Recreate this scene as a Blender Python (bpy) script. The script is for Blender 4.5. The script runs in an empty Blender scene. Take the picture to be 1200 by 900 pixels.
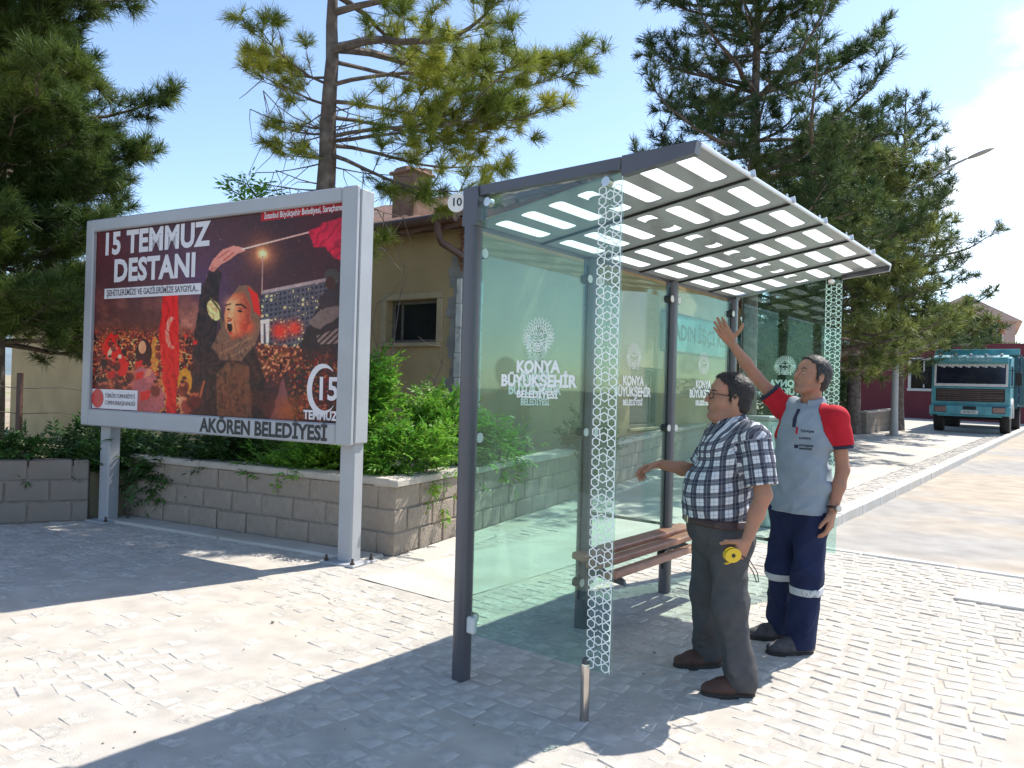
import bpy, math, random
import numpy as np
from mathutils import Vector, Matrix, Euler
from mathutils.geometry import tessellate_polygon
R = math.radians
scene = bpy.context.scene
COL = scene.collection
random.seed(11)
rng = np.random.default_rng(7)

# ------------------------------------------------------------------ camera
CAM_H = 1.5
cam_d = bpy.data.cameras.new('camera')
cam = bpy.data.objects.new('camera', cam_d)
COL.objects.link(cam)
cam_d.sensor_fit = 'HORIZONTAL'
cam_d.sensor_width = 36.0
cam_d.lens = 36.0 * 886.6 / 1200.0
cam_d.clip_start = 0.05
cam_d.clip_end = 3000
_p, _r = 0.0061, 0.0279
_f = Vector((0, math.cos(_p), math.sin(_p)))
_u = Vector((0, -math.sin(_p), math.cos(_p)))
_x = Vector((1, 0, 0))
_cx = _x * math.cos(_r) + _u * math.sin(_r)
_cu = _u * math.cos(_r) - _x * math.sin(_r)
_m = Matrix((_cx, _cu, -_f)).transposed().to_4x4()
_m.translation = Vector((0, 0, CAM_H))
cam.matrix_world = _m
scene.camera = cam

# ------------------------------------------------------------------ light
SUN_EL, SUN_ROT = R(53.2), R(52.5)
SUN_DIR = Vector((math.sin(SUN_ROT) * math.cos(SUN_EL), math.cos(SUN_ROT) * math.cos(SUN_EL), math.sin(SUN_EL)))
sl = bpy.data.lights.new('sun', 'SUN')
sl.energy = 4.3
sl.angle = R(0.53)
sl.color = (1.0, 0.95, 0.87)
so = bpy.data.objects.new('sun', sl)
COL.objects.link(so)
so.rotation_euler = (-SUN_DIR).to_track_quat('-Z', 'Y').to_euler()
so.location = (30, 30, 60)

world = bpy.data.worlds.new('World')
scene.world = world
world.use_nodes = True
wt = world.node_tree
wt.nodes.clear()
W = wt.nodes.new
wo = W('ShaderNodeOutputWorld')
bg = W('ShaderNodeBackground')
bg.inputs['Strength'].default_value = 0.148
sky = W('ShaderNodeTexSky')
sky.sky_type = 'NISHITA'
sky.sun_disc = False
sky.sun_elevation = SUN_EL
sky.sun_rotation = SUN_ROT
sky.altitude = 800
sky.air_density = 1.0
sky.dust_density = 0.9
sky.ozone_density = 1.25
tc = W('ShaderNodeTexCoord')
# drifting fair-weather clouds: noise on the sky direction flattened towards the horizon
sep = W('ShaderNodeSeparateXYZ')
wt.links.new(tc.outputs['Generated'], sep.inputs[0])
zc = W('ShaderNodeMath'); zc.operation = 'MAXIMUM'; zc.inputs[1].default_value = 0.0
wt.links.new(sep.outputs['Z'], zc.inputs[0])
za = W('ShaderNodeMath'); za.operation = 'ADD'; za.inputs[1].default_value = 0.22
wt.links.new(zc.outputs[0], za.inputs[0])
dx = W('ShaderNodeMath'); dx.operation = 'DIVIDE'
dy = W('ShaderNodeMath'); dy.operation = 'DIVIDE'
wt.links.new(sep.outputs['X'], dx.inputs[0]); wt.links.new(za.outputs[0], dx.inputs[1])
wt.links.new(sep.outputs['Y'], dy.inputs[0]); wt.links.new(za.outputs[0], dy.inputs[1])
cmb = W('ShaderNodeCombineXYZ')
wt.links.new(dx.outputs[0], cmb.inputs[0]); wt.links.new(dy.outputs[0], cmb.inputs[1])
big = W('ShaderNodeTexNoise'); big.inputs['Scale'].default_value = 0.62; big.inputs['Detail'].default_value = 1.0
mp2 = W('ShaderNodeMapping'); mp2.inputs['Location'].default_value = (3.1, 8.4, 0)
wt.links.new(cmb.outputs[0], mp2.inputs[0]); wt.links.new(mp2.outputs[0], big.inputs['Vector'])
fine = W('ShaderNodeTexNoise'); fine.inputs['Scale'].default_value = 2.3; fine.inputs['Detail'].default_value = 7.0
fine.inputs['Roughness'].default_value = 0.56
mp3 = W('ShaderNodeMapping'); mp3.inputs['Location'].default_value = (0.7, 2.3, 0)
wt.links.new(cmb.outputs[0], mp3.inputs[0]); wt.links.new(mp3.outputs[0], fine.inputs['Vector'])
# the cumulus bank stands over the street's far end, as in the photograph
dot = W('ShaderNodeVectorMath'); dot.operation = 'DOT_PRODUCT'
nrm = Vector((0.62, 0.75, 0.20)).normalized()
dot.inputs[1].default_value = nrm
wt.links.new(tc.outputs['Generated'], dot.inputs[0])
bank = W('ShaderNodeMapRange'); bank.inputs['From Min'].default_value = 0.962; bank.inputs['From Max'].default_value = 0.995
bank.inputs['To Min'].default_value = -0.05; bank.inputs['To Max'].default_value = 0.215
wt.links.new(dot.outputs['Value'], bank.inputs['Value'])
s1 = W('ShaderNodeMath'); s1.operation = 'ADD'
wt.links.new(fine.outputs['Fac'], s1.inputs[0]); wt.links.new(bank.outputs[0], s1.inputs[1])
bm_ = W('ShaderNodeMath'); bm_.operation = 'MULTIPLY_ADD'; bm_.inputs[1].default_value = 0.25; bm_.inputs[2].default_value = -0.11
wt.links.new(big.outputs['Fac'], bm_.inputs[0])
s2 = W('ShaderNodeMath'); s2.operation = 'ADD'
wt.links.new(s1.outputs[0], s2.inputs[0]); wt.links.new(bm_.outputs[0], s2.inputs[1])
cr = W('ShaderNodeMapRange'); cr.interpolation_type = 'SMOOTHSTEP'
cr.inputs['From Min'].default_value = 0.57; cr.inputs['From Max'].default_value = 0.84
wt.links.new(s2.outputs[0], cr.inputs['Value'])
mixc = W('ShaderNodeMix'); mixc.data_type = 'RGBA'
mixc.inputs['B'].default_value = (7.6, 7.9, 8.3, 1)
wt.links.new(cr.outputs[0], mixc.inputs['Factor'])
wt.links.new(sky.outputs[0], mixc.inputs['A'])
wt.links.new(mixc.outputs['Result'], bg.inputs['Color'])
wt.links.new(bg.outputs[0], wo.inputs[0])

scene.view_settings.view_transform = 'Standard'
scene.view_settings.look = 'None'
scene.view_settings.gamma = 1.0
scene.view_settings.exposure = 0.85
scene.render.engine = 'CYCLES'
cy = scene.cycles
cy.use_denoising = True
try:
    cy.denoiser = 'OPENIMAGEDENOISE'
except Exception:
    pass
cy.max_bounces = 8
cy.transparent_max_bounces = 24
cy.diffuse_bounces = 3
cy.glossy_bounces = 3
cy.transmission_bounces = 4
cy.caustics_reflective = False
cy.caustics_refractive = False

# ------------------------------------------------------------------ materials
MATS = {}
def mat(name, col, rough=0.6, var=0.12, scale=8.0, bump=0.0, bscale=60.0, metal=0.0, spec=0.5, island=0.0,
        col2=None, mixscale=2.0, mixlo=0.45, mixhi=0.65, transl=0.0, hue=0.0, coat=0.0):
    """Principled surface: base colour broken by noise, optional second colour in patches, fine bump."""
    m = bpy.data.materials.new(name)
    m.use_nodes = True
    t = m.node_tree
    N = t.nodes.new; L = t.links.new
    p = t.nodes['Principled BSDF']
    p.inputs['Roughness'].default_value = rough
    p.inputs['Metallic'].default_value = metal
    p.inputs['Specular IOR Level'].default_value = spec
    p.inputs['Coat Weight'].default_value = coat
    tcn = N('ShaderNodeTexCoord')
    src = None
    rgb = N('ShaderNodeRGB'); rgb.outputs[0].default_value = (*col, 1)
    src = rgb.outputs[0]
    if col2 is not None:
        nz = N('ShaderNodeTexNoise'); nz.inputs['Scale'].default_value = mixscale; nz.inputs['Detail'].default_value = 6
        nz.inputs['Roughness'].default_value = 0.6
        L(tcn.outputs['Object'], nz.inputs['Vector'])
        mr = N('ShaderNodeMapRange'); mr.inputs['From Min'].default_value = mixlo; mr.inputs['From Max'].default_value = mixhi
        L(nz.outputs['Fac'], mr.inputs['Value'])
        mx = N('ShaderNodeMix'); mx.data_type = 'RGBA'
        L(mr.outputs[0], mx.inputs['Factor']); L(src, mx.inputs['A']); mx.inputs['B'].default_value = (*col2, 1)
        src = mx.outputs['Result']
    if var or island:
        hs = N('ShaderNodeHueSaturation')
        val = None
        if var:
            n2 = N('ShaderNodeTexNoise'); n2.inputs['Scale'].default_value = scale; n2.inputs['Detail'].default_value = 5
            L(tcn.outputs['Object'], n2.inputs['Vector'])
            m2 = N('ShaderNodeMapRange'); m2.inputs['From Min'].default_value = 0.3; m2.inputs['From Max'].default_value = 0.7
            m2.inputs['To Min'].default_value = 1 - var; m2.inputs['To Max'].default_value = 1 + var
            L(n2.outputs['Fac'], m2.inputs['Value'])
            val = m2.outputs[0]
        if island:
            g = N('ShaderNodeNewGeometry')
            m3 = N('ShaderNodeMapRange'); m3.inputs['To Min'].default_value = 1 - island; m3.inputs['To Max'].default_value = 1 + island
            L(g.outputs['Random Per Island'], m3.inputs['Value'])
            if val is not None:
                mm = N('ShaderNodeMath'); mm.operation = 'MULTIPLY'
                L(val, mm.inputs[0]); L(m3.outputs[0], mm.inputs[1]); val = mm.outputs[0]
            else:
                val = m3.outputs[0]
            if hue:
                m4 = N('ShaderNodeMapRange'); m4.inputs['To Min'].default_value = 0.5 - hue; m4.inputs['To Max'].default_value = 0.5 + hue
                oi = N('ShaderNodeTexWhiteNoise'); oi.noise_dimensions = '1D'
                L(g.outputs['Random Per Island'], oi.inputs['W']); L(oi.outputs['Value'], m4.inputs['Value'])
                L(m4.outputs[0], hs.inputs['Hue'])
        L(val, hs.inputs['Value']); L(src, hs.inputs['Color'])
        src = hs.outputs['Color']
    L(src, p.inputs['Base Color'])
    if bump:
        n3 = N('ShaderNodeTexNoise'); n3.inputs['Scale'].default_value = bscale; n3.inputs['Detail'].default_value = 6
        L(tcn.outputs['Object'], n3.inputs['Vector'])
        b = N('ShaderNodeBump'); b.inputs['Strength'].default_value = bump; b.inputs['Distance'].default_value = 0.01
        L(n3.outputs['Fac'], b.inputs['Height']); L(b.outputs[0], p.inputs['Normal'])
    if transl:
        tr = N('ShaderNodeBsdfTranslucent'); ms = N('ShaderNodeMixShader'); ms.inputs[0].default_value = transl
        L(src, tr.inputs['Color'])
        out = t.nodes['Material Output']
        L(p.outputs[0], ms.inputs[1]); L(tr.outputs[0], ms.inputs[2]); L(ms.outputs[0], out.inputs[0])
    MATS[name] = m
    return m

def glass_mat(name, tint, refl=0.035):
    m = bpy.data.materials.new(name); m.use_nodes = True
    t = m.node_tree; t.nodes.clear(); N = t.nodes.new; L = t.links.new
    o = N('ShaderNodeOutputMaterial'); tr = N('ShaderNodeBsdfTransparent'); gl = N('ShaderNodeBsdfGlossy')
    tr.inputs[0].default_value = (*tint, 1); gl.inputs['Roughness'].default_value = 0.015
    gl.inputs['Color'].default_value = (0.9, 1.0, 0.96, 1)
    lw = N('ShaderNodeLayerWeight'); lw.inputs['Blend'].default_value = 0.5
    pw = N('ShaderNodeMath'); pw.operation = 'POWER'; pw.inputs[1].default_value = 4.5; L(lw.outputs['Facing'], pw.inputs[0])
    fr = N('ShaderNodeMath'); fr.operation = 'MULTIPLY_ADD'; fr.inputs[1].default_value = 0.75; fr.inputs[2].default_value = refl; L(pw.outputs[0], fr.inputs[0])
    df = N('ShaderNodeBsdfDiffuse'); df.inputs[0].default_value = (0.55, 0.72, 0.64, 1)
    tcn = N('ShaderNodeTexCoord'); nz = N('ShaderNodeTexNoise'); nz.inputs['Scale'].default_value = 3.0; nz.inputs['Detail'].default_value = 5
    L(tcn.outputs['Object'], nz.inputs['Vector'])
    mr = N('ShaderNodeMapRange'); mr.inputs['From Min'].default_value = 0.4; mr.inputs['From Max'].default_value = 0.75
    mr.inputs['To Min'].default_value = 0.004; mr.inputs['To Max'].default_value = 0.035
    L(nz.outputs['Fac'], mr.inputs['Value'])
    m1 = N('ShaderNodeMixShader'); L(mr.outputs[0], m1.inputs[0]); L(tr.outputs[0], m1.inputs[1]); L(df.outputs[0], m1.inputs[2])
    m2 = N('ShaderNodeMixShader'); L(fr.outputs[0], m2.inputs[0]); L(m1.outputs[0], m2.inputs[1]); L(gl.outputs[0], m2.inputs[2])
    L(m2.outputs[0], o.inputs[0])
    return m

def trans_mat(name, col, diff=0.4):
    """Printed translucent sheet (roof glass, frosted windows in it)."""
    m = bpy.data.materials.new(name); m.use_nodes = True
    t = m.node_tree; t.nodes.clear(); N = t.nodes.new; L = t.links.new
    o = N('ShaderNodeOutputMaterial'); tr = N('ShaderNodeBsdfTranslucent'); df = N('ShaderNodeBsdfDiffuse'); gl = N('ShaderNodeBsdfGlossy')
    gl.inputs['Roughness'].default_value = 0.12
    tcn = N('ShaderNodeTexCoord'); nz = N('ShaderNodeTexNoise'); nz.inputs['Scale'].default_value = 2.2; nz.inputs['Detail'].default_value = 6
    L(tcn.outputs['Object'], nz.inputs['Vector'])
    hs = N('ShaderNodeHueSaturation'); hs.inputs['Color'].default_value = (*col, 1)
    mr = N('ShaderNodeMapRange'); mr.inputs['To Min'].default_value = 0.8; mr.inputs['To Max'].default_value = 1.2
    L(nz.outputs['Fac'], mr.inputs['Value']); L(mr.outputs[0], hs.inputs['Value'])
    L(hs.outputs[0], tr.inputs[0]); L(hs.outputs[0], df.inputs[0])
    ms = N('ShaderNodeMixShader'); ms.inputs[0].default_value = diff
    L(tr.outputs[0], ms.inputs[1]); L(df.outputs[0], ms.inputs[2])
    lw = N('ShaderNodeLayerWeight'); lw.inputs['Blend'].default_value = 0.5
    pw = N('ShaderNodeMath'); pw.operation = 'POWER'; pw.inputs[1].default_value = 5.0; L(lw.outputs['Facing'], pw.inputs[0])
    fr = N('ShaderNodeMath'); fr.operation = 'MULTIPLY_ADD'; fr.inputs[1].default_value = 0.5; fr.inputs[2].default_value = 0.03; L(pw.outputs[0], fr.inputs[0])
    m2 = N('ShaderNodeMixShader'); L(fr.outputs[0], m2.inputs[0]); L(ms.outputs[0], m2.inputs[1]); L(gl.outputs[0], m2.inputs[2])
    L(m2.outputs[0], o.inputs[0])
    return m

# ------------------------------------------------------------------ mesh builder
class MB:
    def __init__(s):
        s.v = []; s.f = []; s.mi = []; s.cur = 0
    def add(s, vs, fs):
        o = len(s.v)
        s.v.extend([tuple(v) for v in vs])
        for f in fs:
            s.f.append(tuple(i + o for i in f)); s.mi.append(s.cur)
    def box(s, c, d, rot=None, bev=0.0):
        hx, hy, hz = d[0] / 2, d[1] / 2, d[2] / 2
        if bev <= 0:
            vs = [(x, y, z) for x in (-hx, hx) for y in (-hy, hy) for z in (-hz, hz)]
            fs = [(0, 1, 3, 2), (4, 6, 7, 5), (0, 4, 5, 1), (2, 3, 7, 6), (0, 2, 6, 4), (1, 5, 7, 3)]
        else:
            b = min(bev, hx * .95, hy * .95, hz * .95)
            vs = []; idx = {}
            for sx in (-1, 1):
                for sy in (-1, 1):
                    for sz in (-1, 1):
                        for a in range(3):
                            q = [sx * (hx - b), sy * (hy - b), sz * (hz - b)]
                            q[a] += (sx, sy, sz)[a] * b
                            idx[(sx, sy, sz, a)] = len(vs); vs.append(tuple(q))
            fs = []
            for a in range(3):
                b1, b2 = [(1, 2), (2, 0), (0, 1)][a]
                for sg in (-1, 1):
                    cs = []
                    for (p, q) in ((-1, -1), (1, -1), (1, 1), (-1, 1)):
                        k = [0, 0, 0]; k[a] = sg; k[b1] = p; k[b2] = q
                        cs.append(idx[(k[0], k[1], k[2], a)])
                    fs.append(tuple(cs if sg > 0 else cs[::-1]))
            for a in range(3):
                b1, b2 = [(1, 2), (2, 0), (0, 1)][a]
                for p in (-1, 1):
                    for q in (-1, 1):
                        k0 = [0, 0, 0]; k1 = [0, 0, 0]
                        k0[a] = -1; k1[a] = 1
                        k0[b1] = k1[b1] = p; k0[b2] = k1[b2] = q
                        f = (idx[(*k0, b1)], idx[(*k1, b1)], idx[(*k1, b2)], idx[(*k0, b2)])
                        fs.append(f if p * q > 0 else f[::-1])
            for sx in (-1, 1):
                for sy in (-1, 1):
                    for sz in (-1, 1):
                        f = tuple(idx[(sx, sy, sz, a)] for a in range(3))
                        fs.append(f if sx * sy * sz > 0 else f[::-1])
        if rot is not None:
            vs = [tuple(rot @ Vector(v)) for v in vs]
        s.add([(v[0] + c[0], v[1] + c[1], v[2] + c[2]) for v in vs], fs)
        return s
    def tube(s, pts, rad, n=8, caps=True, squash=None):
        pts = [Vector(p) for p in pts]
        if not hasattr(rad, '__len__'):
            rad = [rad] * len(pts)
        rings = []; up = None
        for i, p in enumerate(pts):
            d = (pts[min(i + 1, len(pts) - 1)] - pts[max(i - 1, 0)])
            if d.length < 1e-9: d = Vector((0, 0, 1))
            d.normalize()
            if up is None:
                up = Vector((0, 0, 1)) if abs(d.z) < .9 else Vector((1, 0, 0))
            sx = d.cross(up)
            if sx.length < 1e-6: sx = d.cross(Vector((0, 1, 0)))
            sx.normalize(); up = sx.cross(d).normalized()
            rr = rad[i]
            ring = []
            for k in range(n):
                a = 2 * math.pi * k / n
                ring.append(p + sx * (math.cos(a) * rr) + up * (math.sin(a) * rr * (squash or 1)))
            rings.append(ring)
        vs = [v for r in rings for v in r]; fs = []
        for i in range(len(rings) - 1):
            for k in range(n):
                k2 = (k + 1) % n
                fs.append((i * n + k, i * n + k2, (i + 1) * n + k2, (i + 1) * n + k))
        if caps:
            fs.append(tuple(range(n))[::-1]); fs.append(tuple((len(rings) - 1) * n + k for k in range(n)))
        s.add(vs, fs); return s
    def cyl(s, a, b, r, n=16):
        return s.tube([a, b], r, n)
    def lathe(s, prof, n=20, o=(0, 0, 0)):
        vs = []; fs = []
        for (r, z) in prof:
            for k in range(n):
                a = 2 * math.pi * k / n
                vs.append((o[0] + r * math.cos(a), o[1] + r * math.sin(a), o[2] + z))
        for i in range(len(prof) - 1):
            for k in range(n):
                k2 = (k + 1) % n
                fs.append((i * n + k, i * n + k2, (i + 1) * n + k2, (i + 1) * n + k))
        fs.append(tuple(range(n))[::-1]); fs.append(tuple((len(prof) - 1) * n + k for k in range(n)))
        s.add(vs, fs); return s
    def prism(s, poly, a, b, holes=(), frame=None):
        """poly (and holes) in 2-D, extruded from a to b along the frame's third axis."""
        loops = [[Vector((x, y, 0)) for x, y in poly]] + [[Vector((x, y, 0)) for x, y in h] for h in holes]
        tri = tessellate_polygon(loops)
        flat = [v for l in loops for v in l]
        n = len(flat)
        fr = frame or (lambda x, y, z: (x, y, z))
        vs = [fr(v.x, v.y, a) for v in flat] + [fr(v.x, v.y, b) for v in flat]
        fs = []
        for t in tri:
            A, B, C = [flat[i] for i in t]
            cr_ = (B.x - A.x) * (C.y - A.y) - (B.y - A.y) * (C.x - A.x)
            t = tuple(t) if cr_ > 0 else tuple(t)[::-1]
            fs.append(tuple(i + n for i in t)); fs.append(t[::-1])
        o = 0
        for li, l in enumerate(loops):
            m = len(l)
            ar = sum(l[i].x * l[(i + 1) % m].y - l[(i + 1) % m].x * l[i].y for i in range(m))
            ccw = (ar > 0) == (li == 0)
            for i in range(m):
                j = (i + 1) % m
                f = (o + i, o + j, o + j + n, o + i + n)
                fs.append(f if ccw else f[::-1])
            o += m
        s.add(vs, fs); return s
    def sphere(s, c, r, n=12, m=8):
        rr = r if hasattr(r, '__len__') else (r, r, r)
        vs = [(c[0], c[1], c[2] - rr[2])]; fs = []
        for i in range(1, m):
            t = math.pi * i / m
            for k in range(n):
                a = 2 * math.pi * k / n
                vs.append((c[0] + rr[0] * math.sin(t) * math.cos(a), c[1] + rr[1] * math.sin(t) * math.sin(a), c[2] - rr[2] * math.cos(t)))
        vs.append((c[0], c[1], c[2] + rr[2]))
        for k in range(n):
            fs.append((0, 1 + (k + 1) % n, 1 + k))
            fs.append((len(vs) - 1, 1 + (m - 2) * n + k, 1 + (m - 2) * n + (k + 1) % n))
        for i in range(m - 2):
            for k in range(n):
                k2 = (k + 1) % n
                fs.append((1 + i * n + k, 1 + i * n + k2, 1 + (i + 1) * n + k2, 1 + (i + 1) * n + k))
        s.add(vs, fs); return s
    def mesh(s, name, mats, smooth=False):
        me = bpy.data.meshes.new(name)
        me.from_pydata(s.v, [], s.f)
        mats = mats if isinstance(mats, (list, tuple)) else [mats]
        for m in mats: me.materials.append(m)
        if len(mats) > 1: me.polygons.foreach_set('material_index', s.mi)
        if smooth:
            me.polygons.foreach_set('use_smooth', [True] * len(me.polygons))
            try: me.set_sharp_from_angle(angle=R(38))
            except Exception: pass
        me.update()
        return me
    def obj(s, name, mats, parent=None, loc=(0, 0, 0), rot=(0, 0, 0), smooth=False):
        return link(name, s.mesh(name, mats, smooth), parent, loc, rot)

def link(name, me, parent=None, loc=(0, 0, 0), rot=(0, 0, 0)):
    o = bpy.data.objects.new(name, me)
    COL.objects.link(o)
    o.location = loc; o.rotation_euler = rot
    if parent is not None: o.parent = parent
    return o
def np_mesh(name, v, f, mats, smooth=False, attrs=None):
    """numpy verts (n,3), faces (m,3|4) -> mesh."""
    me = bpy.data.meshes.new(name)
    k = f.shape[1]
    me.vertices.add(len(v)); me.vertices.foreach_set('co', np.ascontiguousarray(v, np.float32).ravel())
    me.loops.add(f.size); me.loops.foreach_set('vertex_index', np.ascontiguousarray(f, np.int32).ravel())
    me.polygons.add(len(f)); me.polygons.foreach_set('loop_start', np.arange(0, f.size, k, dtype=np.int32))
    me.update(calc_edges=True)
    if smooth: me.polygons.foreach_set('use_smooth', np.ones(len(f), bool))
    for m in (mats if isinstance(mats, (list, tuple)) else [mats]): me.materials.append(m)
    for an, arr in (attrs or {}).items():
        if arr.ndim == 1:
            a = me.attributes.new(an, 'FLOAT', 'POINT'); a.data.foreach_set('value', arr.astype(np.float32))
        else:
            a = me.attributes.new(an, 'FLOAT_COLOR', 'POINT'); a.data.foreach_set('color', arr.astype(np.float32).ravel())
    me.validate(); me.update()
    return me
def thing(name, label, cat, loc=(0, 0, 0), rz=0.0, group=None):
    o = bpy.data.objects.new(name, None); COL.objects.link(o)
    o.empty_display_size = 0.2
    o.location = loc; o.rotation_euler = (0, 0, rz)
    o['label'] = label; o['category'] = cat
    if group: o['group'] = group
    return o
def tag(o, label, cat, group=None):
    o['label'] = label; o['category'] = cat
    if group: o['group'] = group
    return o
def structure(o):
    o['kind'] = 'structure'; return o
def stuff(o):
    o['kind'] = 'stuff'; return o
def rotz(a): return Matrix.Rotation(a, 3, 'Z')
def text(name, s, size, m, parent, loc, rot, bold=0.0, xs=1.0, align='CENTER', ext=0.0006, space=1.0, shear=0.0):
    cu = bpy.data.curves.new(name, 'FONT')
    cu.body = s; cu.size = size; cu.align_x = align; cu.align_y = 'CENTER'
    cu.offset = bold; cu.extrude = ext; cu.space_character = space; cu.shear = shear; cu.resolution_u = 3
    tmp = bpy.data.objects.new(name + '_curve', cu); COL.objects.link(tmp)
    dg = bpy.context.evaluated_depsgraph_get(); dg.update()
    me = bpy.data.meshes.new_from_object(tmp.evaluated_get(dg))
    bpy.data.objects.remove(tmp); bpy.data.curves.remove(cu)
    me.name = name; me.materials.clear(); me.materials.append(m)
    o = link(name, me, parent, loc, rot); o.scale = (xs, 1, 1)
    return o
def ribbon(mb, pts, w, closed=False, z=0.0):
    """flat 2-D stroke of width w."""
    P = [Vector((p[0], p[1])) for p in pts]; n = len(P); L = []; Rr = []
    for i in range(n):
        if closed: d = P[(i + 1) % n] - P[i - 1]
        else: d = P[min(i + 1, n - 1)] - P[max(i - 1, 0)]
        if d.length < 1e-9: d = Vector((1, 0))
        d.normalize(); q = Vector((-d.y, d.x)) * w / 2
        L.append((P[i].x + q.x, P[i].y + q.y, z)); Rr.append((P[i].x - q.x, P[i].y - q.y, z))
    m = n if closed else n - 1
    mb.add(L + Rr, [(n + i, n + (i + 1) % n, (i + 1) % n, i) for i in range(m)])

def gz(x, y):
    """height of the terrain: the street climbs gently away from the camera."""
    t = y - 9.4
    return 0.022 * (0.5 * (t + math.sqrt(t * t + 1.0))) if t > -6 else 0.0
def gza(y):
    t = y - 9.4
    return np.where(t > -6, 0.022 * 0.5 * (t + np.sqrt(t * t + 1.0)), 0.0)
# street frame: origin at the shelter's near rear post, u along the kerb, v towards the street
AX, AY, YAW = -0.2203, 3.911, 0.9011
CU, SU = math.cos(YAW), math.sin(YAW)
def uv(u, v): return (AX + u * CU + v * SU, AY + u * SU - v * CU)
def uvz(u, v, z=0.0):
    x, y = uv(u, v); return (x, y, z + gz(x, y))
_lat = np.random.default_rng(3).random((64, 64, 64)).astype(np.float32)
def vnoise(p, s=1.0):
    """smooth value noise, p (...,3), about -1..1."""
    q = np.asarray(p, np.float32) * s + 100.0
    i = np.floor(q).astype(int); t = q - i; t = t * t * (3 - 2 * t); i &= 63; j = (i + 1) & 63
    x0, y0, z0 = i[..., 0], i[..., 1], i[..., 2]; x1, y1, z1 = j[..., 0], j[..., 1], j[..., 2]
    tx, ty, tz = t[..., 0], t[..., 1], t[..., 2]
    a = _lat[x0, y0, z0] * (1 - tx) + _lat[x1, y0, z0] * tx
    b = _lat[x0, y1, z0] * (1 - tx) + _lat[x1, y1, z0] * tx
    c = _lat[x0, y0, z1] * (1 - tx) + _lat[x1, y0, z1] * tx
    d = _lat[x0, y1, z1] * (1 - tx) + _lat[x1, y1, z1] * tx
    return 2 * ((a * (1 - ty) + b * ty) * (1 - tz) + (c * (1 - ty) + d * ty) * tz) - 1
# ================================================================== SETTING: ground, paving, road, kerbs
M_soil = mat('dry_soil', (0.30, 0.24, 0.17), 0.95, 0.2, 1.5, 0.5, 30, col2=(0.22, 0.22, 0.10), mixscale=0.35)
M_sand = mat('sandy_bedding', (0.475, 0.425, 0.36), 0.95, 0.14, 5.0, 0.4, 230, col2=(0.43, 0.40, 0.36), mixscale=0.9, mixlo=0.4, mixhi=0.6, spec=0.2)
M_sett = mat('granite_sett', (0.465, 0.432, 0.385), 0.85, 0.20, 25, 0.6, 120, island=0.12, spec=0.25)
M_settp = mat('granite_sett_block', (0.465, 0.432, 0.385), 0.85, 0.24, 9, 0.5, 120, spec=0.25)
M_asph = mat('dusty_asphalt', (0.42, 0.36, 0.29), 0.95, 0.14, 3, 0.6, 140, col2=(0.34, 0.325, 0.305), mixscale=0.28, mixlo=0.44, mixhi=0.58, spec=0.2)
M_conc = mat('pale_concrete', (0.50, 0.47, 0.42), 0.9, 0.08, 3, 0.35, 90, col2=(0.44, 0.40, 0.34), mixscale=0.8, spec=0.2)
M_kerb = mat('kerb_concrete', (0.56, 0.54, 0.50), 0.85, 0.08, 5, 0.35, 70, col2=(0.46, 0.43, 0.38), mixscale=2.0, spec=0.2)

def uv_sheet(name, us, vs, zf, material, smooth=True):
    U_, V_ = np.meshgrid(us, vs, indexing='ij')
    x = AX + U_ * CU + V_ * SU; y = AY + U_ * SU - V_ * CU
    z = zf(U_, V_) + gza(y)
    n, m = U_.shape
    i = np.arange(n * m).reshape(n, m)
    f = np.stack([i[:-1, :-1], i[:-1, 1:], i[1:, 1:], i[1:, :-1]], -1).reshape(-1, 4)
    me = np_mesh(name, np.stack([x, y, z], -1).reshape(-1, 3), f, material, smooth)
    o = link(name, me)
    if me.polygons[0].normal.z < 0: me.flip_normals()
    return structure(o)
def grade(a, b, n, p=1.0): return a + (b - a) * np.linspace(0, 1, n) ** p

# one ground sheet out to the horizon
xs = np.concatenate([-grade(20, 900, 14, 2.2)[::-1], np.linspace(-18, 18, 13), grade(20, 900, 14, 2.2)])
ys = np.concatenate([-grade(10, 300, 8, 2)[::-1], np.linspace(-8, 60, 60), grade(64, 1500, 16, 2.2)])
X_, Y_ = np.meshgrid(xs, ys, indexing='ij')
i_ = np.arange(X_.size).reshape(X_.shape)
gm = np_mesh('ground', np.stack([X_, Y_, gza(np.minimum(Y_, 70)) - 0.16], -1).reshape(-1, 3),
             np.stack([i_[:-1, :-1], i_[1:, :-1], i_[1:, 1:], i_[:-1, 1:]], -1).reshape(-1, 4), M_soil, True)
structure(link('ground', gm))

def flat(z): return lambda u, v: np.full_like(u, z)
def road_z(u, v):
    p = np.stack([u, v, 0 * u], -1)
    return -0.085 + 0.006 * vnoise(p, 2.5) + 0.006 * vnoise(p, 0.7)
road = uv_sheet('road', np.concatenate([np.linspace(5.1, 14, 90), grade(14.3, 160, 60, 1.6)]), np.linspace(-0.02, 9.5, 44), road_z, M_asph)

road_near = uv_sheet('road', np.linspace(-26, 5.08, 90), np.linspace(2.53, 9.5, 30), road_z, M_asph)

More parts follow.
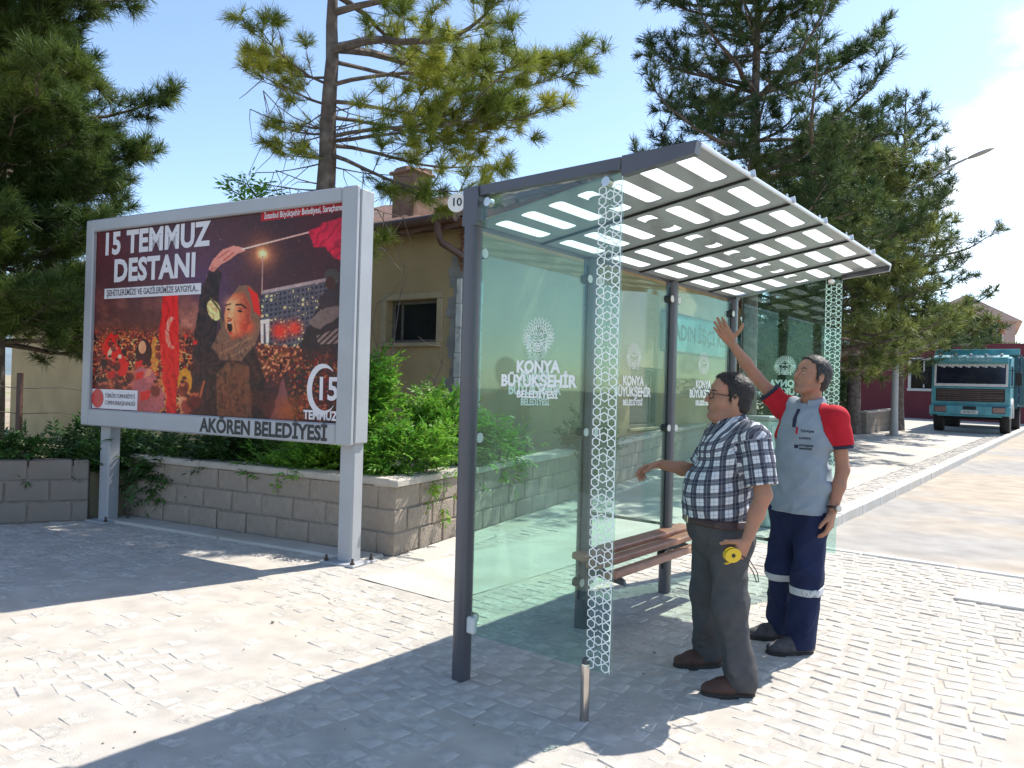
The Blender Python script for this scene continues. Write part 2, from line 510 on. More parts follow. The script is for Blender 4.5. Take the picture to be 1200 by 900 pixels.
def expose(u, v):
    """how far the setts stand out of the sand: bare on the street side, buried behind and to the left."""
    p = np.stack([u, v, 0 * u + 5], -1)
    e = 0.52 + 0.46 * vnoise(p, 0.75) + 0.34 * vnoise(p, 2.1)
    e = e + np.clip((u - 0.8) * 0.10, -0.12, 0.15) + np.clip((v - 0.9) * 0.2, -0.16, 0.2)
    return np.clip(e, 0, 1.1)
def plaza_z(u, v):
    p = np.stack([u, v, 0 * u], -1)
    return 0.0035 * vnoise(p, 1.3) + 0.003 * vnoise(p, 5.0) + 0.0018 * vnoise(p, 14.0)
plaza = uv_sheet('sidewalk', np.linspace(-6.5, 4.86, 300), np.linspace(-7.2, 2.36, 240), plaza_z, M_sand)
far_walk = uv_sheet('sidewalk', np.concatenate([np.linspace(5.04, 12, 60), grade(12.3, 60, 40, 1.5)]), np.linspace(-6.4, -0.62, 12), flat(0.0), M_conc)
far_strip = uv_sheet('sidewalk', np.concatenate([np.linspace(5.04, 12, 60), grade(12.3, 60, 40, 1.5)]), np.linspace(-0.616, -0.22, 5), flat(-0.004), M_sand)

path = uv_sheet('path', np.linspace(0.95, 4.84, 40), np.linspace(-1.93, -0.98, 10), lambda u, v: 0.0055 + 0.001 * vnoise(np.stack([u, v, 0 * u], -1), 2.0), M_conc)
# setts in shallow segmental courses, each stone its own block; the nearest in view are parts, the rest one mass
def sett_mesh(sx, sy, sz, r_):
    mb = MB(); j = lambda: r_.uniform(-0.007, 0.007)
    hx, hy = sx / 2, sy / 2; t = 0.009
    low = [(-hx + j(), -hy + j(), -sz), (hx + j(), -hy + j(), -sz), (hx + j(), hy + j(), -sz), (-hx + j(), hy + j(), -sz)]
    mid = [(p[0], p[1], -t * .8 + j() * .2) for p in low]
    top = [(p[0] * (1 - 2 * t / sx), p[1] * (1 - 2 * t / sy), j() * .45) for p in low]
    fs = [(8, 9, 10, 11)]
    for k in range(4):
        k2 = (k + 1) % 4
        fs += [(k, k2, 4 + k2, 4 + k), (4 + k, 4 + k2, 8 + k2, 8 + k)]
    mb.add(low + mid + top, fs)
    return mb
sr = random.Random(5)
sett_var = [sett_mesh(sr.uniform(.100, .114), sr.uniform(.125, .17) if k % 3 == 0 else sr.uniform(.092, .128), .05, sr) for k in range(10)]
sett_w = []
for mb in sett_var:
    sett_w.append(max(v[1] for v in mb.v) - min(v[1] for v in mb.v))
setts = []
u = -6.4; row = 0
while u < 4.78:
    v = -6.2 + (row % 2) * 0.05
    while v < 2.3:
        k = sr.randrange(10); w = sett_w[k]
        vv = v + w / 2
        arc = 0.075 * math.sin(math.pi * ((vv * 0.9 + 0.3) % 1.25) / 1.25)
        slope = 0.075 * math.pi / 1.25 * .9 * math.cos(math.pi * ((vv * 0.9 + 0.3) % 1.25) / 1.25)
        uu = u + arc + sr.uniform(-.006, .006)
        if uu < 4.80 and v + w < 2.345:
            setts.append((uu, vv, k, math.atan(slope) * -1 + sr.uniform(-.05, .05)))
        v += w + sr.uniform(.008, .018)
    u += 0.121; row += 1
S = np.array([(a, b) for a, b, _, _ in setts])
ex = expose(S[:, 0], S[:, 1])
pz = plaza_z(S[:, 0], S[:, 1])
def project(p):
    q = cam.matrix_world.inverted() @ Vector(p)
    if q.z > -0.2: return None
    return (512 + q.x / -q.z * 886.6 * 1024 / 1200, 384 - q.y / -q.z * 886.6 * 1024 / 1200, -q.z)
cand = []; rest = MB(); keep = []
for n_, (a, b, k, an) in enumerate(setts):
    # behind the shelter a smooth poured walk runs along the planter wall
    if a > .9 and -1.98 < b < -0.92: continue
    if b < -2.9 and a > 1.6: continue
    e = ex[n_] + sr.uniform(-.22, .22)
    if e < 0.12: continue
    top = pz[n_] + (0.0004 + 0.0054 * min(e, 1.0))
    x, y = uv(a, b); z = top + gz(x, y)
    P_ = project((x, y, z))
    vis = P_ is not None and -10 < P_[0] < 1034 and P_[1] < 790
    keep.append((P_[2] if vis else 99, x, y, z, k, an, vis, e))
keep.sort()
sett_me = [mb.mesh('sett', M_settp) for mb in sett_var]
n_part = 0
for (d_, x, y, z, k, an, vis, e) in keep:
    if vis and e > .3 and n_part < 290:
        o = link('sett', sett_me[k], plaza, (x, y, z), (sr.uniform(-.016, .016), sr.uniform(-.016, .016), YAW + an)); n_part += 1
    else:
        rm = Matrix.Translation((x, y, z)) @ Euler((sr.uniform(-.02, .02), sr.uniform(-.02, .02), YAW + an)).to_matrix().to_4x4()
        rest.add([rm @ Vector(v) for v in sett_var[k].v], sett_var[k].f)
# cobble strip between the far kerb and the poured walk, and the strip along the planter wall
for j in range(1100):
    uu = 5.1 + 0.021 * j * (1 + j / 700); b = -0.55 + 0.11 * (j % 3 == 0) + 0.22 * (j % 3 == 1)
    if uu > 40: break
    x, y = uv(uu, b + sr.uniform(-.01, .01))
    rm = Matrix.Translation((x, y, gz(x, y) + 0.008 + sr.uniform(-.006, .004))) @ Euler((0, 0, YAW + sr.uniform(-.1, .1))).to_matrix().to_4x4()
    rest.add([rm @ Vector(v) for v in sett_var[j % 10].v], sett_var[j % 10].f)
ro_ = rest.obj('sett_paving', M_sett, plaza); stuff(ro_)

# loose chips and pebbles left from the paving work
pb = MB()
for k in range(240):
    uu, vv = sr.uniform(-4, 4.6), sr.uniform(-2, 2.15)
    x, y = uv(uu, vv); r_ = sr.uniform(.003, .007) * (2.2 if sr.random() < .05 else 1)
    pb.sphere((x, y, .004 + r_ * .3), (r_, r_ * sr.uniform(.6, 1), r_ * .6), 6, 4)
stuff(pb.obj('pebbles', mat('stone_chips', (0.34, 0.30, 0.26), 0.9, 0.2, 30, island=0.5)))

# kerbs: real stones with joints
def stone_row(name, u0, v0, du, dv, n, size, ztop, hgt, m, part, jit=0.004):
    root = bpy.data.objects.new(name, None); COL.objects.link(root); structure(root)
    x0, y0 = uv(u0, v0); root.location = (x0, y0, gz(x0, y0))
    meshes = [MB().box((0, 0, -hgt / 2), (size[0] - .012 * sr.uniform(.6, 1.6), size[1], hgt), bev=.014).mesh(part, m) for _ in range(3)]
    for k in range(n):
        a, b = u0 + du * (k + .5), v0 + dv * (k + .5)
        x, y = uv(a, b)
        ang = math.atan2(uv(a + du, b + dv)[1] - y, uv(a + du, b + dv)[0] - x)
        link(part, meshes[k % 3], root, (x - x0, y - y0, gz(x, y) - gz(x0, y0) + ztop + sr.uniform(-jit, jit)), (0, -math.atan(.022) * .75 if y > 9.4 else 0, ang + sr.uniform(-.006, .006)))
    return root
stone_row('kerb', 5.05, -0.105, 1.0, 0.0, 44, (1.0, .21, 0), 0.045, .24, M_kerb, 'kerb_stone')
stone_row('kerb', -6.5, 2.445, 1.0, 0.0, 11, (1.0, .17, 0), 0.008, .22, M_kerb, 'kerb_stone')
stone_row('kerb', 4.94, 2.35, 0.0, -.8, 3, (.8, .13, 0), 0.010, .22, M_kerb, 'kerb_stone')
# pale cast slab let into the setts near the crossing
sl_ = MB().box((0, 0, -.03), (.42, .62, .08), bev=.008).obj('paving_slab', M_kerb, plaza, (*uv(3.86, 2.0), .012), (0, 0, YAW + .05))
# ================================================================== garden walls of concrete block
M_block = mat('concrete_block', (0.345, 0.285, 0.23), 0.95, 0.26, 5, 0.8, 45, col2=(0.25, 0.21, 0.175), mixscale=3.0, spec=0.15)
M_blockd = mat('weathered_block', (0.28, 0.225, 0.185), 0.95, 0.2, 6, 0.6, 45, col2=(0.20, 0.18, 0.155), mixscale=3.0, spec=0.15)
M_mortar = mat('mortar', (0.21, 0.185, 0.16), 0.95, 0.2, 20, 0.5, 90)
M_cop = mat('coping_concrete', (0.44, 0.40, 0.35), 0.92, 0.12, 6, 0.5, 60, spec=0.15)
br = random.Random(21)
def block_wall(name, label, p0, p1, height, courses, m, cap=True, thick=.19, foot=True, alt=0, group=None):
    """running-bond wall from p0 to p1 (front face on the line, thickness to the left of p0->p1)."""
    d = Vector((p1[0] - p0[0], p1[1] - p0[1])); L_ = d.length; a = math.atan2(d.y, d.x)
    root = thing(name, label, 'wall', (p0[0], p0[1], gz(*p0)), a, group)
    ch = (height - (.065 if cap else .0)) / courses
    slope = (gz(*p1) - gz(*p0)) / L_
    core = MB()
    zz = lambda x: gz(p0[0] + math.cos(a) * x, p0[1] + math.sin(a) * x) - gz(*p0)
    n_ = max(2, int(L_ / .5))
    vs = []
    for k in range(n_ + 1):
        x = L_ * k / n_; e = .008 if 0 < k < n_ else (.008 if k == 0 else -.008)
        for (yy, z) in ((.012, -.12), (thick - .012, -.12), (thick - .012, height - .07), (.012, height - .07)):
            vs.append((min(max(x, .01), L_ - .01), yy, zz(x) + z))
    fs = [(0, 3, 2, 1), (n_ * 4, n_ * 4 + 1, n_ * 4 + 2, n_ * 4 + 3)]
    for k in range(n_):
        for q in range(4):
            q2 = (q + 1) % 4
            fs.append((k * 4 + q, k * 4 + q2, k * 4 + 4 + q2, k * 4 + 4 + q))
    core.add(vs, fs)
    core.obj('mortar', M_mortar, root)
    bw = .395
    mesh_full = []
    for _ in range(5):
        mb = MB().box((0, 0, 0), (bw - br.uniform(.010, .016), thick, ch - br.uniform(.010, .015)), bev=br.uniform(.006, .012))
        mb.v = [(x + br.uniform(-.004, .004), y + br.uniform(-.003, .003), z + br.uniform(-.004, .004)) for x, y, z in mb.v]
        mesh_full.append(mb.mesh('block', m))
    for c in range(courses):
        x = -(.5 if (c + alt) % 2 else 0) * bw
        while x < L_ - .02:
            x0, x1 = max(x, 0), min(x + bw, L_)
            w = x1 - x0
            if w > .05:
                cx = (x0 + x1) / 2
                me = mesh_full[br.randrange(5)]
                if abs(w - bw) > .01:
                    me = MB().box((0, 0, 0), (w - .012, thick, ch - .012), bev=.008).mesh('block', m)
                link('block', me, root, (cx, thick / 2 + br.uniform(-.005, .005), zz(cx) + ch * (c + .5)), (br.uniform(-.01, .01), -math.atan(slope), 0))
            x += bw
    if cap:
        n = max(1, round(L_ / 1.3)); cl = (L_ + .05) / n
        for k in range(n):
            mb = MB().box((0, 0, 0), (cl - .004, thick + .07, .065), bev=.010)
            mb.v = [(x, y + br.uniform(-.004, .004), z + br.uniform(-.003, .003)) for x, y, z in mb.v]
            cx = -.025 + cl * (k + .5)
            mb.obj('coping', M_cop, root, (cx, thick / 2, zz(cx) + height - .0325), (0, -math.atan(slope), 0))
    if foot:
        fb = MB(); nf = max(1, int(L_ / 1.2))
        for k in range(nf):
            x0, x1 = L_ * k / nf, L_ * (k + 1) / nf
            fb.box(((x0 + x1) / 2, -.17, zz((x0 + x1) / 2) - .04), (x1 - x0 - .006, .30, .13), rot=Matrix.Rotation(-math.atan(slope), 3, 'Y'), bev=.02)
        fb.obj('footing', M_conc, root)
    return root
CRN = (-0.99, 6.60)
ang_r = math.atan2(17.5 - 6.6, 3.98 + 0.99) 
WR_END = (4.35, 17.0)
block_wall('garden_wall', 'low grey concrete block wall with pale coping running behind the glass shelter', CRN, WR_END, .68, 3, M_block)
dl = (-4.072 - CRN[0], 8.16 - CRN[1])
WL_END = (-4.15, 8.20)
block_wall('garden_wall', 'low concrete block wall behind the billboard with shrubs hanging over its coping', WL_END, (CRN[0] - .06, CRN[1] + .035), .68, 3, M_block, alt=1)
block_wall('garden_wall', 'short plain block wall at the far side of the left billboard leg', (-7.4, 6.55), (-4.36, 7.86), .64, 3, M_blockd, cap=False, foot=False)
block_wall('garden_wall', 'low concrete wall stub beside the street lamp and the parked truck', (11.6, 24.7), (14.0, 27.7), .75, 3, M_blockd, foot=False)
# soil bed raised behind the walls
bed = MB()
bp = [(-7.4, 6.72), (-4.40, 8.00), (-4.10, 8.36), (-1.10, 6.83), (.95, 11.1), (4.1, 17.05), (2, 19), (-1, 11.5), (-7, 12), (-11, 12), (-11, 6.5)]
bed.prism(bp, -.15, .50)
structure(bed.obj('soil_bed', M_soil))

# ================================================================== the ochre house
M_och = mat('ochre_plaster', (0.47, 0.355, 0.20), 0.95, 0.18, 2.2, 0.6, 26, col2=(0.35, 0.25, 0.14), mixscale=1.1, mixlo=.42, mixhi=.7, spec=0.15)
M_grey = mat('bare_render', (0.27, 0.26, 0.245), 0.95, 0.2, 5, 0.6, 30, spec=0.15)
M_white = mat('flaking_whitewash', (0.60, 0.59, 0.55), 0.92, 0.15, 7, 0.6, 30, col2=(0.34, 0.31, 0.27), mixscale=6, mixlo=.55, mixhi=.66)
M_brick = mat('broken_brick', (0.24, 0.13, 0.085), 0.95, 0.25, 15, 0.6, 50)
M_brown = mat('brown_gutter_paint', (0.095, 0.05, 0.04), 0.5, 0.15, 8, 0.2, 60)
M_tile = mat('clay_roof_tile', (0.17, 0.085, 0.06), 0.9, 0.22, 9, 0.5, 50, col2=(0.10, 0.07, 0.055), mixscale=5)
M_chim = mat('chimney_render', (0.36, 0.225, 0.17), 0.95, 0.2, 6, 0.6, 35, col2=(0.26, 0.15, 0.11), mixscale=4)
M_dark = mat('dark_window_glass', (0.02, 0.022, 0.024), 0.12, 0.2, 3, spec=0.6)
M_frame = mat('window_frame_paint', (0.16, 0.14, 0.115), 0.7, 0.2, 12)
M_sill = mat('sill_plaster', (0.42, 0.33, 0.21), 0.9, 0.1, 6, 0.4, 40)
HC = (-0.70, 10.35); HA = R(55)
house = thing('house', 'old ochre plastered house with brown gutter and broken corner behind the garden wall', 'house', (*HC, 0), HA)
# local frame: x runs back along the gable wall (length GL), y runs left along the eaves wall (length EL)
GL, EL, EH, PITCH = 11.6, 14.0, 3.75, math.tan(R(21))
def gable_h(x): return EH + PITCH * min(x, GL - x)
# openings: eaves wall window, gable window
wx0, wx1, wz0, wz1 = 0.46, 1.44, 2.12, 2.74          # along y on the eaves wall
gx0, gx1, gz0, gz1 = 5.2, 6.75, .80, 2.0               # along x on the gable wall
TH = .30
wl = MB()
fr_e = lambda a, b, c: (c, a, b)                       # eaves wall: 2-D (y,z) extruded along x
wl.prism([(TH + .0, -.3), (EL, -.3), (EL, EH), (TH, EH)], 0.0, TH, holes=[[(wx0, wz0), (wx1, wz0), (wx1, wz1), (wx0, wz1)]] if wx0 > TH else (), frame=fr_e)
fr_g = lambda a, b, c: (a, TH - c, b)
wl.prism([(0, -.3), (GL, -.3), (GL, EH), (GL / 2, gable_h(GL / 2)), (0, EH)], 0.0, TH, holes=[[(gx0, gz0), (gx1, gz0), (gx1, gz1), (gx0, gz1)]], frame=fr_g)
wl.box((GL - TH / 2, EL / 2 + .2, EH / 2), (TH, EL - .6, EH))
# fix winding-independent normals by recalculation
import bmesh
def recalc(me):
    b = bmesh.new(); b.from_mesh(me); bmesh.ops.recalc_face_normals(b, faces=b.faces); b.to_mesh(me); b.free(); return me
link('wall', recalc(wl.mesh('wall', M_och)), house)
def window(parent, horizontal_axis, a0, a1, z0, z1, inset, two=True, sill=True):
    w, h = a1 - a0, z1 - z0
    fb = MB(); t = .05
    def P(a, d, z): return (d, a, z) if horizontal_axis == 'y' else (a, d, z)
    def bx(mb, ca, cz, wa, hz, d0, d1, bev=.004):
        c = P(ca, (d0 + d1) / 2, cz); s_ = (d1 - d0, wa, hz) if horizontal_axis == 'y' else (wa, d1 - d0, hz)
        mb.box(c, s_, bev=bev)
    bx(fb, a0 + t / 2, (z0 + z1) / 2, t, h, inset, inset + .06); bx(fb, a1 - t / 2, (z0 + z1) / 2, t, h, inset, inset + .06)
    bx(fb, (a0 + a1) / 2, z0 + t / 2, w - 2 * t - .004, t, inset, inset + .06); bx(fb, (a0 + a1) / 2, z1 - t / 2, w - 2 * t - .004, t, inset, inset + .06)
    if two: bx(fb, a0 + w * .80, (z0 + z1) / 2, .035, h - 2 * t - .004, inset + .004, inset + .055)
    f = fb.obj('window', M_frame, parent)
    pb_ = MB(); bx(pb_, (a0 + a1) / 2, (z0 + z1) / 2, w - .06, h - .06, inset + .025, inset + .033, 0)
    pb_.obj('pane', M_dark, f)
    # near-black board, its colour standing for the unlit room behind
    rb = MB(); bx(rb, (a0 + a1) / 2, (z0 + z1) / 2, w + .3, h + .3, TH + .01, TH + .05, 0); rb.obj('dark_backing', mat('dim_room', (.03, .028, .025), .95, 0), f)
    if sill:
        sb = MB(); bx(sb, (a0 + a1) / 2, z0 - .03, w + .16, .06, -.06, inset - .002, .008); sb.obj('sill', M_sill, f)
    return f
win1 = window(house, 'y', wx0, wx1, wz0, wz1, .12)
win2 = window(house, 'x', gx0, gx1, gz0, gz1, .14)
# plaster surround of the small window
sb = MB()
for (a, b, c, d) in ((wx0 - .10, wx0 - .002, wz0, wz1), (wx1 + .002, wx1 + .10, wz0, wz1), (wx0 - .10, wx1 + .10, wz1 + .002, wz1 + .09)):
    sb.box((-.008, (a + b) / 2, (c + d) / 2), (.03, b - a, d - c), bev=.006)
sb.obj('surround', M_sill, win1)
# broken corner: bare render band, whitewashed pier and ragged bricks
cb = MB()
prev = .30
zs = np.linspace(-.2, 3.3, 26)
for k in range(25):
    w = .22 + .10 * math.sin(k * 1.7) * .5 + br.uniform(-.03, .05)
    cb.box((-.006, w / 2 + .004, (zs[k] + zs[k + 1]) / 2), (.020, w, zs[k + 1] - zs[k] - .001))
cb.obj('bare_corner', M_grey, house)
pier = MB()
for k in range(9):
    pier.box((.20 + br.uniform(-.004, .004), -.012, .10 + k * .34), (.40, .05 + br.uniform(0, .012), .335), bev=.012)
    pier.box((-.018, .055, .10 + k * .34), (.026, .11 + br.uniform(-.02, .02), .335), bev=.008)
pier.obj('whitewashed_pier', M_white, house)
for k in range(13):
    for s_ in range(2):
        w = br.uniform(.12, .24)
        if br.random() < .15: continue
        MB().box((0, 0, 0), (w, .10, .058), bev=.008).obj('brick', M_brick, house, (.02 + w / 2 * s_ * .6 + br.uniform(-.03, .02), -.02 + s_ * .10 + br.uniform(-.02, .02), 3.12 + k * .062), (0, 0, br.uniform(-.2, .2) + (1.57 if s_ else 0)))
# roof: two slopes, individual tiles along the visible eave
OV = .38
rf = MB()
n_c = 46
for side in (0, 1):
    vs = []; fs = []
    for k in range(n_c + 1):
        y = -.25 + (EL + .5) * k / n_c
        bump = .022 * math.cos(k * math.pi)
        for j, x in enumerate((-OV, GL / 2)):
            xx = x if side == 0 else GL - x
            z = EH + .10 + (x) * PITCH + bump
            vs.append((xx, y, z)); vs.append((xx, y, z - .10))
    for k in range(n_c):
        o = k * 4
        fs += [(o, o + 2, o + 6, o + 4), (o + 1, o + 5, o + 7, o + 3), (o, o + 4, o + 5, o + 1), (o + 2, o + 3, o + 7, o + 6)]
    fs += [(0, 1, 3, 2), (n_c * 4, n_c * 4 + 2, n_c * 4 + 3, n_c * 4 + 1)]
    rf.add(vs, fs)
roof = link('roof', recalc(rf.mesh('roof', M_tile)), house)
def tile_mesh():
    mb = MB(); vs = []; fs = []
    n = 6
    for j, x in enumerate((0, .40)):
        for k in range(n + 1):
            a = math.pi * k / n
            for r_ in (.115, .095):
                vs.append((x, -math.cos(a) * r_ * (1 - .1 * j), math.sin(a) * r_ * .62 + x * PITCH))
    m = (n + 1) * 2
    for k in range(n):
        a, b = k * 2, k * 2 + 2
        fs += [(a, b, b + m, a + m), (a + 1, a + 1 + m, b + 1 + m, b + 1), (a, a + 1, b + 1, b), (a + m, b + m, b + 1 + m, a + 1 + m)]
    mb.add(vs, fs); return mb
tm = recalc(tile_mesh().mesh('roof_tile', M_tile))
for k in range(30):
    link('roof_tile', tm, roof, (-OV - .06 + br.uniform(-.02, .02), -.10 + k * .235, EH - OV * PITCH + .125 + br.uniform(-.008, .012)), (br.uniform(-.06, .06), br.uniform(-.04, .04), br.uniform(-.06, .06)))
for k in range(16):
    link('roof_tile', tm, roof, (.4 + k * .36, -.24, EH + .10 + (.4 + k * .36) * PITCH + br.uniform(0, .012)), (br.uniform(-.06, .06), br.uniform(-.04, .04), br.uniform(-.06, .06)))
ev = MB()
ev.box((-OV / 2 - .02, EL / 2, EH - .05), (OV - .03, EL + .2, .05))
ev.obj('soffit', M_brown, house)
gt = MB()
gt.tube([(-OV - .07, -.2, EH - .02), (-OV - .07, EL, EH - .02)], .068, 10)
g_ = gt.obj('gutter', M_brown, house, smooth=True)
dp = MB()
dp.tube([(-OV - .07, .10, EH - .05), (-OV - .07, .10, EH - .22), (-OV - .03, .06, EH - .34), (-.12, -.10, EH - .50), (-.10, -.13, EH - .62)], [.05, .05, .048, .045, .045], 10)
dp.obj('downpipe', M_brown, g_, smooth=True)
ch = MB()
ch.box((.80, 1.75, EH + .55), (.44, .46, 1.1), bev=.02)
for k in range(14):
    ch.box((.80 + br.uniform(-.17, .17), 1.75 + br.uniform(-.18, .18), EH + 1.15 + br.uniform(-.01, .02)), (br.uniform(.1, .22), br.uniform(.1, .22), .07), rot=rotz(br.uniform(0, 3)))
ch.box((.80, 1.75, EH + 1.10), (.52, .54, .05), bev=.015)
ch.obj('chimney', M_chim, roof)
# signboard on the gable wall
M_teal = mat('faded_teal_board', (0.10, 0.30, 0.30), 0.6, 0.15, 3, 0.1, 30, col2=(0.20, 0.42, 0.40), mixscale=1.4)
sg = thing('signboard', 'long faded teal signboard with dark lettering on the gable wall behind the shelter', 'sign', (*HC, 0), HA)
MB().box((9.0, -.05, 2.80), (4.9, .05, .80), bev=.01).obj('board', M_teal, sg)
sfm = MB()
for (cx, cz, w, h) in ((9.0, 3.21, 4.96, .05), (9.0, 2.39, 4.96, .05), (6.52, 2.80, .05, .76), (11.48, 2.80, .05, .76)):
    sfm.box((cx, -.055, cz), (w, .07, h), bev=.008)
sfm.obj('frame', M_brown, sg)
M_ink = mat('dark_sign_paint', (0.03, 0.05, 0.055), 0.7, 0.1)
text('lettering', 'KADIN İŞÇİ KURSU', .46, M_ink, sg, (9.0, -.079, 2.80), (R(90), 0, 0), bold=.012, xs=1.08)
# ================================================================== billboard
M_alu = mat('billboard_grey_paint', (0.365, 0.372, 0.39), 0.45, 0.06, 3, 0.1, 40, metal=0.0, coat=.1)
M_alud = mat('billboard_gap', (0.03, 0.03, 0.032), 0.6, 0.1)
M_bolt = mat('rusty_bolts', (0.10, 0.075, 0.06), 0.7, 0.3, 40, metal=.5)
BW, BZ0, BZ1 = 3.639, 0.995, 3.134
BA = 2.6428 - math.pi
bx0, by0 = -1.288 + BW * math.cos(2.6428), 6.215 + BW * math.sin(2.6428)
bb = thing('billboard', 'large grey framed billboard with a dark red night crowd poster on two steel legs', 'billboard', (bx0, by0, 0), BA)
DEP = .20
for k, x in enumerate((.27, BW - .115)):
    lg = MB().box((0, 0, BZ1 / 2), (.155, .13, BZ1 - .02), bev=.012).obj('post', M_alu, bb, (x, .12, 0))
    MB().box((0, 0, .012), (.36, .32, .018), bev=.004).obj('base_plate', M_alu, lg)
    b_ = MB(); b_.cyl((0, 0, .018), (0, 0, .07), .011, 8); b_.cyl((0, 0, .021), (0, 0, .036), .02, 6)
    bme = b_.mesh('anchor_bolt', M_bolt)
    for sx in (-1, 1):
        for sy in (-1, 1): link('anchor_bolt', bme, lg, (sx * .14, sy * .12, 0))
# body box and front door frame
MB().box((BW / 2, .112, (BZ0 + BZ1) / 2), (BW - .02, .17, BZ1 - BZ0 - .02), bev=.01).obj('cabinet', M_alu, bb)
MB().box((BW / 2, .018, (BZ0 + BZ1) / 2), (BW - .05, .022, BZ1 - BZ0 - .05)).obj('gap_shade', M_alud, bb)  # near-black filler: its colour stands for the shade in the frame gap
fw_l, fw_r, fw_t, fw_b = .125, .165, .125, .175
fm = MB()
y0, y1 = -.045, .007
def fbx(xa, xb, za, zb): fm.box(((xa + xb) / 2, (y0 + y1) / 2, (za + zb) / 2), (xb - xa, y1 - y0, zb - za), bev=.012)
fbx(0, fw_l, BZ0, BZ1); fbx(BW - fw_r, BW, BZ0, BZ1)
fbx(fw_l + .001, BW - fw_r - .001, BZ1 - fw_t, BZ1); fbx(fw_l + .001, BW - fw_r - .001, BZ0, BZ0 + fw_b)
fr = fm.obj('frame', M_alu, bb)
M_black = mat('black_vinyl_letters', (0.02, 0.02, 0.022), 0.5, 0.05)
text('lettering', 'AKÖREN BELEDİYESİ', .175, M_black, fr, (BW - 1.02, y0 - .0015, BZ0 + .082), (R(90), 0, 0), bold=.006, xs=.93)

# ---- printed poster: a night crowd scene painted cell by cell (flat print)
PX0, PX1, PZ0, PZ1 = fw_l - .005, BW - fw_r + .005, BZ0 + fw_b - .005, BZ1 - fw_t + .005
PW, PH = PX1 - PX0, PZ1 - PZ0
NX, NY = 620, 330
def hom(src, dst):
    A = []
    for (x, y), (u_, v_) in zip(src, dst):
        A.append([x, y, 1, 0, 0, 0, -u_ * x, -u_ * y, -u_]); A.append([0, 0, 0, x, y, 1, -v_ * x, -v_ * y, -v_])
    h = np.linalg.svd(np.array(A, float))[2][-1]
    return h.reshape(3, 3)
# artwork is drafted on a sheet of 300 x 260 units with a keystoned outline
SHEET = [(112, 277), (405, 237), (397, 492), (107, 487)]
Hs = hom([(0, 1), (1, 1), (1, 0), (0, 0)], SHEET)      # unit square -> draft sheet
Hi = np.linalg.inv(Hs)
def d2u(x, y):
    q = Hi @ np.array([x, y, 1.0]); return q[0] / q[2], q[1] / q[2]
fx, fy = np.meshgrid((np.arange(NX)) / (NX - 1), (np.arange(NY)) / (NY - 1))
den = Hs[2, 0] * fx + Hs[2, 1] * fy + Hs[2, 2]
GX = (Hs[0, 0] * fx + Hs[0, 1] * fy + Hs[0, 2]) / den
GY = (Hs[1, 0] * fx + Hs[1, 1] * fy + Hs[1, 2]) / den
def fbm(s, sd, oct=4):
    r_ = 0; a = 1
    for o in range(oct):
        r_ = r_ + a * vnoise(np.stack([GX * s * 2 ** o, GY * s * 2 ** o, GX * 0 + sd + o * 7.3], -1)); a *= .55
    return r_
img = np.zeros((NY, NX, 3))
def C(*c): return np.array(c, float) / 255
def lay(mask, col, k=1.0):
    m = np.clip(mask, 0, 1)[..., None] * k
    global img
    img = img * (1 - m) + (col if hasattr(col, 'ndim') and col.ndim == 3 else np.asarray(col)) * m
def poly(pts, soft=.6, wob=0.0, sd=1.0):
    x, y = GX, GY
    if wob:
        x = x + wob * fbm(.12, sd, 3); y = y + wob * fbm(.12, sd + 40, 3)
    ins = np.zeros(GX.shape, bool); n = len(pts); dist = np.full(GX.shape, 1e9)
    for i in range(n):
        (x1, y1), (x2, y2) = pts[i], pts[(i + 1) % n]
        c = (y1 > y) != (y2 > y)
        ins ^= c & (x < (x2 - x1) * (y - y1) / (y2 - y1 + 1e-9) + x1)
        ex_, ey_ = x2 - x1, y2 - y1
        t = np.clip(((x - x1) * ex_ + (y - y1) * ey_) / (ex_ * ex_ + ey_ * ey_ + 1e-9), 0, 1)
        dist = np.minimum(dist, np.hypot(x - x1 - t * ex_, y - y1 - t * ey_))
    sd_ = np.where(ins, -dist, dist)
    return np.clip(.5 - sd_ / soft, 0, 1)
def ellm(cx, cy, rx, ry, a=0, soft=.08):
    c, s = math.cos(a), math.sin(a)
    x = (GX - cx) * c + (GY - cy) * s; y = -(GX - cx) * s + (GY - cy) * c
    return np.clip((1 - np.hypot(x / rx, y / ry)) / soft, 0, 1)
def glow(cx, cy, r_): return np.exp(-((GX - cx) ** 2 + (GY - cy) ** 2) / r_ ** 2)
def line(pts, w):
    d = np.full(GX.shape, 1e9)
    for (x1, y1), (x2, y2) in zip(pts[:-1], pts[1:]):
        ex_, ey_ = x2 - x1, y2 - y1
        t = np.clip(((GX - x1) * ex_ + (GY - y1) * ey_) / (ex_ * ex_ + ey_ * ey_), 0, 1)
        d = np.minimum(d, np.hypot(GX - x1 - t * ex_, GY - y1 - t * ey_))
    return np.clip((w - d) / .5 + .5, 0, 1)
# night sky: purple to brown
n1 = fbm(.02, 3.0)
img[:] = C(74, 58, 66)
lay(np.clip((GX - 200) / 120, 0, 1), C(62, 50, 58)); lay(glow(235, 330, 60), C(86, 72, 110), .8); lay(glow(118, 285, 40), C(120, 60, 70), .6)
lay(np.clip(n1 * .5 + .2, 0, 1), C(96, 66, 58), .5); lay(glow(390, 260, 45), C(90, 40, 46), .7)
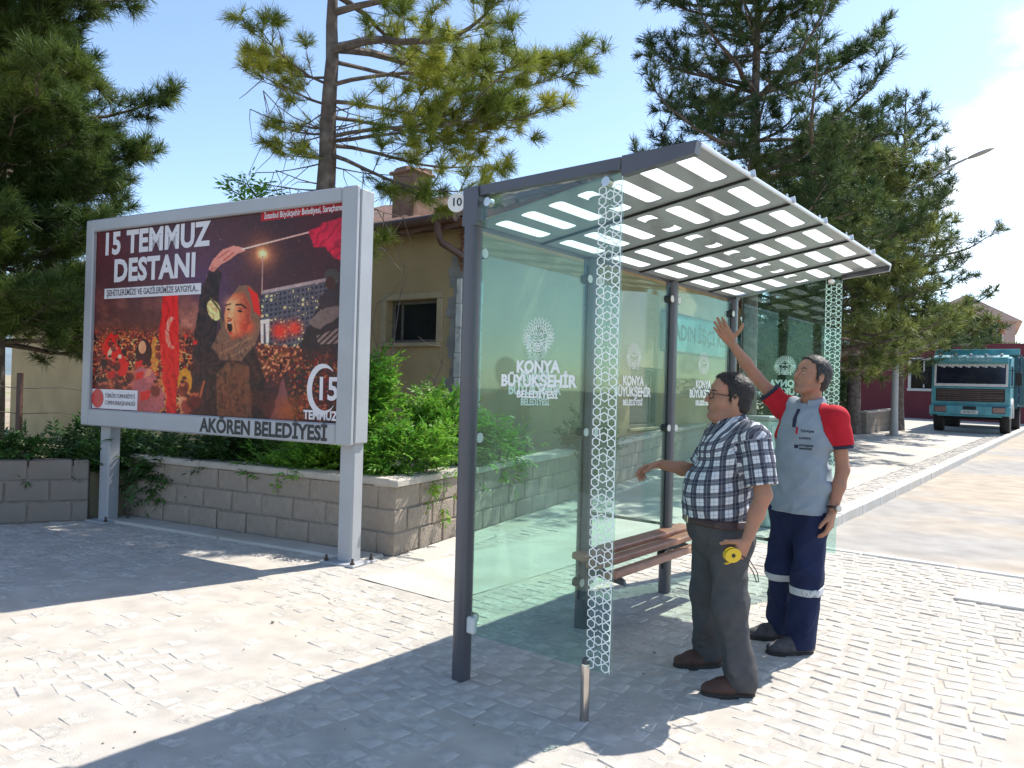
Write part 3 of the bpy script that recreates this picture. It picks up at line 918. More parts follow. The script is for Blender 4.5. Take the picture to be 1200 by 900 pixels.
# smoke and far crowd at left
lay(np.clip((GY - 330) / 60, 0, 1) * (GX < 250), C(96, 68, 60), .8)
lay(np.clip(fbm(.05, 9) * .8 + .3, 0, 1) * np.exp(-((GY - 385) / 35.) ** 2) * (GX < 235), C(168, 132, 122), .8)
cl = np.clip((GY - 385) / 22, 0, 1) * np.clip((238 - GX) / 12, 0, 1)
cr1, cr2, cr3 = fbm(.32, 21), fbm(.38, 31), fbm(.28, 51)
lay(cl, C(66, 34, 32))
lay(cl * np.clip(cr1 * 3 - .3, 0, 1), C(150, 52, 40)); lay(cl * np.clip(cr2 * 3 - .9, 0, 1), C(196, 138, 84)); lay(cl * np.clip(cr3 * 3 - .9, 0, 1), C(36, 24, 26))
lay(cl * np.clip(fbm(.6, 61) * 4 - 1.9, 0, 1), C(232, 200, 150))
# crowd under the building at right
cl2 = np.clip((GY - 398) / 10, 0, 1) * np.clip((GX - 300) / 6, 0, 1) * np.clip((455 - GY) / 20, 0, 1)
lay(cl2, C(96, 62, 52)); lay(cl2 * np.clip(cr2 * 3 - .4, 0, 1), C(190, 146, 116)); lay(cl2 * np.clip(cr1 * 3 - .6, 0, 1), C(48, 34, 36))
# grid-front building
bld = poly([(308, 342), (397, 322), (397, 408), (308, 404)])
lay(bld, C(84, 92, 104)); lay(bld * np.clip((GX - 308) / 110, 0, 1), C(112, 118, 128), .5)
wv = ((GX - 308) % 5.2 < 3.0) & (((GY - 342 + (GX - 308) * .20) % 5.6) < 3.2)
lay(bld * wv, C(52, 58, 72)); lay(bld * wv * np.clip(fbm(.25, 77) * 4 - 1.2, 0, 1), C(222, 206, 168))
lay(poly([(308, 342), (397, 322), (397, 326), (308, 346)]), C(150, 152, 158))
lay(glow(330, 388, 9), C(230, 70, 48), .9); lay(glow(347, 384, 8), C(230, 80, 56), .85)
lay(poly([(307, 376), (318, 374), (317, 402), (314, 402), (313, 380), (311, 380), (311, 403), (308, 403)]), C(206, 204, 204))
# street light in the print
lay(glow(310, 299, 17), C(228, 176, 118), .55); lay(glow(310, 299, 5.5), C(255, 240, 196), 1.0); lay(line([(310, 302), (309, 345)], .7), C(150, 140, 140))
# soldiers / vehicle silhouette at right
lay(poly([(340, 428), (356, 396), (366, 372), (380, 350), (386, 334), (397, 330), (399, 492), (330, 492), (332, 452)], wob=1.5, sd=2), C(58, 54, 54))
lay(poly([(362, 378), (378, 360), (398, 352), (398, 368), (376, 384)], wob=1), C(116, 116, 116)); lay(poly([(372, 392), (398, 382), (398, 400), (374, 402)]) * ((GX + GY) % 7 < 4), C(134, 134, 134))
lay(ellm(390, 322, 9, 8), C(76, 82, 80)); lay(ellm(388, 331, 6, 8), C(72, 54, 48)); lay(poly([(374, 350), (384, 338), (398, 340), (398, 356), (378, 362)], wob=1), C(64, 62, 66))
lay(cl2 * 0 + np.clip((GY - 405) / 20, 0, 1) * np.clip((GX - 338) / 6, 0, 1) * np.clip(cr1 * 2.5 - .4, 0, 1), C(110, 44, 42)); lay(np.clip((GY - 400) / 30, 0, 1) * np.clip((GX - 338) / 6, 0, 1) * np.clip(cr2 * 3 - 1.1, 0, 1), C(170, 128, 92))
lay(poly([(318, 492), (334, 440), (346, 492)], wob=1), C(116, 96, 108)); lay(glow(340, 480, 16), C(170, 120, 62), .7)
# leftmost flag with crescent
lay(poly([(116, 414), (130, 396), (152, 432), (150, 446), (134, 446)], wob=1.2), C(204, 40, 34)); lay(ellm(133, 421, 7, 9, .3) * (1 - ellm(136, 422, 5.6, 7.4, .3)), C(246, 220, 200)); lay(ellm(141, 424, 2.4, 2.6), C(246, 220, 200))
# tall centre flag
lay(poly([(192, 348), (210, 346), (212, 420), (209, 492), (198, 492), (192, 440), (188, 400)], wob=1.3, sd=5), C(186, 26, 30)); lay(glow(202, 400, 20) * poly([(192, 348), (210, 346), (212, 420), (209, 492), (198, 492), (188, 400)]), C(216, 50, 44), .6)
lay(ellm(203, 394, 8, 20) * (1 - ellm(207, 394, 7.4, 17)), C(232, 178, 168), .9)
lay(ellm(219, 452, 9, 18), C(176, 150, 60), .9); lay(ellm(219, 474, 8, 14), C(206, 182, 160), .8); lay(ellm(186, 470, 12, 22) * np.clip(.6 + cr1, 0, 1), C(196, 176, 110), .9); lay(ellm(183, 420, 5, 22), C(206, 168, 88), .7)
# standing girl
lay(poly([(154, 492), (150, 462), (158, 440), (168, 434), (180, 438), (192, 462), (196, 480), (180, 492)], wob=.8), C(150, 112, 132)); lay(ellm(170, 418, 10, 16), C(52, 32, 36)); lay(ellm(168, 412, 4.8, 8), C(214, 160, 136)); lay(line([(172, 452), (176, 440)], 3.2), C(204, 150, 140))
lay(line([(156, 470), (172, 452)], 4.2), C(140, 104, 126)); lay(line([(192, 468), (176, 450)], 4.2), C(160, 120, 140))
# shouting woman: sleeve, coat, headscarf, face
lay(poly([(226, 492), (228, 420), (232, 380), (238, 340), (252, 312), (262, 322), (258, 352), (256, 396), (262, 420), (260, 492)], wob=.8), C(50, 42, 46))
lay(poly([(244, 492), (246, 440), (256, 408), (280, 396), (300, 406), (312, 440), (318, 492)], wob=.8), C(58, 48, 46))
lay(poly([(258, 492), (256, 440), (272, 424), (294, 430), (298, 492)], wob=1), C(104, 86, 68)); lay(np.clip(np.sin(GX * .9 + cr1 * 2) * .5 + .2, 0, 1) * poly([(258, 492), (256, 440), (272, 424), (294, 430), (298, 492)]), C(80, 66, 54), .7)
lay(poly([(250, 410), (262, 384), (270, 356), (282, 336), (296, 336), (306, 352), (308, 384), (302, 404), (286, 424), (262, 424)], wob=.8), C(112, 100, 88))
lay(np.clip(np.sin((GX * .5 + GY * .9) * .7) - .2, 0, 1) * poly([(256, 410), (270, 400), (298, 396), (302, 404), (286, 422), (262, 422)]), C(146, 132, 112), .8)
lay(poly([(292, 337), (304, 346), (308, 372), (300, 366), (296, 348)]), C(206, 52, 44))
lay(poly([(268, 356), (276, 346), (288, 344), (296, 360), (295, 380), (286, 396), (274, 400), (267, 386), (265, 372)], soft=2), C(198, 146, 116)); lay(glow(291, 384, 8), C(226, 96, 60), .8); lay(glow(272, 358, 8), C(236, 196, 164), .5)
fc_ = poly([(268, 356), (276, 346), (288, 344), (296, 360), (295, 380), (286, 396), (274, 400), (267, 386), (265, 372)], soft=2)
lay(fc_ * np.clip((GX - 278) / 14, 0, 1), C(120, 62, 50), .75); lay(fc_ * np.clip((GY - 388) / 10, 0, 1), C(110, 60, 50), .6); lay(fc_ * np.clip((356 - GY) / 10, 0, 1), C(132, 84, 66), .5)
lay(ellm(271.5, 385, 3.4, 6.4, -.15, .2), C(40, 14, 16)); lay(ellm(271.5, 380.2, 2.2, .9, -.2), C(210, 196, 186)); lay(ellm(272.5, 392, 3.0, 1.2, .1, .3), C(150, 62, 56)); lay(ellm(271, 377.8, 3.2, 1.0, -.1, .3), C(150, 70, 62))
lay(ellm(270, 364.6, 2.3, 1.1, 0, .3), C(30, 16, 16)); lay(ellm(283.5, 366.2, 3.4, 1.5, .18, .3), C(30, 16, 16)); lay(ellm(284, 363.4, 4.6, 1.6, .2, .5), C(120, 74, 58), .7)
lay(line([(266.8, 360), (272.5, 358)], .75), C(44, 24, 22)); lay(line([(279, 359), (285, 358.4), (290.5, 362.5)], .95), C(44, 24, 22)); lay(poly([(274.5, 361), (269, 373.5), (273, 375.5), (276.5, 372)], soft=2), C(226, 176, 146), .7); lay(line([(269, 374.5), (273.5, 376)], .7), C(116, 62, 50)); lay(line([(277, 378), (279, 390)], .6), C(140, 84, 66), .7)
lay(ellm(253, 366, 8, 13, -.35), C(214, 210, 160)); lay(line([(249, 352), (260, 366), (262, 384)], 1.2), C(92, 96, 72))
# raised hand, flag pole and pink flag
lay(poly([(246, 318), (252, 306), (264, 294), (276, 290), (288, 293), (290, 296), (280, 299), (272, 306), (262, 312), (252, 322)], wob=.5), C(196, 146, 140)); lay(line([(258, 305), (270, 296)], .6), C(140, 92, 90)); lay(line([(264, 308), (276, 298)], .6), C(140, 92, 90))
lay(line([(286, 294), (366, 272)], .9), C(216, 200, 196))
lay(poly([(362, 272), (378, 262), (404, 254), (402, 304), (392, 302), (382, 288), (368, 290)], wob=1.5, sd=8), C(196, 42, 88)); lay(poly([(376, 280), (404, 270), (404, 284), (386, 290)], soft=6), C(220, 70, 110), .5)
# confetti
conf = np.clip(fbm(.7, 91, 2) * 6 - 6.6, 0, 1) * (GY < 340); lay(conf, C(190, 170, 168), .55)
lay(poly([(308, 250), (404, 236), (404, 247), (308, 261)]), C(160, 28, 48))
# painted light: folds, rim strokes and a darker border, as in an airbrushed poster
fold = fbm(.09, 101, 3)
coat = np.maximum(poly([(226, 492), (228, 420), (232, 380), (238, 340), (252, 312), (262, 322), (258, 352), (256, 396), (262, 420), (260, 492)]), poly([(244, 492), (246, 440), (256, 408), (280, 396), (300, 406), (312, 440), (318, 492)]))
lay(coat * np.clip(np.sin(GX * .45 + fold * 5) - .35, 0, 1), C(98, 82, 78), .45); lay(coat * np.clip(-np.sin(GX * .45 + fold * 5) - .4, 0, 1), C(26, 20, 24), .6)
flg = poly([(192, 348), (210, 346), (212, 420), (209, 492), (198, 492), (192, 440), (188, 400)], wob=1.3, sd=5)
lay(flg * np.clip(np.sin(GX * .7 - GY * .12 + fold * 3) - .2, 0, 1), C(236, 80, 66), .5); lay(flg * np.clip(-np.sin(GX * .7 - GY * .12 + fold * 3) - .3, 0, 1), C(100, 10, 18), .65)
lay(poly([(362, 272), (378, 262), (404, 254), (402, 304), (392, 302), (382, 288), (368, 290)], wob=1.5, sd=8) * np.clip(np.sin(GX * .5 + GY * .35 + fold * 3) - .1, 0, 1), C(120, 20, 60), .6)
for k_ in range(70):                                   # heads, arms and banners of the crowd
    hx_, hy_ = 112 + 122 * _lat[k_ % 64, 3, 5], 398 + 84 * _lat[k_ % 64, 9, (k_ // 64) + 1]
    if abs(hx_ - 170) < 14 or 188 < hx_ < 213: continue
    sc_ = .6 + (hy_ - 398) / 70; tone = _lat[k_ % 64, 20, 2]
    lay(ellm(hx_, hy_ + 6 * sc_, 5 * sc_, 6 * sc_, 0, .3), C(40 + 90 * tone, 26 + 30 * tone, 28 + 26 * tone), .8); lay(ellm(hx_, hy_, 2.3 * sc_, 3 * sc_, 0, .3), C(150 + 60 * tone, 100 + 50 * tone, 78 + 40 * tone), .85)
    lay(ellm(hx_, hy_ - 1.6 * sc_, 2.5 * sc_, 1.9 * sc_, 0, .4), C(34, 22, 22), .8)
    if k_ % 3 == 0: lay(line([(hx_ + 3 * sc_, hy_ + 4), (hx_ + 6 * sc_, hy_ - 9 * sc_)], .9 * sc_), C(176, 118, 88), .7)
    if k_ % 5 == 0: lay(poly([(hx_ + 6 * sc_, hy_ - 9 * sc_), (hx_ + 13 * sc_, hy_ - 11 * sc_), (hx_ + 12 * sc_, hy_ - 5 * sc_), (hx_ + 6 * sc_, hy_ - 3 * sc_)]), C(190, 34, 34), .85)
for k_ in range(40):
    hx_, hy_ = 304 + 50 * _lat[k_, 33, 5], 402 + 30 * _lat[k_, 39, 1]
    lay(ellm(hx_, hy_, 1.6, 2.2, 0, .3), C(206, 160, 130), .8); lay(ellm(hx_, hy_ + 4, 2.6, 3.6, 0, .3), C(90, 40 + 50 * _lat[k_, 1, 1], 44), .7)
vig = np.clip((np.hypot((fx - .5) * 1.1, (fy - .5)) - .38) / .4, 0, 1); lay(vig, C(40, 22, 30), .45)
lay(glow(190, 470, 60) * (GY > 400), C(230, 130, 70), .14)
# print grain
lum = img.mean(2, keepdims=True); img = lum + (img - lum) * 1.15; img = img * np.array([1.10, .93, .86]); lay(np.clip((GY - 380) / 90, 0, 1) * np.clip(.5 + fbm(.06, 121), 0, 1), C(150, 66, 40), .22)
img = np.clip(img, 0, 1); img = img * .55 + .45 * img * img * (3 - 2 * img)
img *= (1 + .10 * fbm(.9, 7, 2) + .06 * fbm(.2, 17, 2))[..., None]
img = np.clip(img, 0.02, 1)
lin = np.where(img <= .04045, img / 12.92, ((img + .055) / 1.055) ** 2.4) * 1.12
gxv = PX0 + fx * PW; gzv = PZ0 + fy * PH
vv_ = np.stack([gxv, gxv * 0 - .004, gzv], -1).reshape(-1, 3)
ii = np.arange(NX * NY).reshape(NY, NX)
ff = np.stack([ii[:-1, :-1], ii[:-1, 1:], ii[1:, 1:], ii[1:, :-1]], -1).reshape(-1, 4)
mp = bpy.data.materials.new('printed_poster'); mp.use_nodes = True
_at = mp.node_tree.nodes.new('ShaderNodeAttribute'); _at.attribute_name = 'ink'
mp.node_tree.links.new(_at.outputs['Color'], mp.node_tree.nodes['Principled BSDF'].inputs['Base Color'])
mp.node_tree.nodes['Principled BSDF'].inputs['Roughness'].default_value = .42
mp.node_tree.nodes['Principled BSDF'].inputs['Specular IOR Level'].default_value = .25
pm = np_mesh('poster', vv_, ff, mp, False, {'ink': np.concatenate([np.clip(lin, 0, .8).reshape(-1, 3), np.ones((NX * NY, 1))], 1)})
poster = link('poster', pm, bb)
poster['label'] = 'night crowd print with a shouting woman in a headscarf'
M_pwhite = mat('poster_white_ink', (0.66, 0.63, 0.65), 0.4, 0.05)
M_pgrey = mat('poster_grey_ink', (0.10, 0.08, 0.09), 0.4, 0.05)
M_pred = mat('poster_red_ink', (0.55, 0.03, 0.03), 0.4, 0.05)
def on_poster(x, y): a, b = d2u(x, y); return PX0 + a * PW, PZ0 + b * PH
def ptext(name, s, xa, ya, xb, yb, size, m, bold=0, n=1, space=1.0):
    """fit lettering between two draft points."""
    p, q = on_poster(xa, ya), on_poster(xb, yb)
    o = text(name, s, size, m, poster, ((p[0] + q[0]) / 2, -.006 - .0012 * n, (p[1] + q[1]) / 2), (R(90), 0, 0), bold=bold, space=space)
    w = o.dimensions.x or 1
    vs = [v.co.x for v in o.data.vertices]; w = max(vs) - min(vs)
    o.scale.x = abs(q[0] - p[0]) / w
    return o
def pbox(name, xa, ya, xb, yb, m, n=1):
    p, q = on_poster(xa, ya), on_poster(xb, yb)
    return MB().box(((p[0] + q[0]) / 2, -.005 - .0008 * n, (p[1] + q[1]) / 2), (abs(q[0] - p[0]), .0012, abs(q[1] - p[1]))).obj(name, m, poster)
ptext('lettering', '15 TEMMUZ', 121, 291, 246, 280, .31, M_pwhite, .012, space=1.04)
ptext('lettering', 'DESTANI', 134, 324, 231, 315, .31, M_pwhite, .012, space=1.04)
pbox('caption_strip', 122, 356.5, 238, 334.5, M_pwhite, 1)
ptext('lettering', 'ŞEHİTLERİMİZE VE GAZİLERİMİZE SAYGIYLA...', 125, 349.8, 235, 341.2, .085, M_pgrey, .001, 2)
pbox('sponsor_panel', 108, 485.5, 163, 463, M_pwhite, 1)
p_ = on_poster(115, 474)
dsk = MB(); dsk.lathe([(.098, 0), (.098, .0012)], 28); dsk.obj('red_seal', M_pred, poster, (p_[0], -.0085, p_[1]), (R(90), 0, 0))
ptext('lettering', 'TÜRKİYE CUMHURİYETİ', 124, 470, 160, 471.5, .060, M_pgrey, 0, 2)
ptext('lettering', 'CUMHURBAŞKANLIĞI', 124, 478.5, 160, 479.5, .060, M_pgrey, 0, 2)
ptext('lettering', 'İstanbul Büyükşehir Belediyesi, Saraçhane', 312, 255, 402, 243.5, .075, M_pwhite, .001)
# crescent-and-15 badge
cx_, cz_ = on_poster(378.5, 453)
cres = [(math.cos(a) * .17, math.sin(a) * .215) for a in np.linspace(R(48), R(322), 40)] + [(.032 + math.cos(a) * .145, math.sin(a) * .180) for a in np.linspace(R(312), R(55), 40)]
mb = MB(); mb.prism(cres, 0, .001); mb.obj('crescent_badge', M_pwhite, poster, (cx_, -.006, cz_), (R(90), 0, 0))
text('lettering', '15', .27, M_pwhite, poster, (cx_ + .055, -.0068, cz_ - .005), (R(90), 0, 0), bold=.006, xs=.95)
ptext('lettering', 'TEMMUZ', 357, 482.5, 396, 484.5, .105, M_pwhite, .004, 1)
# ================================================================== glass bus shelter
M_steel = mat('anthracite_steel', (0.085, 0.085, 0.10), 0.42, 0.08, 4, 0.1, 60, metal=.25, coat=.15)
M_gask = mat('black_gasket', (0.012, 0.012, 0.013), 0.6, 0.1)
M_trim = mat('bright_aluminium', (0.62, 0.63, 0.64), 0.35, 0.06, 6, metal=.6)
M_chrome = mat('brushed_stainless', (0.55, 0.50, 0.46), 0.22, 0.08, 8, metal=1.0)
M_cap = mat('white_clamp', (0.66, 0.66, 0.64), 0.4, 0.06)
M_vin = trans_mat('white_glass_print', (0.97, 0.98, 0.97), .75)
M_glass = glass_mat('green_tinted_glass', (0.805, 0.925, 0.893))
M_edge = mat('glass_edge', (0.10, 0.32, 0.24), 0.15, 0.05)
M_roofg = trans_mat('grey_printed_roof_glass', (0.36, 0.375, 0.36), .40)
M_frost = trans_mat('frosted_roof_window', (0.92, 0.93, 0.92), .08)
M_wood = mat('varnished_bench_wood', (0.36, 0.15, 0.09), 0.42, 0.2, 5, 0.25, 40, col2=(0.28, 0.105, 0.065), mixscale=7, coat=.2)
SL, BAY, ZR, ZF, VR, HT = 3.498, 1.1326, 2.334, 2.532, 1.233, 2.53
sh = thing('bus_shelter', 'glass bus shelter with grey posts, white municipal lettering and a slatted grey roof', 'bus shelter', (AX, AY, 0), YAW)
def L3(u, v, z): return (u, -v, z)
posts = []
for k in range(4):
    u_ = BAY * k + (.0 if k < 3 else .03)
    top = HT - .04 if k in (0, 3) else ZR
    n = 20
    prof = [(math.copysign(abs(math.cos(a)) ** .6, math.cos(a)) * .045, math.copysign(abs(math.sin(a)) ** .6, math.sin(a)) * .040) for a in np.linspace(0, 2 * math.pi, n, endpoint=False)]
    mb = MB(); mb.prism(prof, 0, top - .16 if k in (0, 3) else top)
    p = mb.obj('post', M_steel, sh, L3(u_, 0, 0), smooth=True)
    gl_ = MB()
    for du in ((.049, ) if k == 0 else (-.049, .049) if k < 3 else (-.049, )):
        gl_.box((du, 0, 1.24), (.010, .012, 2.10))
    gl_.obj('glazing_gasket', M_gask, p)
    posts.append(p)
    for zc_ in (.30, 1.24, 2.20):
        for sg_ in ((1,) if k == 0 else (-1, 1) if k < 3 else (-1,)):
            cb_ = MB(); cb_.cyl((sg_ * .058, -.034, zc_), (sg_ * .058, .026, zc_), .026, 16)
            cb_.obj('glass_clamp', M_cap, p, smooth=True)
            cb_ = MB(); cb_.cyl((sg_ * .064, -.030, zc_), (sg_ * .064, .022, zc_), .0285, 16); cb_.obj('clamp_gasket', M_gask, p)
# rounded head of the end posts carrying the side beams
for k, u_ in ((0, 0.0), (3, BAY * 3 + .03)):
    hb = MB()
    prof = [(-.085, HT - .30), (.07, HT - .30), (.075, HT), (-.03, HT), (-.075, HT - .08)]
    if k == 3: prof = [(-.07, HT - .30), (.07, HT - .30), (.07, HT), (-.07, HT)]
    hb.prism([(a, b) for a, b in [(-.045, HT - .20), (.042, HT - .20), (.042, HT - .001), (-.055, HT - .001), (-.062, HT - .05)]], -.042, .042, frame=lambda a, b, c: (c, a, b))
    hb.obj('post_head', M_steel, sh, L3(u_, 0, 0))
# rear beam and its pale rounded end
rb = MB(); rb.tube([(-.02, 0, 0), (SL + .06, 0, 0)], .036, 14)
rb.obj('rear_beam', M_steel, sh, (0, .018, ZR + .03), smooth=True)
eb = MB(); eb.cyl((-.035, .03, HT - .055), (.10, .03, HT - .055), .042, 16); eb.obj('beam_end', M_trim, sh, smooth=True)
# stop number disc on the near post head
nd = MB(); nd.lathe([(.048, 0), (.050, .003), (.048, .008)], 24)
no_ = nd.obj('number_disc', M_cap, sh, (-.052, .075, HT - .075), (0, R(-90), 0), smooth=True)
no_.rotation_euler = (R(90), 0, R(-90 + 28))
text('number', '10', .058, M_gask, no_, (0, 0, .0088), (0, 0, 0), bold=.001)
# side beams and deeper front arms
for u_ in (0.0, SL):
    s_ = MB()
    s_.prism([(.035, HT - .05), (.882, HT - .045), (.882, HT + .008), (.035, HT)], -.022, .022, frame=lambda a, b, c: (c, -a, b))
    s_.obj('side_beam', M_steel, sh, (u_ - .01, 0, 0))
    s_ = MB()
    s_.prism([(.888, HT - .075), (VR, HT - .035), (VR + .01, HT + .018), (.888, HT + .012)], -.022, .022, frame=lambda a, b, c: (c, -a, b))
    s_.obj('front_arm', M_steel, sh, (u_ - .01, 0, 0))
# six roof panels: grey printed glass with frosted slots, the fourth row broken by the round emblem
PWD = SL / 6
rs = math.atan2(ZF - ZR, VR); RL = math.hypot(VR, ZF - ZR)
def rrect(cx, cy, w, h, r_, n=4):
    o = []
    for (sx, sy, a0) in ((1, 1, 0), (-1, 1, 90), (-1, -1, 180), (1, -1, 270)):
        for k in range(n + 1):
            a = R(a0 + 90 * k / n); o.append((cx + sx * (w / 2 - r_) + r_ * math.cos(a), cy + sy * (h / 2 - r_) + r_ * math.sin(a)))
    return o
rows = np.linspace(.105, RL - .115, 7)
shapes = []
SW, SH = PWD * .72, .088
for j, y in enumerate(rows):
    if j != 3: shapes.append(rrect(PWD / 2, y, SW, SH, .03))
    else:
        for sx in (-1, 1):
            x_in, x_out = .085, SW / 2
            pts = [(PWD / 2 + sx * x_in, y - SH / 2)] + [(PWD / 2 + sx * (x_out - .02), y - SH / 2), (PWD / 2 + sx * x_out, y - SH / 2 + .02), (PWD / 2 + sx * x_out, y + SH / 2 - .02), (PWD / 2 + sx * (x_out - .02), y + SH / 2)] + [(PWD / 2 + sx * x_in, y + SH / 2), (PWD / 2 + sx * (x_in + .024), y + SH / 4), (PWD / 2 + sx * (x_in + .03), y), (PWD / 2 + sx * (x_in + .024), y - SH / 4)]
            shapes.append(pts if sx > 0 else pts[::-1])
pmb = MB(); g_ = .006
pmb.prism([(g_, 0), (PWD - g_, 0), (PWD - g_, RL), (g_, RL)], -.004, .004, holes=shapes)
panel_me = pmb.mesh('roof_panel', M_roofg)
slot_me = []
for s_ in shapes:
    mb = MB(); mb.add([(x, y, 0) for x, y in s_], [tuple(range(len(s_)))]); slot_me.append(mb.mesh('frosted_slot', M_frost))
emb = MB()
for r0, r1 in ((.040, .030), (.022, .012)):
    ring = [(math.cos(a), math.sin(a) * .62) for a in np.linspace(0, 2 * math.pi, 28, endpoint=False)]
    emb.prism([(PWD / 2 + x * r0, rows[3] + y * r0) for x, y in ring], -.0052, -.0046, holes=[[(PWD / 2 + x * r1, rows[3] + y * r1) for x, y in ring]])
emb.prism([(PWD / 2 + math.cos(a) * .052, rows[3] + math.sin(a) * .036) for a in np.linspace(0, 2 * math.pi, 24, endpoint=False)], -.0062, -.0056, holes=[[(PWD / 2 + math.cos(a) * .043, rows[3] + math.sin(a) * .029) for a in np.linspace(0, 2 * math.pi, 24, endpoint=False)]])
emb_me = emb.mesh('emblem', M_frost)
for k in range(6):
    p = link('roof_panel', panel_me, sh, (k * PWD, 0, ZR + .012), (0, 0, 0))
    p.matrix_local = Matrix.Translation((k * PWD, 0.0, ZR + .012)) @ Matrix(((1, 0, 0, 0), (0, -math.cos(rs), math.sin(rs), 0), (0, math.sin(rs), math.cos(rs), 0), (0, 0, 0, 1)))
    for me in slot_me: link('frosted_slot', me, p)
    link('emblem', emb_me, p)
jm = MB(); jm.box((0, RL / 2, -.004), (.011, RL - .01, .024)); jme = jm.mesh('roof_joint', M_gask)
for k in range(1, 6):
    j = link('roof_joint', jme, sh)
    j.matrix_local = Matrix.Translation((k * PWD, 0.0, ZR + .012)) @ Matrix(((1, 0, 0, 0), (0, -math.cos(rs), math.sin(rs), 0), (0, math.sin(rs), math.cos(rs), 0), (0, 0, 0, 1)))
    c_ = MB(); c_.box((0, 0, 0), (.012, .045, .035), bev=.003); c_.box((0, -.018, .022), (.010, .010, .04), bev=.002)
    c_.obj('edge_clip', M_trim, j, (0, RL + .004, .008))
ft = MB(); ft.box((SL / 2, -VR - .006, ZF + .010), (SL - .02, .014, .022), bev=.005); ft.obj('front_trim', M_trim, sh)

# printed crest: mirrored line-work of feathered heads under an arch, then the lettering
def crest(mb, s):
    w = .019 * s
    T = lambda P_: [(x * s, y * s) for x, y in P_]
    for k in range(13):
        a = R(8 + 164 * k / 12)
        c, sn = math.cos(a), math.sin(a)
        r0, r1 = .30, .50
        m_ = ((r0 + r1) / 2)
        q = .045
        ribbon(mb, T([(c * r0, sn * r0), (c * m_ - sn * q, sn * m_ + c * q), (c * r1, sn * r1), (c * m_ + sn * q, sn * m_ - c * q)]), w, True)
    for k in range(9):
        a = R(20 + 140 * k / 8); c, sn = math.cos(a), math.sin(a)
        ribbon(mb, T([(c * .20, sn * .22), (c * .27, sn * .28)]), w)
    ribbon(mb, T([(math.cos(R(a)) * .285, math.sin(R(a)) * .285) for a in range(0, 181, 12)]), w)
    for sx in (-1, 1):
        M_ = lambda P_: T([(sx * x, y) for x, y in P_])
        ribbon(mb, M_([(.03, .16), (.09, .21), (.16, .17), (.17, .09), (.11, .04), (.14, -.02)]), w)
        ribbon(mb, M_([(.05, .09), (.09, .12), (.11, .08), (.07, .05)]), w, True)
        ribbon(mb, M_([(.03, .02), (.05, .10)]), w)
        for k in range(5):
            y = .02 - .085 * k; x = .50 - .012 * k * k
            ribbon(mb, M_([(.30 - .01 * k, y + .02), (x - .06, y + .02), (x, y - .07), (x - .10, y - .03), (.28 - .012 * k, y - .03)]), w, True)
        ribbon(mb, M_([(.26, -.02), (.22, -.12), (.26, -.22), (.20, -.30)]), w)
        ribbon(mb, M_([(.18, -.06), (.10, -.10), (.02, -.08)]), w); ribbon(mb, M_([(.20, -.14), (.12, -.17), (.04, -.13)]), w)
    for rx, ry in ((.17, .10), (.11, .055), (.05, .022)):
        ribbon(mb, T([(math.cos(a) * rx, -.27 + math.sin(a) * ry) for a in np.linspace(0, 2 * math.pi, 20, endpoint=False)]), w, True)
def logo(parent, loc, rot, s=1.0):
    mb = MB(); crest(mb, .235 * s)
    mb.v = [(x, y, 0) for x, y, z in mb.v]
    Rm = Euler(rot).to_matrix()
    put = lambda dx, dy: tuple(Vector(loc) + Rm @ Vector((dx, dy, 0)))
    mb.obj('crest', M_vin, parent, put(0, .115 * s), rot)
    text('lettering', 'KONYA', .098 * s, M_vin, parent, put(0, -.068 * s), rot, bold=.0034, xs=.93, ext=.0003)
    text('lettering', 'BÜYÜKŞEHİR', .098 * s, M_vin, parent, put(0, -.153 * s), rot, bold=.0034, xs=.93, ext=.0003)
    text('lettering', 'BELEDİYESİ', .060 * s, M_vin, parent, put(0, -.233 * s), rot, bold=.0018, xs=.98, ext=.0003)
# star-and-hexagon lattice: touching hexagons, every other centre one left out so that stars open up
def lattice(h):
    mb = MB(); d = .0455; Rr = d / 2; dxc = d * .866; n = int(h / d)
    def hexa(cx, cy): ribbon(mb, [(cx + math.sin(R(60 * k)) * Rr * .93, cy + math.cos(R(60 * k)) * Rr * .93) for k in range(6)], .0062, True)
    for k in range(n):
        y = d * (k + .5)
        hexa(-dxc, y); hexa(dxc, y)
        if k < n - 1 and k % 2 == 0: hexa(0, y + d / 2)
        if k < n - 1:
            for sx in (-1, 1):
                if k % 2: ribbon(mb, [(sx * (dxc - Rr * .80), y + d * .28), (sx * .004, y + d * .5 + (0.0))], .004)
    ribbon(mb, [(dxc + Rr * .99, 0), (dxc + Rr * .99, h)], .003)
    return mb
def glass_panel(name, w, z0, z1, loc, rot):
    """sheet in its own x-z plane, bottom left at loc."""
    g = MB(); g.box((w / 2, 0, (z0 + z1) / 2), (w, .010, z1 - z0), bev=.0015)
    return g.obj(name, M_glass, sh, loc, rot)
GZ0, GZ1 = .2415, 2.30
for k in range(3):
    w = BAY - .12 + (.03 if k == 2 else 0)
    p = glass_panel('rear_glass', w, GZ0, GZ1, (BAY * k + .06, .0, 0), (0, 0, 0))
    logo(p, (w / 2, -.0068, 1.635), (R(90), 0, 0), .90)
VG = .885
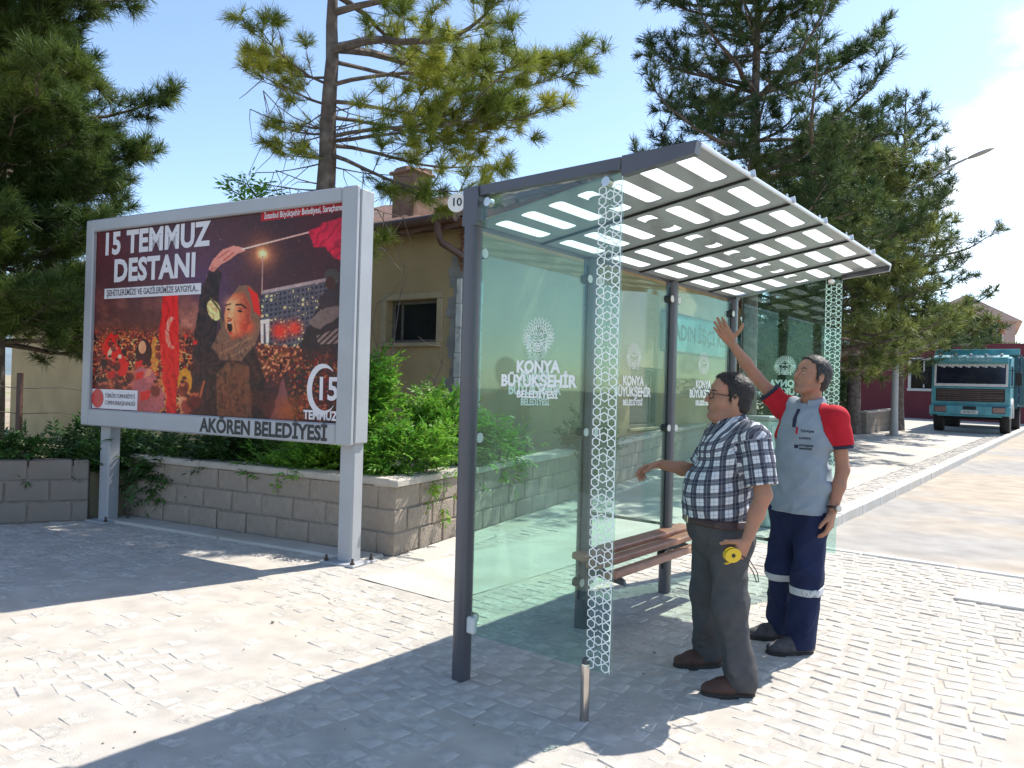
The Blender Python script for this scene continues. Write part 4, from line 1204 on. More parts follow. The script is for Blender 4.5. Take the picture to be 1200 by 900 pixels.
for u_, rz_ in ((0.0, -90), (SL, -90)):
    p = glass_panel('side_glass', VG - .055, GZ0, HT - .05, (u_, -.055, 0), (0, 0, R(rz_)))
    sgn = -1 if u_ == 0 else 1
    # panel frame: x runs to the street, local -y faces the near end of the shelter
    yo = -.0068 if u_ == 0 else .0068
    logo(p, (.385, yo, 1.66), (R(90), 0, 0) if u_ == 0 else (R(90), 0, R(180)), .80)
    lm = lattice(HT - .06 - GZ0)
    lm.obj('hexagon_strip', M_vin, p, (VG - .055 - .066, yo, GZ0 + .004), (R(90), 0, 0) if u_ == 0 else (R(90), 0, R(180)))
    st = MB(); st.lathe([(.021, 0), (.021, .255), (.019, .262)], 18)
    st.obj('stub_leg', M_chrome, sh, (u_, -.753, 0), smooth=True)
    ck = MB(); ck.box((0, 0, .262), (.03, .026, .05), bev=.004); ck.obj('stub_clamp', M_steel, sh, (u_, -.753, 0))
    lc = MB(); lc.box((0, 0, 0), (.034, .055, .085), bev=.008)
    lc.obj('corner_clamp', M_cap, sh, (u_ + .0, -.062, GZ0 + .045))
    for dv in (.10, .80):
        dc = MB(); dc.cyl((-.018, 0, 0), (.018, 0, 0), .022, 14); dc.obj('glass_clamp', M_chrome, sh, (u_, -dv, HT - .085), smooth=True)
# perch bench: three varnished slats sloping forward, on brackets from the posts
bn = bpy.data.objects.new('bench', None); COL.objects.link(bn); bn.parent = sh
b0, b1 = 1.0, 2.50
for k, (v_, z_, t_) in enumerate(((.045, .472, 0), (.150, .436, -12), (.262, .392, -20))):
    MB().box((0, 0, 0), (b1 - b0, .100, .042), bev=.008).obj('slat', M_wood, bn, L3((b0 + b1) / 2, v_, z_), (R(-t_ * -1 + 8) * 1.0, 0, 0))
for u_ in (BAY, 2 * BAY):
    a_ = MB()
    a_.prism([(.02, .44), (.30, .352), (.315, .318), (.10, .345), (.02, .33)], -.012, .012, frame=lambda a, b, c: (c, -a, b))
    a_.obj('bracket', M_steel, bn, (u_, 0, 0))
# ================================================================== pines, shrubs
def leaf_mat(name, c1, c2, tr=.35, island=.35, hue=.02, rough=.55):
    return mat(name, c1, rough, .22, 1.2, col2=c2, mixscale=1.1, mixlo=.42, mixhi=.62, transl=tr, island=island, hue=hue, spec=.3)
M_ndl = leaf_mat('pine_needles', (0.050, 0.092, 0.022), (0.135, 0.18, 0.036))
M_ndl_dark = leaf_mat('dark_pine_needles', (0.036, 0.072, 0.026), (0.095, 0.135, 0.034))
M_ndl_yel = leaf_mat('yellowing_pine_needles', (0.15, 0.20, 0.032), (0.36, 0.37, 0.055))
M_ndl_far = leaf_mat('olive_pine_needles', (0.09, 0.13, 0.038), (0.20, 0.225, 0.058))
M_bark = mat('pine_bark', (0.125, 0.095, 0.078), 0.95, 0.3, 9, 1.0, 22, col2=(0.20, 0.165, 0.14), mixscale=7)
M_twig = mat('dead_twig', (0.13, 0.105, 0.09), 0.95, 0.2, 9)
M_leaf = leaf_mat('bright_shrub_leaves', (0.10, 0.26, 0.028), (0.20, 0.38, 0.045), .45, .35, .02, .5)
M_leafd = leaf_mat('dark_shrub_leaves', (0.035, 0.085, 0.022), (0.06, 0.13, 0.03), .35, .35, .015, .5)
M_leafy = leaf_mat('yellowed_leaves', (0.32, 0.25, 0.05), (0.22, 0.22, 0.04), .4, .3, .02)

class Needles:
    def __init__(s): s.P = []; s.D = []; s.S = []
    def add(s, p, d, size): s.P.append(tuple(p)); s.D.append(tuple(d)); s.S.append(size)
    def build(s, name, m, parent, n, width, r_, spread=1.0):
        if not s.P: return
        P = np.repeat(np.array(s.P), n, 0); D = np.repeat(np.array(s.D), n, 0); S_ = np.repeat(np.array(s.S), n)
        rr = r_.normal(size=P.shape); rr /= np.linalg.norm(rr, axis=1, keepdims=True)
        d = D * 1.0 + rr * spread * .85; d /= np.linalg.norm(d, axis=1, keepdims=True)
        back = r_.random(len(P))[:, None]
        base = P - D * S_[:, None] * (1.1 * back)
        ln = S_ * r_.uniform(.7, 1.15, len(P))
        side = np.cross(d, r_.normal(size=P.shape)); side /= np.linalg.norm(side, axis=1, keepdims=True) + 1e-9
        w = (width * r_.uniform(.7, 1.3, len(P)))[:, None]
        tip = base + d * ln[:, None]; tip[:, 2] -= .04 * ln
        v = np.stack([base + side * w * .5, base - side * w * .5, tip - side * w * .25, tip + side * w * .25], 1).reshape(-1, 3)
        i = np.arange(len(P)) * 4
        f = np.stack([i, i + 1, i + 2, i + 3], 1)
        me = np_mesh(name, v, f, m)
        return link(name, me, parent)

def pine(label, pos, H, tr_, prof, z0, seed, m, whorl=.5, per=5, n=26, nl=.14, nw=.007, lean=(0, 0), bend=0.0, twig=.17, up=.25, skip=None, gap=.12, group=None, extra=None, droop=.05, name='pine_tree', sub=1.0, clump=4):
    r_ = random.Random(seed); g = np.random.default_rng(seed)
    x, y = pos[0], pos[1]; zb = pos[2] if len(pos) > 2 else gz(x, y)
    root = thing(name, label, 'tree', (x, y, zb), 0, group)
    def axis(z):
        t = z / H
        return Vector((lean[0] * z + bend * math.sin(t * 5) * .3, lean[1] * z + bend * math.cos(t * 4) * .2, z))
    tb = MB(); zz = np.linspace(-.2, H, 22)
    tb.tube([axis(z) + Vector((r_.uniform(-.012, .012), r_.uniform(-.012, .012), 0)) for z in zz], [max(.02, tr_ * (1 - .93 * max(z, 0) / H) * (1 + .25 * math.exp(-max(z, 0) * 2.2))) for z in zz], 14)
    lb = MB(); N_ = Needles()
    def branch(p, az, L_, e0, r0, dead=False):
        d = Vector((math.cos(az) * math.cos(e0), math.sin(az) * math.cos(e0), math.sin(e0)))
        pts = [Vector(p)]; st = max(4, int(L_ / .28)); q = Vector(p); w_ = Vector(d)
        for k in range(st):
            t = (k + 1) / st
            w_ = (w_ + Vector((r_.uniform(-.24, .24), r_.uniform(-.24, .24), (-droop if t < .45 else up * .45) + r_.uniform(-.06, .06)))).normalized()
            q = q + w_ * (L_ / st); pts.append(q.copy())
        rad = [max(.006, r0 * (1 - .9 * k / st)) for k in range(st + 1)]
        lb.tube(pts, rad, 5, caps=False)
        if dead: return pts
        tw = twig
        s_ = .22 * L_ if L_ > .8 else 0.05
        while s_ < L_:
            t = s_ / L_; k = min(int(t * st), st - 1); a = pts[k].lerp(pts[k + 1], t * st - k)
            fw = (pts[k + 1] - pts[k]).normalized()
            sd_ = fw.cross(Vector((0, 0, 1))).normalized() if abs(fw.z) < .95 else Vector((1, 0, 0))
            for sg_ in (-1, 1):
                if r_.random() < gap: continue
                l2 = (.20 + .42 * (1 - t) * min(1, L_ / 2.2)) * r_.uniform(.6, 1.25) * sub
                dd = (fw * .7 + sd_ * sg_ * r_.uniform(.2, 1.0) + Vector((0, 0, r_.uniform(-.35, .75)))).normalized()
                e = a + dd * l2
                lb.tube([a, a + dd * l2 * .5 + Vector((0, 0, -.01)), e], [.008, .006, .004], 3, caps=False)
                for j in range(clump):                      # a tuft of shoots at the twig's end
                    d3 = (dd * .6 + Vector((r_.gauss(0, .6), r_.gauss(0, .6), r_.gauss(.3, .45)))).normalized()
                    N_.add(e + d3 * nl * .75, d3, nl * r_.uniform(.7, 1.1))
                N_.add(a.lerp(e, .6), (dd + Vector((0, 0, .4))).normalized(), nl * r_.uniform(.7, 1))
            s_ += tw * r_.uniform(.7, 1.3)
        N_.add(pts[-1], (w_ + Vector((0, 0, .3))).normalized(), nl * 1.1)
        return pts
    z = z0
    a0 = r_.uniform(0, 6)
    while z < H - .15:
        t = (z - z0) / max(H - z0, .1)
        L0 = prof(t)
        k_ = per if t < .85 else max(3, per - 1)
        for k in range(k_):
            az = a0 + 2 * math.pi * k / k_ + r_.uniform(-.35, .35)
            if skip and skip(t, az, r_): continue
            L_ = L0 * r_.uniform(.68, 1.12)
            if L_ < .15: continue
            zz_ = z + r_.uniform(-.18, .18) * whorl * 2
            branch(axis(zz_), az, L_, up * (.3 + .9 * t) + r_.uniform(-.12, .16), min(tr_ * .38, .012 + .016 * L_))
        a0 += 2.4; z += whorl * r_.uniform(.8, 1.2)
    N_.add(axis(H), (0, 0, 1), nl * 1.2)
    if extra: extra(branch, axis, lb, N_, r_)
    tb.obj('trunk', M_bark, root, smooth=True)
    lb.obj('branches', M_bark, root)
    N_.build('crown', m, root, n, nw, g)
    return root, N_

# left-hand pine, tall and full, rising behind the end of the block wall
def p_left(t): return 2.45 * (1 - t) ** .7 * (0.74 + .26 * math.sin(t * 23)) + .3
pine('tall full pine rising at the left edge behind the billboard', (-6.5, 9.4), 9.2, .20, p_left, 1.9, 31, M_ndl, whorl=.27, per=7, n=34, nl=.165, nw=.0068, gap=.03, twig=.17, clump=6)
# slim pine over the billboard: bare trunk, sparse crown reaching right
def mid_extra(branch, axis, lb, N_, r_):
    for (z, az, L_, e) in ((4.55, -.15, 3.3, .16), (4.45, .05, 2.9, .05), (4.5, -.35, 2.9, .10), (5.0, .1, 3.4, .05), (5.2, -.3, 3.6, .08), (5.5, .2, 3.3, .1), (4.8, .35, 2.6, -.05), (4.35, -.55, 2.4, -.06)):
        branch(axis(z), az, L_ * r_.uniform(.72, 1.0), e + r_.uniform(-.15, .3), .030)
    for (z, az, L_, e) in ((4.6, 3.0, .8, .1), (4.95, 3.4, 1.0, .2), (5.3, 2.7, 1.0, .1), (4.3, 3.5, .55, .0), (5.2, 3.9, 1.1, .1), (3.2, .3, .7, -.25)):
        branch(axis(z), az, L_, e, .02)
    for k in range(26):                                     # dead twigs hanging from the bare trunk
        z = r_.uniform(2.7, 5.0); az = r_.choice((3.1, 2.8, 3.5, -.2, .3, 0)) + r_.uniform(-.4, .4)
        p = branch(axis(z), az, r_.uniform(.5, 1.3), r_.uniform(-.5, .25), .012, dead=True)
        for _ in range(3):
            q = r_.choice(p[1:]); d = Vector((r_.uniform(-.5, .5), r_.uniform(-.5, .5), r_.uniform(-1, .1))).normalized()
            lb.tube([q, q + d * r_.uniform(.15, .3), q + d * r_.uniform(.3, .55) + Vector((r_.uniform(-.1, .1), 0, -.05))], [.006, .005, .003], 3, caps=False)
pine('slim pine with a bare trunk and yellowish sparse crown above the billboard', (-2.42, 9.4), 8.4, .205, lambda t: 2.6 * (1 - t) ** .8 + .2, 5.6, 12, M_ndl_yel, whorl=.45, per=4, n=42, nl=.15, nw=.0055, lean=(.010, 0), twig=.20, gap=.10, extra=mid_extra, up=.2, droop=.06, clump=6, sub=1.2,
     skip=lambda t, az, r_: math.cos(az) < -.1 and t < .6)
# big pine behind the shelter roof
def p_big(t): return 3.75 * (1 - t) ** .5 * (.72 + .28 * math.sin(t * 30 + 1)) + .3
pine('big broad pine with open tiers towering behind the shelter roof', (4.62, 14.8), 12.0, .185, p_big, 3.9, 44, M_ndl_dark, whorl=.42, per=6, n=22, nl=.18, nw=.010, twig=.25, gap=.08, up=.3, sub=1.15, clump=5,
     skip=lambda t, az, r_: (t > .35 and r_.random() < .16))
# row along the street on the right
pine('bushy pine leaning over the sidewalk just behind the street lamp', (11.2, 24.8), 9.6, .24, lambda t: 3.7 * (1 - t) ** .55 * (.7 + .3 * math.sin(t * 19)) + .3, 3.5, 51, M_ndl_far, whorl=.48, per=7, n=16, nl=.25, nw=.019, twig=.34, up=.2, sub=1.5, clump=6, group='pines along the street')
pine('slender tall pine with a sparse pointed top beside the street lamp', (13.9, 27.2), 12.3, .20, lambda t: 4.3 * (1 - t) ** .85 * (.55 + .45 * abs(math.sin(t * 13))) + .25, 2.6, 58, M_ndl_dark, whorl=.75, per=5, n=16, nl=.26, nw=.018, twig=.40, up=.3, sub=1.5, gap=.2, clump=4, group='pines along the street')
pine('medium pine closest to the far end of the shelter, its crown low over the walk', (8.2, 19.4), 8.2, .17, lambda t: 2.9 * (1 - t) ** .55 * (.7 + .3 * math.sin(t * 17)) + .3, 2.0, 63, M_ndl_far, whorl=.42, per=6, n=17, nl=.22, nw=.016, twig=.32, up=.22, sub=1.4, clump=5, group='pines along the street')
pine('dark pine deep behind the hedge next to the big broad one', (9.4, 27.5), 9.8, .22, lambda t: 3.4 * (1 - t) ** .6 * (.7 + .3 * math.sin(t * 21)) + .3, 1.6, 71, M_ndl_dark, whorl=.6, per=6, n=14, nl=.28, nw=.022, twig=.42, up=.2, sub=1.5, group='pines along the street')
pine('small distant pine in front of the pale apartment block', (24.5, 41.0), 6.0, .16, lambda t: 2.4 * (1 - t) ** .6 + .3, 1.4, 77, M_ndl_far, whorl=.6, per=6, n=12, nl=.34, nw=.034, twig=.45, up=.2, sub=1.5)

def compound_leaves(name, m, parent, P, D, size, r_, pairs=6, lw=.30):
    """pinnate leaves: a rib with pairs of pointed leaflets (each a folded kite)."""
    v = []; P = np.asarray(P); D = np.asarray(D); n = len(P); size = np.asarray(size)
    up = np.array([0, 0, 1.0]); sd_ = np.cross(D, up + .3 * r_.normal(size=D.shape)); sd_ /= np.linalg.norm(sd_, axis=1, keepdims=True) + 1e-9
    nr = np.cross(sd_, D); out = []
    for k in range(pairs + 1):
        t = (k + .6) / (pairs + 1)
        base = P + D * (size * t)[:, None] - nr * (size * .28 * t * t)[:, None]
        for sg_ in ((-1, 1) if k < pairs else (0,)):
            dl_ = D * (.55 if sg_ else 1) + sd_ * sg_ * .9 - nr * .25 + r_.normal(size=D.shape) * .16
            dl_ /= np.linalg.norm(dl_, axis=1, keepdims=True)
            ll = (size * .42 * (1 - .35 * abs(t - .45)) * r_.uniform(.8, 1.2, n))[:, None]
            wv = np.cross(dl_, nr + r_.normal(size=D.shape) * .35); wv /= np.linalg.norm(wv, axis=1, keepdims=True) + 1e-9
            w = ll * lw * .5
            out.append(np.stack([base, base + dl_ * ll * .42 + wv * w - nr * ll * .03, base + dl_ * ll - nr * ll * .12, base + dl_ * ll * .42 - wv * w - nr * ll * .03], 1))
    v = np.concatenate(out, 0).reshape(-1, 3)
    i = np.arange(len(v) // 4) * 4
    f = np.stack([i, i + 1, i + 2, i + 3], 1)
    return link(name, np_mesh(name, v, f, m), parent)
def shrub(label, pos, rx, ry, h, seed, m, n_leaf=900, size=.20, group=None, m2=None, frac=0, lw=.34, pairs=5, shape=1.0, name='shrub'):
    r_ = random.Random(seed); g = np.random.default_rng(seed)
    root = thing(name, label, 'shrub', pos, 0, group)
    st = MB(); P = []; D = []; S_ = []
    ns = max(7, int(16 * max(rx, ry)))
    tips = []
    for k in range(ns):
        a = r_.uniform(0, 6.28); q = math.sqrt(r_.random())
        ex_, ey_ = rx * q * math.cos(a), ry * q * math.sin(a)
        ez = h * (1 - .45 * q * q * shape) * r_.uniform(.72, 1.04)
        b = Vector((ex_ * .35, ey_ * .35, -.05)); e = Vector((ex_, ey_, ez)); mid = b.lerp(e, .55) + Vector((-ex_ * .12, -ey_ * .12, .08 * h))
        st.tube([b, mid, e], [.014, .010, .004], 5, caps=False)
        tips.append((b, mid, e))
    for k in range(n_leaf):
        b, mid, e = r_.choice(tips); t = r_.random() ** .6
        c = (b.lerp(mid, t * 2) if t < .5 else mid.lerp(e, t * 2 - 1)) + Vector((r_.gauss(0, .10), r_.gauss(0, .10), r_.gauss(0, .07)))
        o = Vector((c.x, c.y, (c.z - h * .35) * .9)); o = o.normalized() if o.length > 1e-4 else Vector((0, 0, 1))
        d = (o * .8 + Vector((r_.gauss(0, .5), r_.gauss(0, .5), r_.gauss(.15, .35)))).normalized()
        P.append(tuple(c)); D.append(tuple(d)); S_.append(size * r_.uniform(.6, 1.2))
    st.obj('stems', M_twig, root)
    k = int(n_leaf * (1 - frac))
    compound_leaves('foliage', m, root, P[:k], D[:k], S_[:k], g, pairs, lw)
    if m2 and frac: 
        zz_ = sorted(range(n_leaf), key=lambda i: P[i][2])[:max(20, int(n_leaf * frac))]
        compound_leaves('yellow_foliage', m2, root, [P[i] for i in zz_], [D[i] for i in zz_], [S_[i] for i in zz_], g, pairs, lw)
    return root
zb_ = .48
shrub('bright green shrub filling the wall corner between billboard and shelter post', (-.98, 7.25, zb_), .45, .36, .74, 5, M_leaf, 900, .15, m2=M_leafy, frac=.07)
shrub('taller bright green shrub right behind the billboard edge', (-1.45, 7.75, zb_), .45, .40, 1.30, 6, M_leaf, 1100, .17)
shrub('round bright green shrub under the small house window', (-.66, 7.95, zb_), .48, .45, 1.02, 7, M_leaf, 1100, .17)
shrub('thin green shrub seen through the near side glass', (-.12, 8.55, zb_), .34, .34, .55, 8, M_leaf, 320, .15)
shrub('small shrub beyond the rear glass by the house wall', (1.05, 10.6, zb_), .5, .4, .50, 14, M_leafd, 320, .17)
shrub('mid green shrub spilling over the wall below the billboard lettering', (-1.95, 7.55, zb_), .55, .32, .38, 9, M_leaf, 620, .17)
shrub('dark shrub behind the middle of the billboard wall', (-2.75, 8.05, zb_), .75, .40, .42, 10, M_leafd, 750, .19)
shrub('shrub drooping over the wall next to the left billboard leg', (-3.55, 8.22, zb_ - .18), .60, .36, .62, 11, M_leafd, 800, .19, shape=1.5)
shrub('low dark creeping shrub along the short wall at the left edge', (-5.3, 8.05, .42), 1.15, .45, .42, 12, M_leafd, 1200, .17)
shrub('dark shrub under the tall left pine', (-4.7, 8.75, .42), .8, .5, .52, 13, M_leafd, 700, .20)
# whip-like sapling tip above the billboard
def sapling(label, pos, h, seed):
    r_ = random.Random(seed); g = np.random.default_rng(seed)
    root = thing('sapling', label, 'tree', pos)
    st = MB(); top = Vector((.10, 0, h)); st.tube([(0, 0, 0), (.05, .02, h * .6), top], [.03, .022, .008], 6)
    P = []; D = []
    for k in range(5):
        a = Vector((.05, .01, h * (.78 + .05 * k))); d = Vector((r_.uniform(-1, 1), r_.uniform(-.6, .6), .55)).normalized(); e = a + d * r_.uniform(.25, .45)
        st.tube([a, a.lerp(e, .6) + Vector((0, 0, .04)), e], [.009, .007, .004], 4, caps=False)
        for j in range(9):
            P.append(tuple(a.lerp(e, .3 + .08 * j))); D.append(tuple((d + Vector((r_.gauss(0, .8), r_.gauss(0, .8), r_.gauss(.2, .5)))).normalized()))
    for j in range(16): P.append(tuple(top + Vector((r_.gauss(0, .05), r_.gauss(0, .05), r_.gauss(0, .06))))); D.append(tuple(Vector((r_.gauss(0, 1), r_.gauss(0, 1), r_.gauss(.4, .5))).normalized()))
    st.obj('trunk', M_twig, root)
    compound_leaves('crown', M_leaf, root, P, D, [.20 * r_.uniform(.7, 1.2) for _ in P], g, 6, .32)
sapling('thin sapling with light green leaves peeking above the billboard top', (-3.12, 8.9, .45), 3.28, 4)
# bare climbing twigs on the house wall
tw = MB(); tr2 = random.Random(8)
for (p, e) in (((-1.75, 9.2, .5), (-1.35, 9.6, 3.0)), ((-1.6, 9.3, .5), (-1.75, 9.4, 2.5)), ((-1.2, 9.3, .5), (-.85, 9.5, 2.0))):
    p, e = Vector(p), Vector(e); pts = [p.lerp(e, t) + Vector((tr2.uniform(-.06, .06), tr2.uniform(-.04, .04), 0)) for t in np.linspace(0, 1, 8)]
    tw.tube(pts, [.010, .010, .009, .008, .007, .006, .005, .003], 5)
    for q in pts[3:]:
        d = Vector((tr2.uniform(-.6, .6), tr2.uniform(-.3, .3), tr2.uniform(0, .5)))
        tw.tube([q, q + d * .35, q + d * .6 + Vector((0, 0, .08))], [.005, .004, .002], 4)
tag(tw.obj('bare_stems', M_twig), 'bare grey climbing stems in front of the ochre house wall', 'plant')
# clipped dark hedge behind the far end of the shelter
def hedge(label, p0, p1, w, h, seed):
    r_ = random.Random(seed); g = np.random.default_rng(seed)
    a = math.atan2(p1[1] - p0[1], p1[0] - p0[0]); L_ = math.hypot(p1[0] - p0[0], p1[1] - p0[1])
    root = thing('hedge', label, 'hedge', (p0[0], p0[1], gz(*p0)), a)
    P = []; D = []
    for k in range(int(L_ * 420)):
        x = r_.uniform(0, L_); y = r_.uniform(-w / 2, w / 2); z = h * r_.random() ** .6 * (1 + .12 * math.sin(x * 1.7) + .08 * math.sin(x * 4.3))
        P.append((x, y, z)); D.append(tuple(Vector((r_.gauss(0, .6), r_.gauss(-.5, .6), r_.gauss(.3, .5))).normalized()))
    st = MB()
    for k in range(int(L_ * 3)):
        x = r_.uniform(0, L_); st.tube([(x, 0, 0), (x + r_.uniform(-.2, .2), r_.uniform(-.2, .2), h * .8)], [.02, .008], 5)
    st.obj('stems', M_twig, root)
    compound_leaves('foliage', M_leafd, root, P, D, [.26 * r_.uniform(.7, 1.2) for _ in P], g, 3, .55)
hedge('tall dark hedge along the inner edge of the far sidewalk', (6.2, 18.6), (12.0, 28.5), 1.4, 2.3, 3)
# ================================================================== truck, lamp, far buildings
M_truck = mat('teal_truck_paint', (0.06, 0.27, 0.32), 0.45, 0.22, 3, 0.1, 30, col2=(0.10, 0.31, 0.35), mixscale=2.5, coat=.2)
M_truckd = mat('dark_teal_body', (0.03, 0.11, 0.13), 0.6, 0.18, 3)
M_truckb = mat('navy_side_board', (0.03, 0.045, 0.12), 0.6, 0.15, 3)
M_tyre = mat('tyre_rubber', (0.018, 0.018, 0.018), 0.85, 0.2, 12)
M_rim = mat('steel_rim', (0.22, 0.22, 0.22), 0.6, 0.2, 12, metal=.3)
M_glassd = mat('cab_glass', (0.012, 0.014, 0.03), 0.12, 0.2, 3, spec=.7)
M_wht = mat('worn_white_paint', (0.58, 0.57, 0.55), 0.6, 0.1, 8)
M_grill = mat('brown_grille_slats', (0.095, 0.065, 0.055), 0.6, 0.3, 6)
M_lamp = mat('headlamp_glass', (0.22, 0.13, 0.12), 0.2, 0.2, 10)
M_under = mat('chassis_black', (0.02, 0.02, 0.022), 0.8, 0.2, 8)
TX, TY = 16.1, 26.6
tk = thing('parked_truck', 'old teal flat-nosed truck with a tall cargo body parked beside the kerb', 'truck', (TX, TY, gz(TX, TY)), R(53.5) - R(90))
tk.scale = (1.0, 1.0, 1.13)
# local: y away along the truck, x to the right; front face at y = 0
TW = 2.44
cb = MB()
prof = [(0.02, .86), (-.01, 1.42), (.02, 1.50), (.13, 2.18), (.26, 2.34), (.50, 2.40), (1.75, 2.40), (1.80, 2.3), (1.80, .62), (.10, .62)]
w_ = TW / 2 - .03
cb.prism(prof, -w_, w_, frame=lambda a, b, c: (c, a, b))
cab = link('cab', recalc(cb.mesh('cab', M_truck)), tk)
wb = MB(); wb.box((0, 0, 0), (TW - .30, .03, .62), bev=.02)
ws = wb.obj('windscreen', M_glassd, cab, (0, .055, 1.84), (R(-9), 0, 0))
fb = MB()
for (x, z, w, h) in ((0, .345, TW - .20, .07), (0, -.345, TW - .20, .085), (-(TW - .27) / 2, 0, .07, .62), ((TW - .27) / 2, 0, .07, .62)):
    fb.box((x, -.012, z), (w, .03, h), bev=.008)
fb.obj('windscreen_surround', M_wht, ws)
fr_ = MB(); n = 24
for k in range(n):
    fr_.box((-(TW - .4) / 2 + (k + .5) * (TW - .4) / n, -.03, .285 - .012 * (k % 3)), ((TW - .4) / n - .006, .008, .07 + .022 * (k % 3)))
fr_.obj('windscreen_fringe', M_wht, ws)
for s_ in (-1, 1):
    w2 = MB(); w2.tube([(s_ * .2, -.03, -.30), (s_ * .2 + .55, -.035, -.24)], .012, 6); w2.obj('wiper', M_under, ws)
vs = MB(); vs.prism([(.02, 2.16), (-.10, 2.20), (-.08, 2.36), (.10, 2.44), (.5, 2.44), (.5, 2.40)], -TW / 2 + .10, TW / 2 - .10, frame=lambda a, b, c: (c, a, b))
vz = link('sun_visor', recalc(vs.mesh('sun_visor', M_truck)), cab)
text('lettering', 'ALLAH KORUSUN', .155, mat('faded_white_lettering', (.30, .46, .46), .6, .2), vz, (0, -.100, 2.285), (R(84), 0, 0), bold=.003, xs=1.05)
for k in range(5):
    MB().sphere((0, 0, 0), (.05, .04, .035), 10, 6).obj('marker_lamp', M_wht, vz, (-.92 + .46 * k, .06, 2.455))
gb = MB(); gb.box((0, 0, 0), (TW - .36, .04, .40), bev=.015)
gr_ = gb.obj('grille', M_under, cab, (0, -.005, 1.19))
for k in range(6):
    MB().box((0, 0, 0), (TW - .44, .025, .042), bev=.006).obj('grille_slat', M_grill, gr_, (0, -.022, -.155 + .062 * k), (R(25), R(1.5 if k in (2, 3) else 0), 0))
for s_ in (-1, 1): MB().box((0, 0, 0), (.09, .02, .03), bev=.005).obj('vent_handle', M_under, cab, (s_ * .42, -.012, 1.46))
bp_ = MB(); bp_.box((0, -.10, .71), (TW, .22, .30), bev=.03); bp_.box((0, -.10, .545), (TW - .5, .12, .05), bev=.01)
bmp = bp_.obj('bumper', M_truck, tk)
for s_ in (-1, 1):
    hl = MB().box((0, 0, 0), (.36, .03, .17), bev=.015).obj('headlight', M_lamp, bmp, (s_ * .88, -.215, .74))
    MB().box((0, 0, 0), (.40, .02, .21), bev=.01).obj('headlight_bezel', M_under, bmp, (s_ * .88, -.203, .74))
MB().box((0, 0, 0), (.52, .015, .11), bev=.004).obj('number_plate', M_wht, bmp, (.02, -.222, .66))
text('plate_lettering', '42 AK 315', .085, M_black, bmp, (.02, -.2305, .66), (R(90), 0, 0), bold=.002)
MB().box((0, 0, 0), (.4, .03, .10), bev=.01).obj('tow_slot', M_under, bmp, (.02, -.213, .79))
for s_ in (-1, 1):
    mb = MB(); mb.tube([(s_ * (TW / 2 - .04), .10, 1.97), (s_ * (TW / 2 + .20), .0, 1.95), (s_ * (TW / 2 + .20), .0, 1.47), (s_ * (TW / 2 - .04), .10, 1.43)], .014, 6)
    a_ = mb.obj('mirror_arm', M_under, cab)
    MB().box((0, 0, 0), (.19, .06, .40), bev=.03).obj('mirror', M_under, a_, (s_ * (TW / 2 + .20), -.015, 1.70))
    sw = MB(); sw.prism([(.30, 1.50), (.38, 2.10), (1.20, 2.10), (1.20, 1.50)], -.006, .006, frame=lambda a, b, c: (c, a, b)); sw.obj('side_window', M_glassd, cab, (s_ * (w_ + .003), 0, 0))
    ar = MB()
    for k in range(9):
        a = R(8 + 164 * k / 8)
    pts = [(s_ * (w_ + .01), .85 + .60 * math.cos(R(a)), .50 + .58 * math.sin(R(a))) for a in range(0, 181, 15)]
    ar.tube(pts, .045, 6); ar.obj('wheel_arch', M_wht if s_ > 0 else M_truck, cab)
def wheel(x, y, r_, w, parent):
    t = MB(); t.lathe([(r_ * .56, -w / 2), (r_ * .93, -w / 2), (r_, -w * .36), (r_, w * .36), (r_ * .93, w / 2), (r_ * .56, w / 2)], 26)
    o = t.obj('wheel', M_tyre, parent, (x, y, r_), (0, R(90), 0), smooth=True)
    q = MB(); q.lathe([(r_ * .55, -w * .42), (r_ * .50, w * .30), (r_ * .2, w * .2), (r_ * .18, w * .44), (.02, w * .45)], 20); q.obj('rim', M_rim, o, smooth=True)
for y in (.85, 4.6):
    for s_ in (-1, 1): wheel(s_ * (TW / 2 - .20), y, .47, .30 if y < 2 else .5, tk)
chs = MB()
for s_ in (-1, 1): chs.box((s_ * .42, 3.0, .68), (.10, 6.0, .22))
chs.box((0, .85, .50), (1.8, .14, .14)); chs.box((0, 4.6, .50), (1.8, .16, .16)); chs.box((0, 2.4, .60), (1.0, .9, .4))
chs.obj('chassis', M_under, tk)
bd = MB(); BWd = TW + .16
bd.box((0, 2.06, 1.72), (BWd, .07, 1.85), bev=.01); bd.box((0, 4.6, .92), (BWd, 5.2, .12)); bd.box((0, 7.15, 1.72), (BWd, .07, 1.80), bev=.01)
for s_ in (-1, 1):
    bd.box((s_ * (BWd / 2 - .02), 4.6, 1.72), (.05, 5.0, 1.55))
cg = bd.obj('cargo_body', M_truckd, tk)
MB().box((0, 0, 0), (BWd + .10, .14, .20), bev=.02).obj('headboard_rail', M_truck, cg, (0, 2.0, 2.62))
for s_ in (-1, 1):
    for k in range(5): MB().box((0, 0, 0), (.045, 5.0, .26), bev=.008).obj('side_board', M_truckb, cg, (s_ * (BWd / 2 + .022), 4.6, 1.10 + .30 * k))
    for k in range(6): MB().box((0, 0, 0), (.05, .09, 1.62), bev=.008).obj('stake', M_truckd, cg, (s_ * (BWd / 2 + .07), 2.2 + k * .96, 1.72))

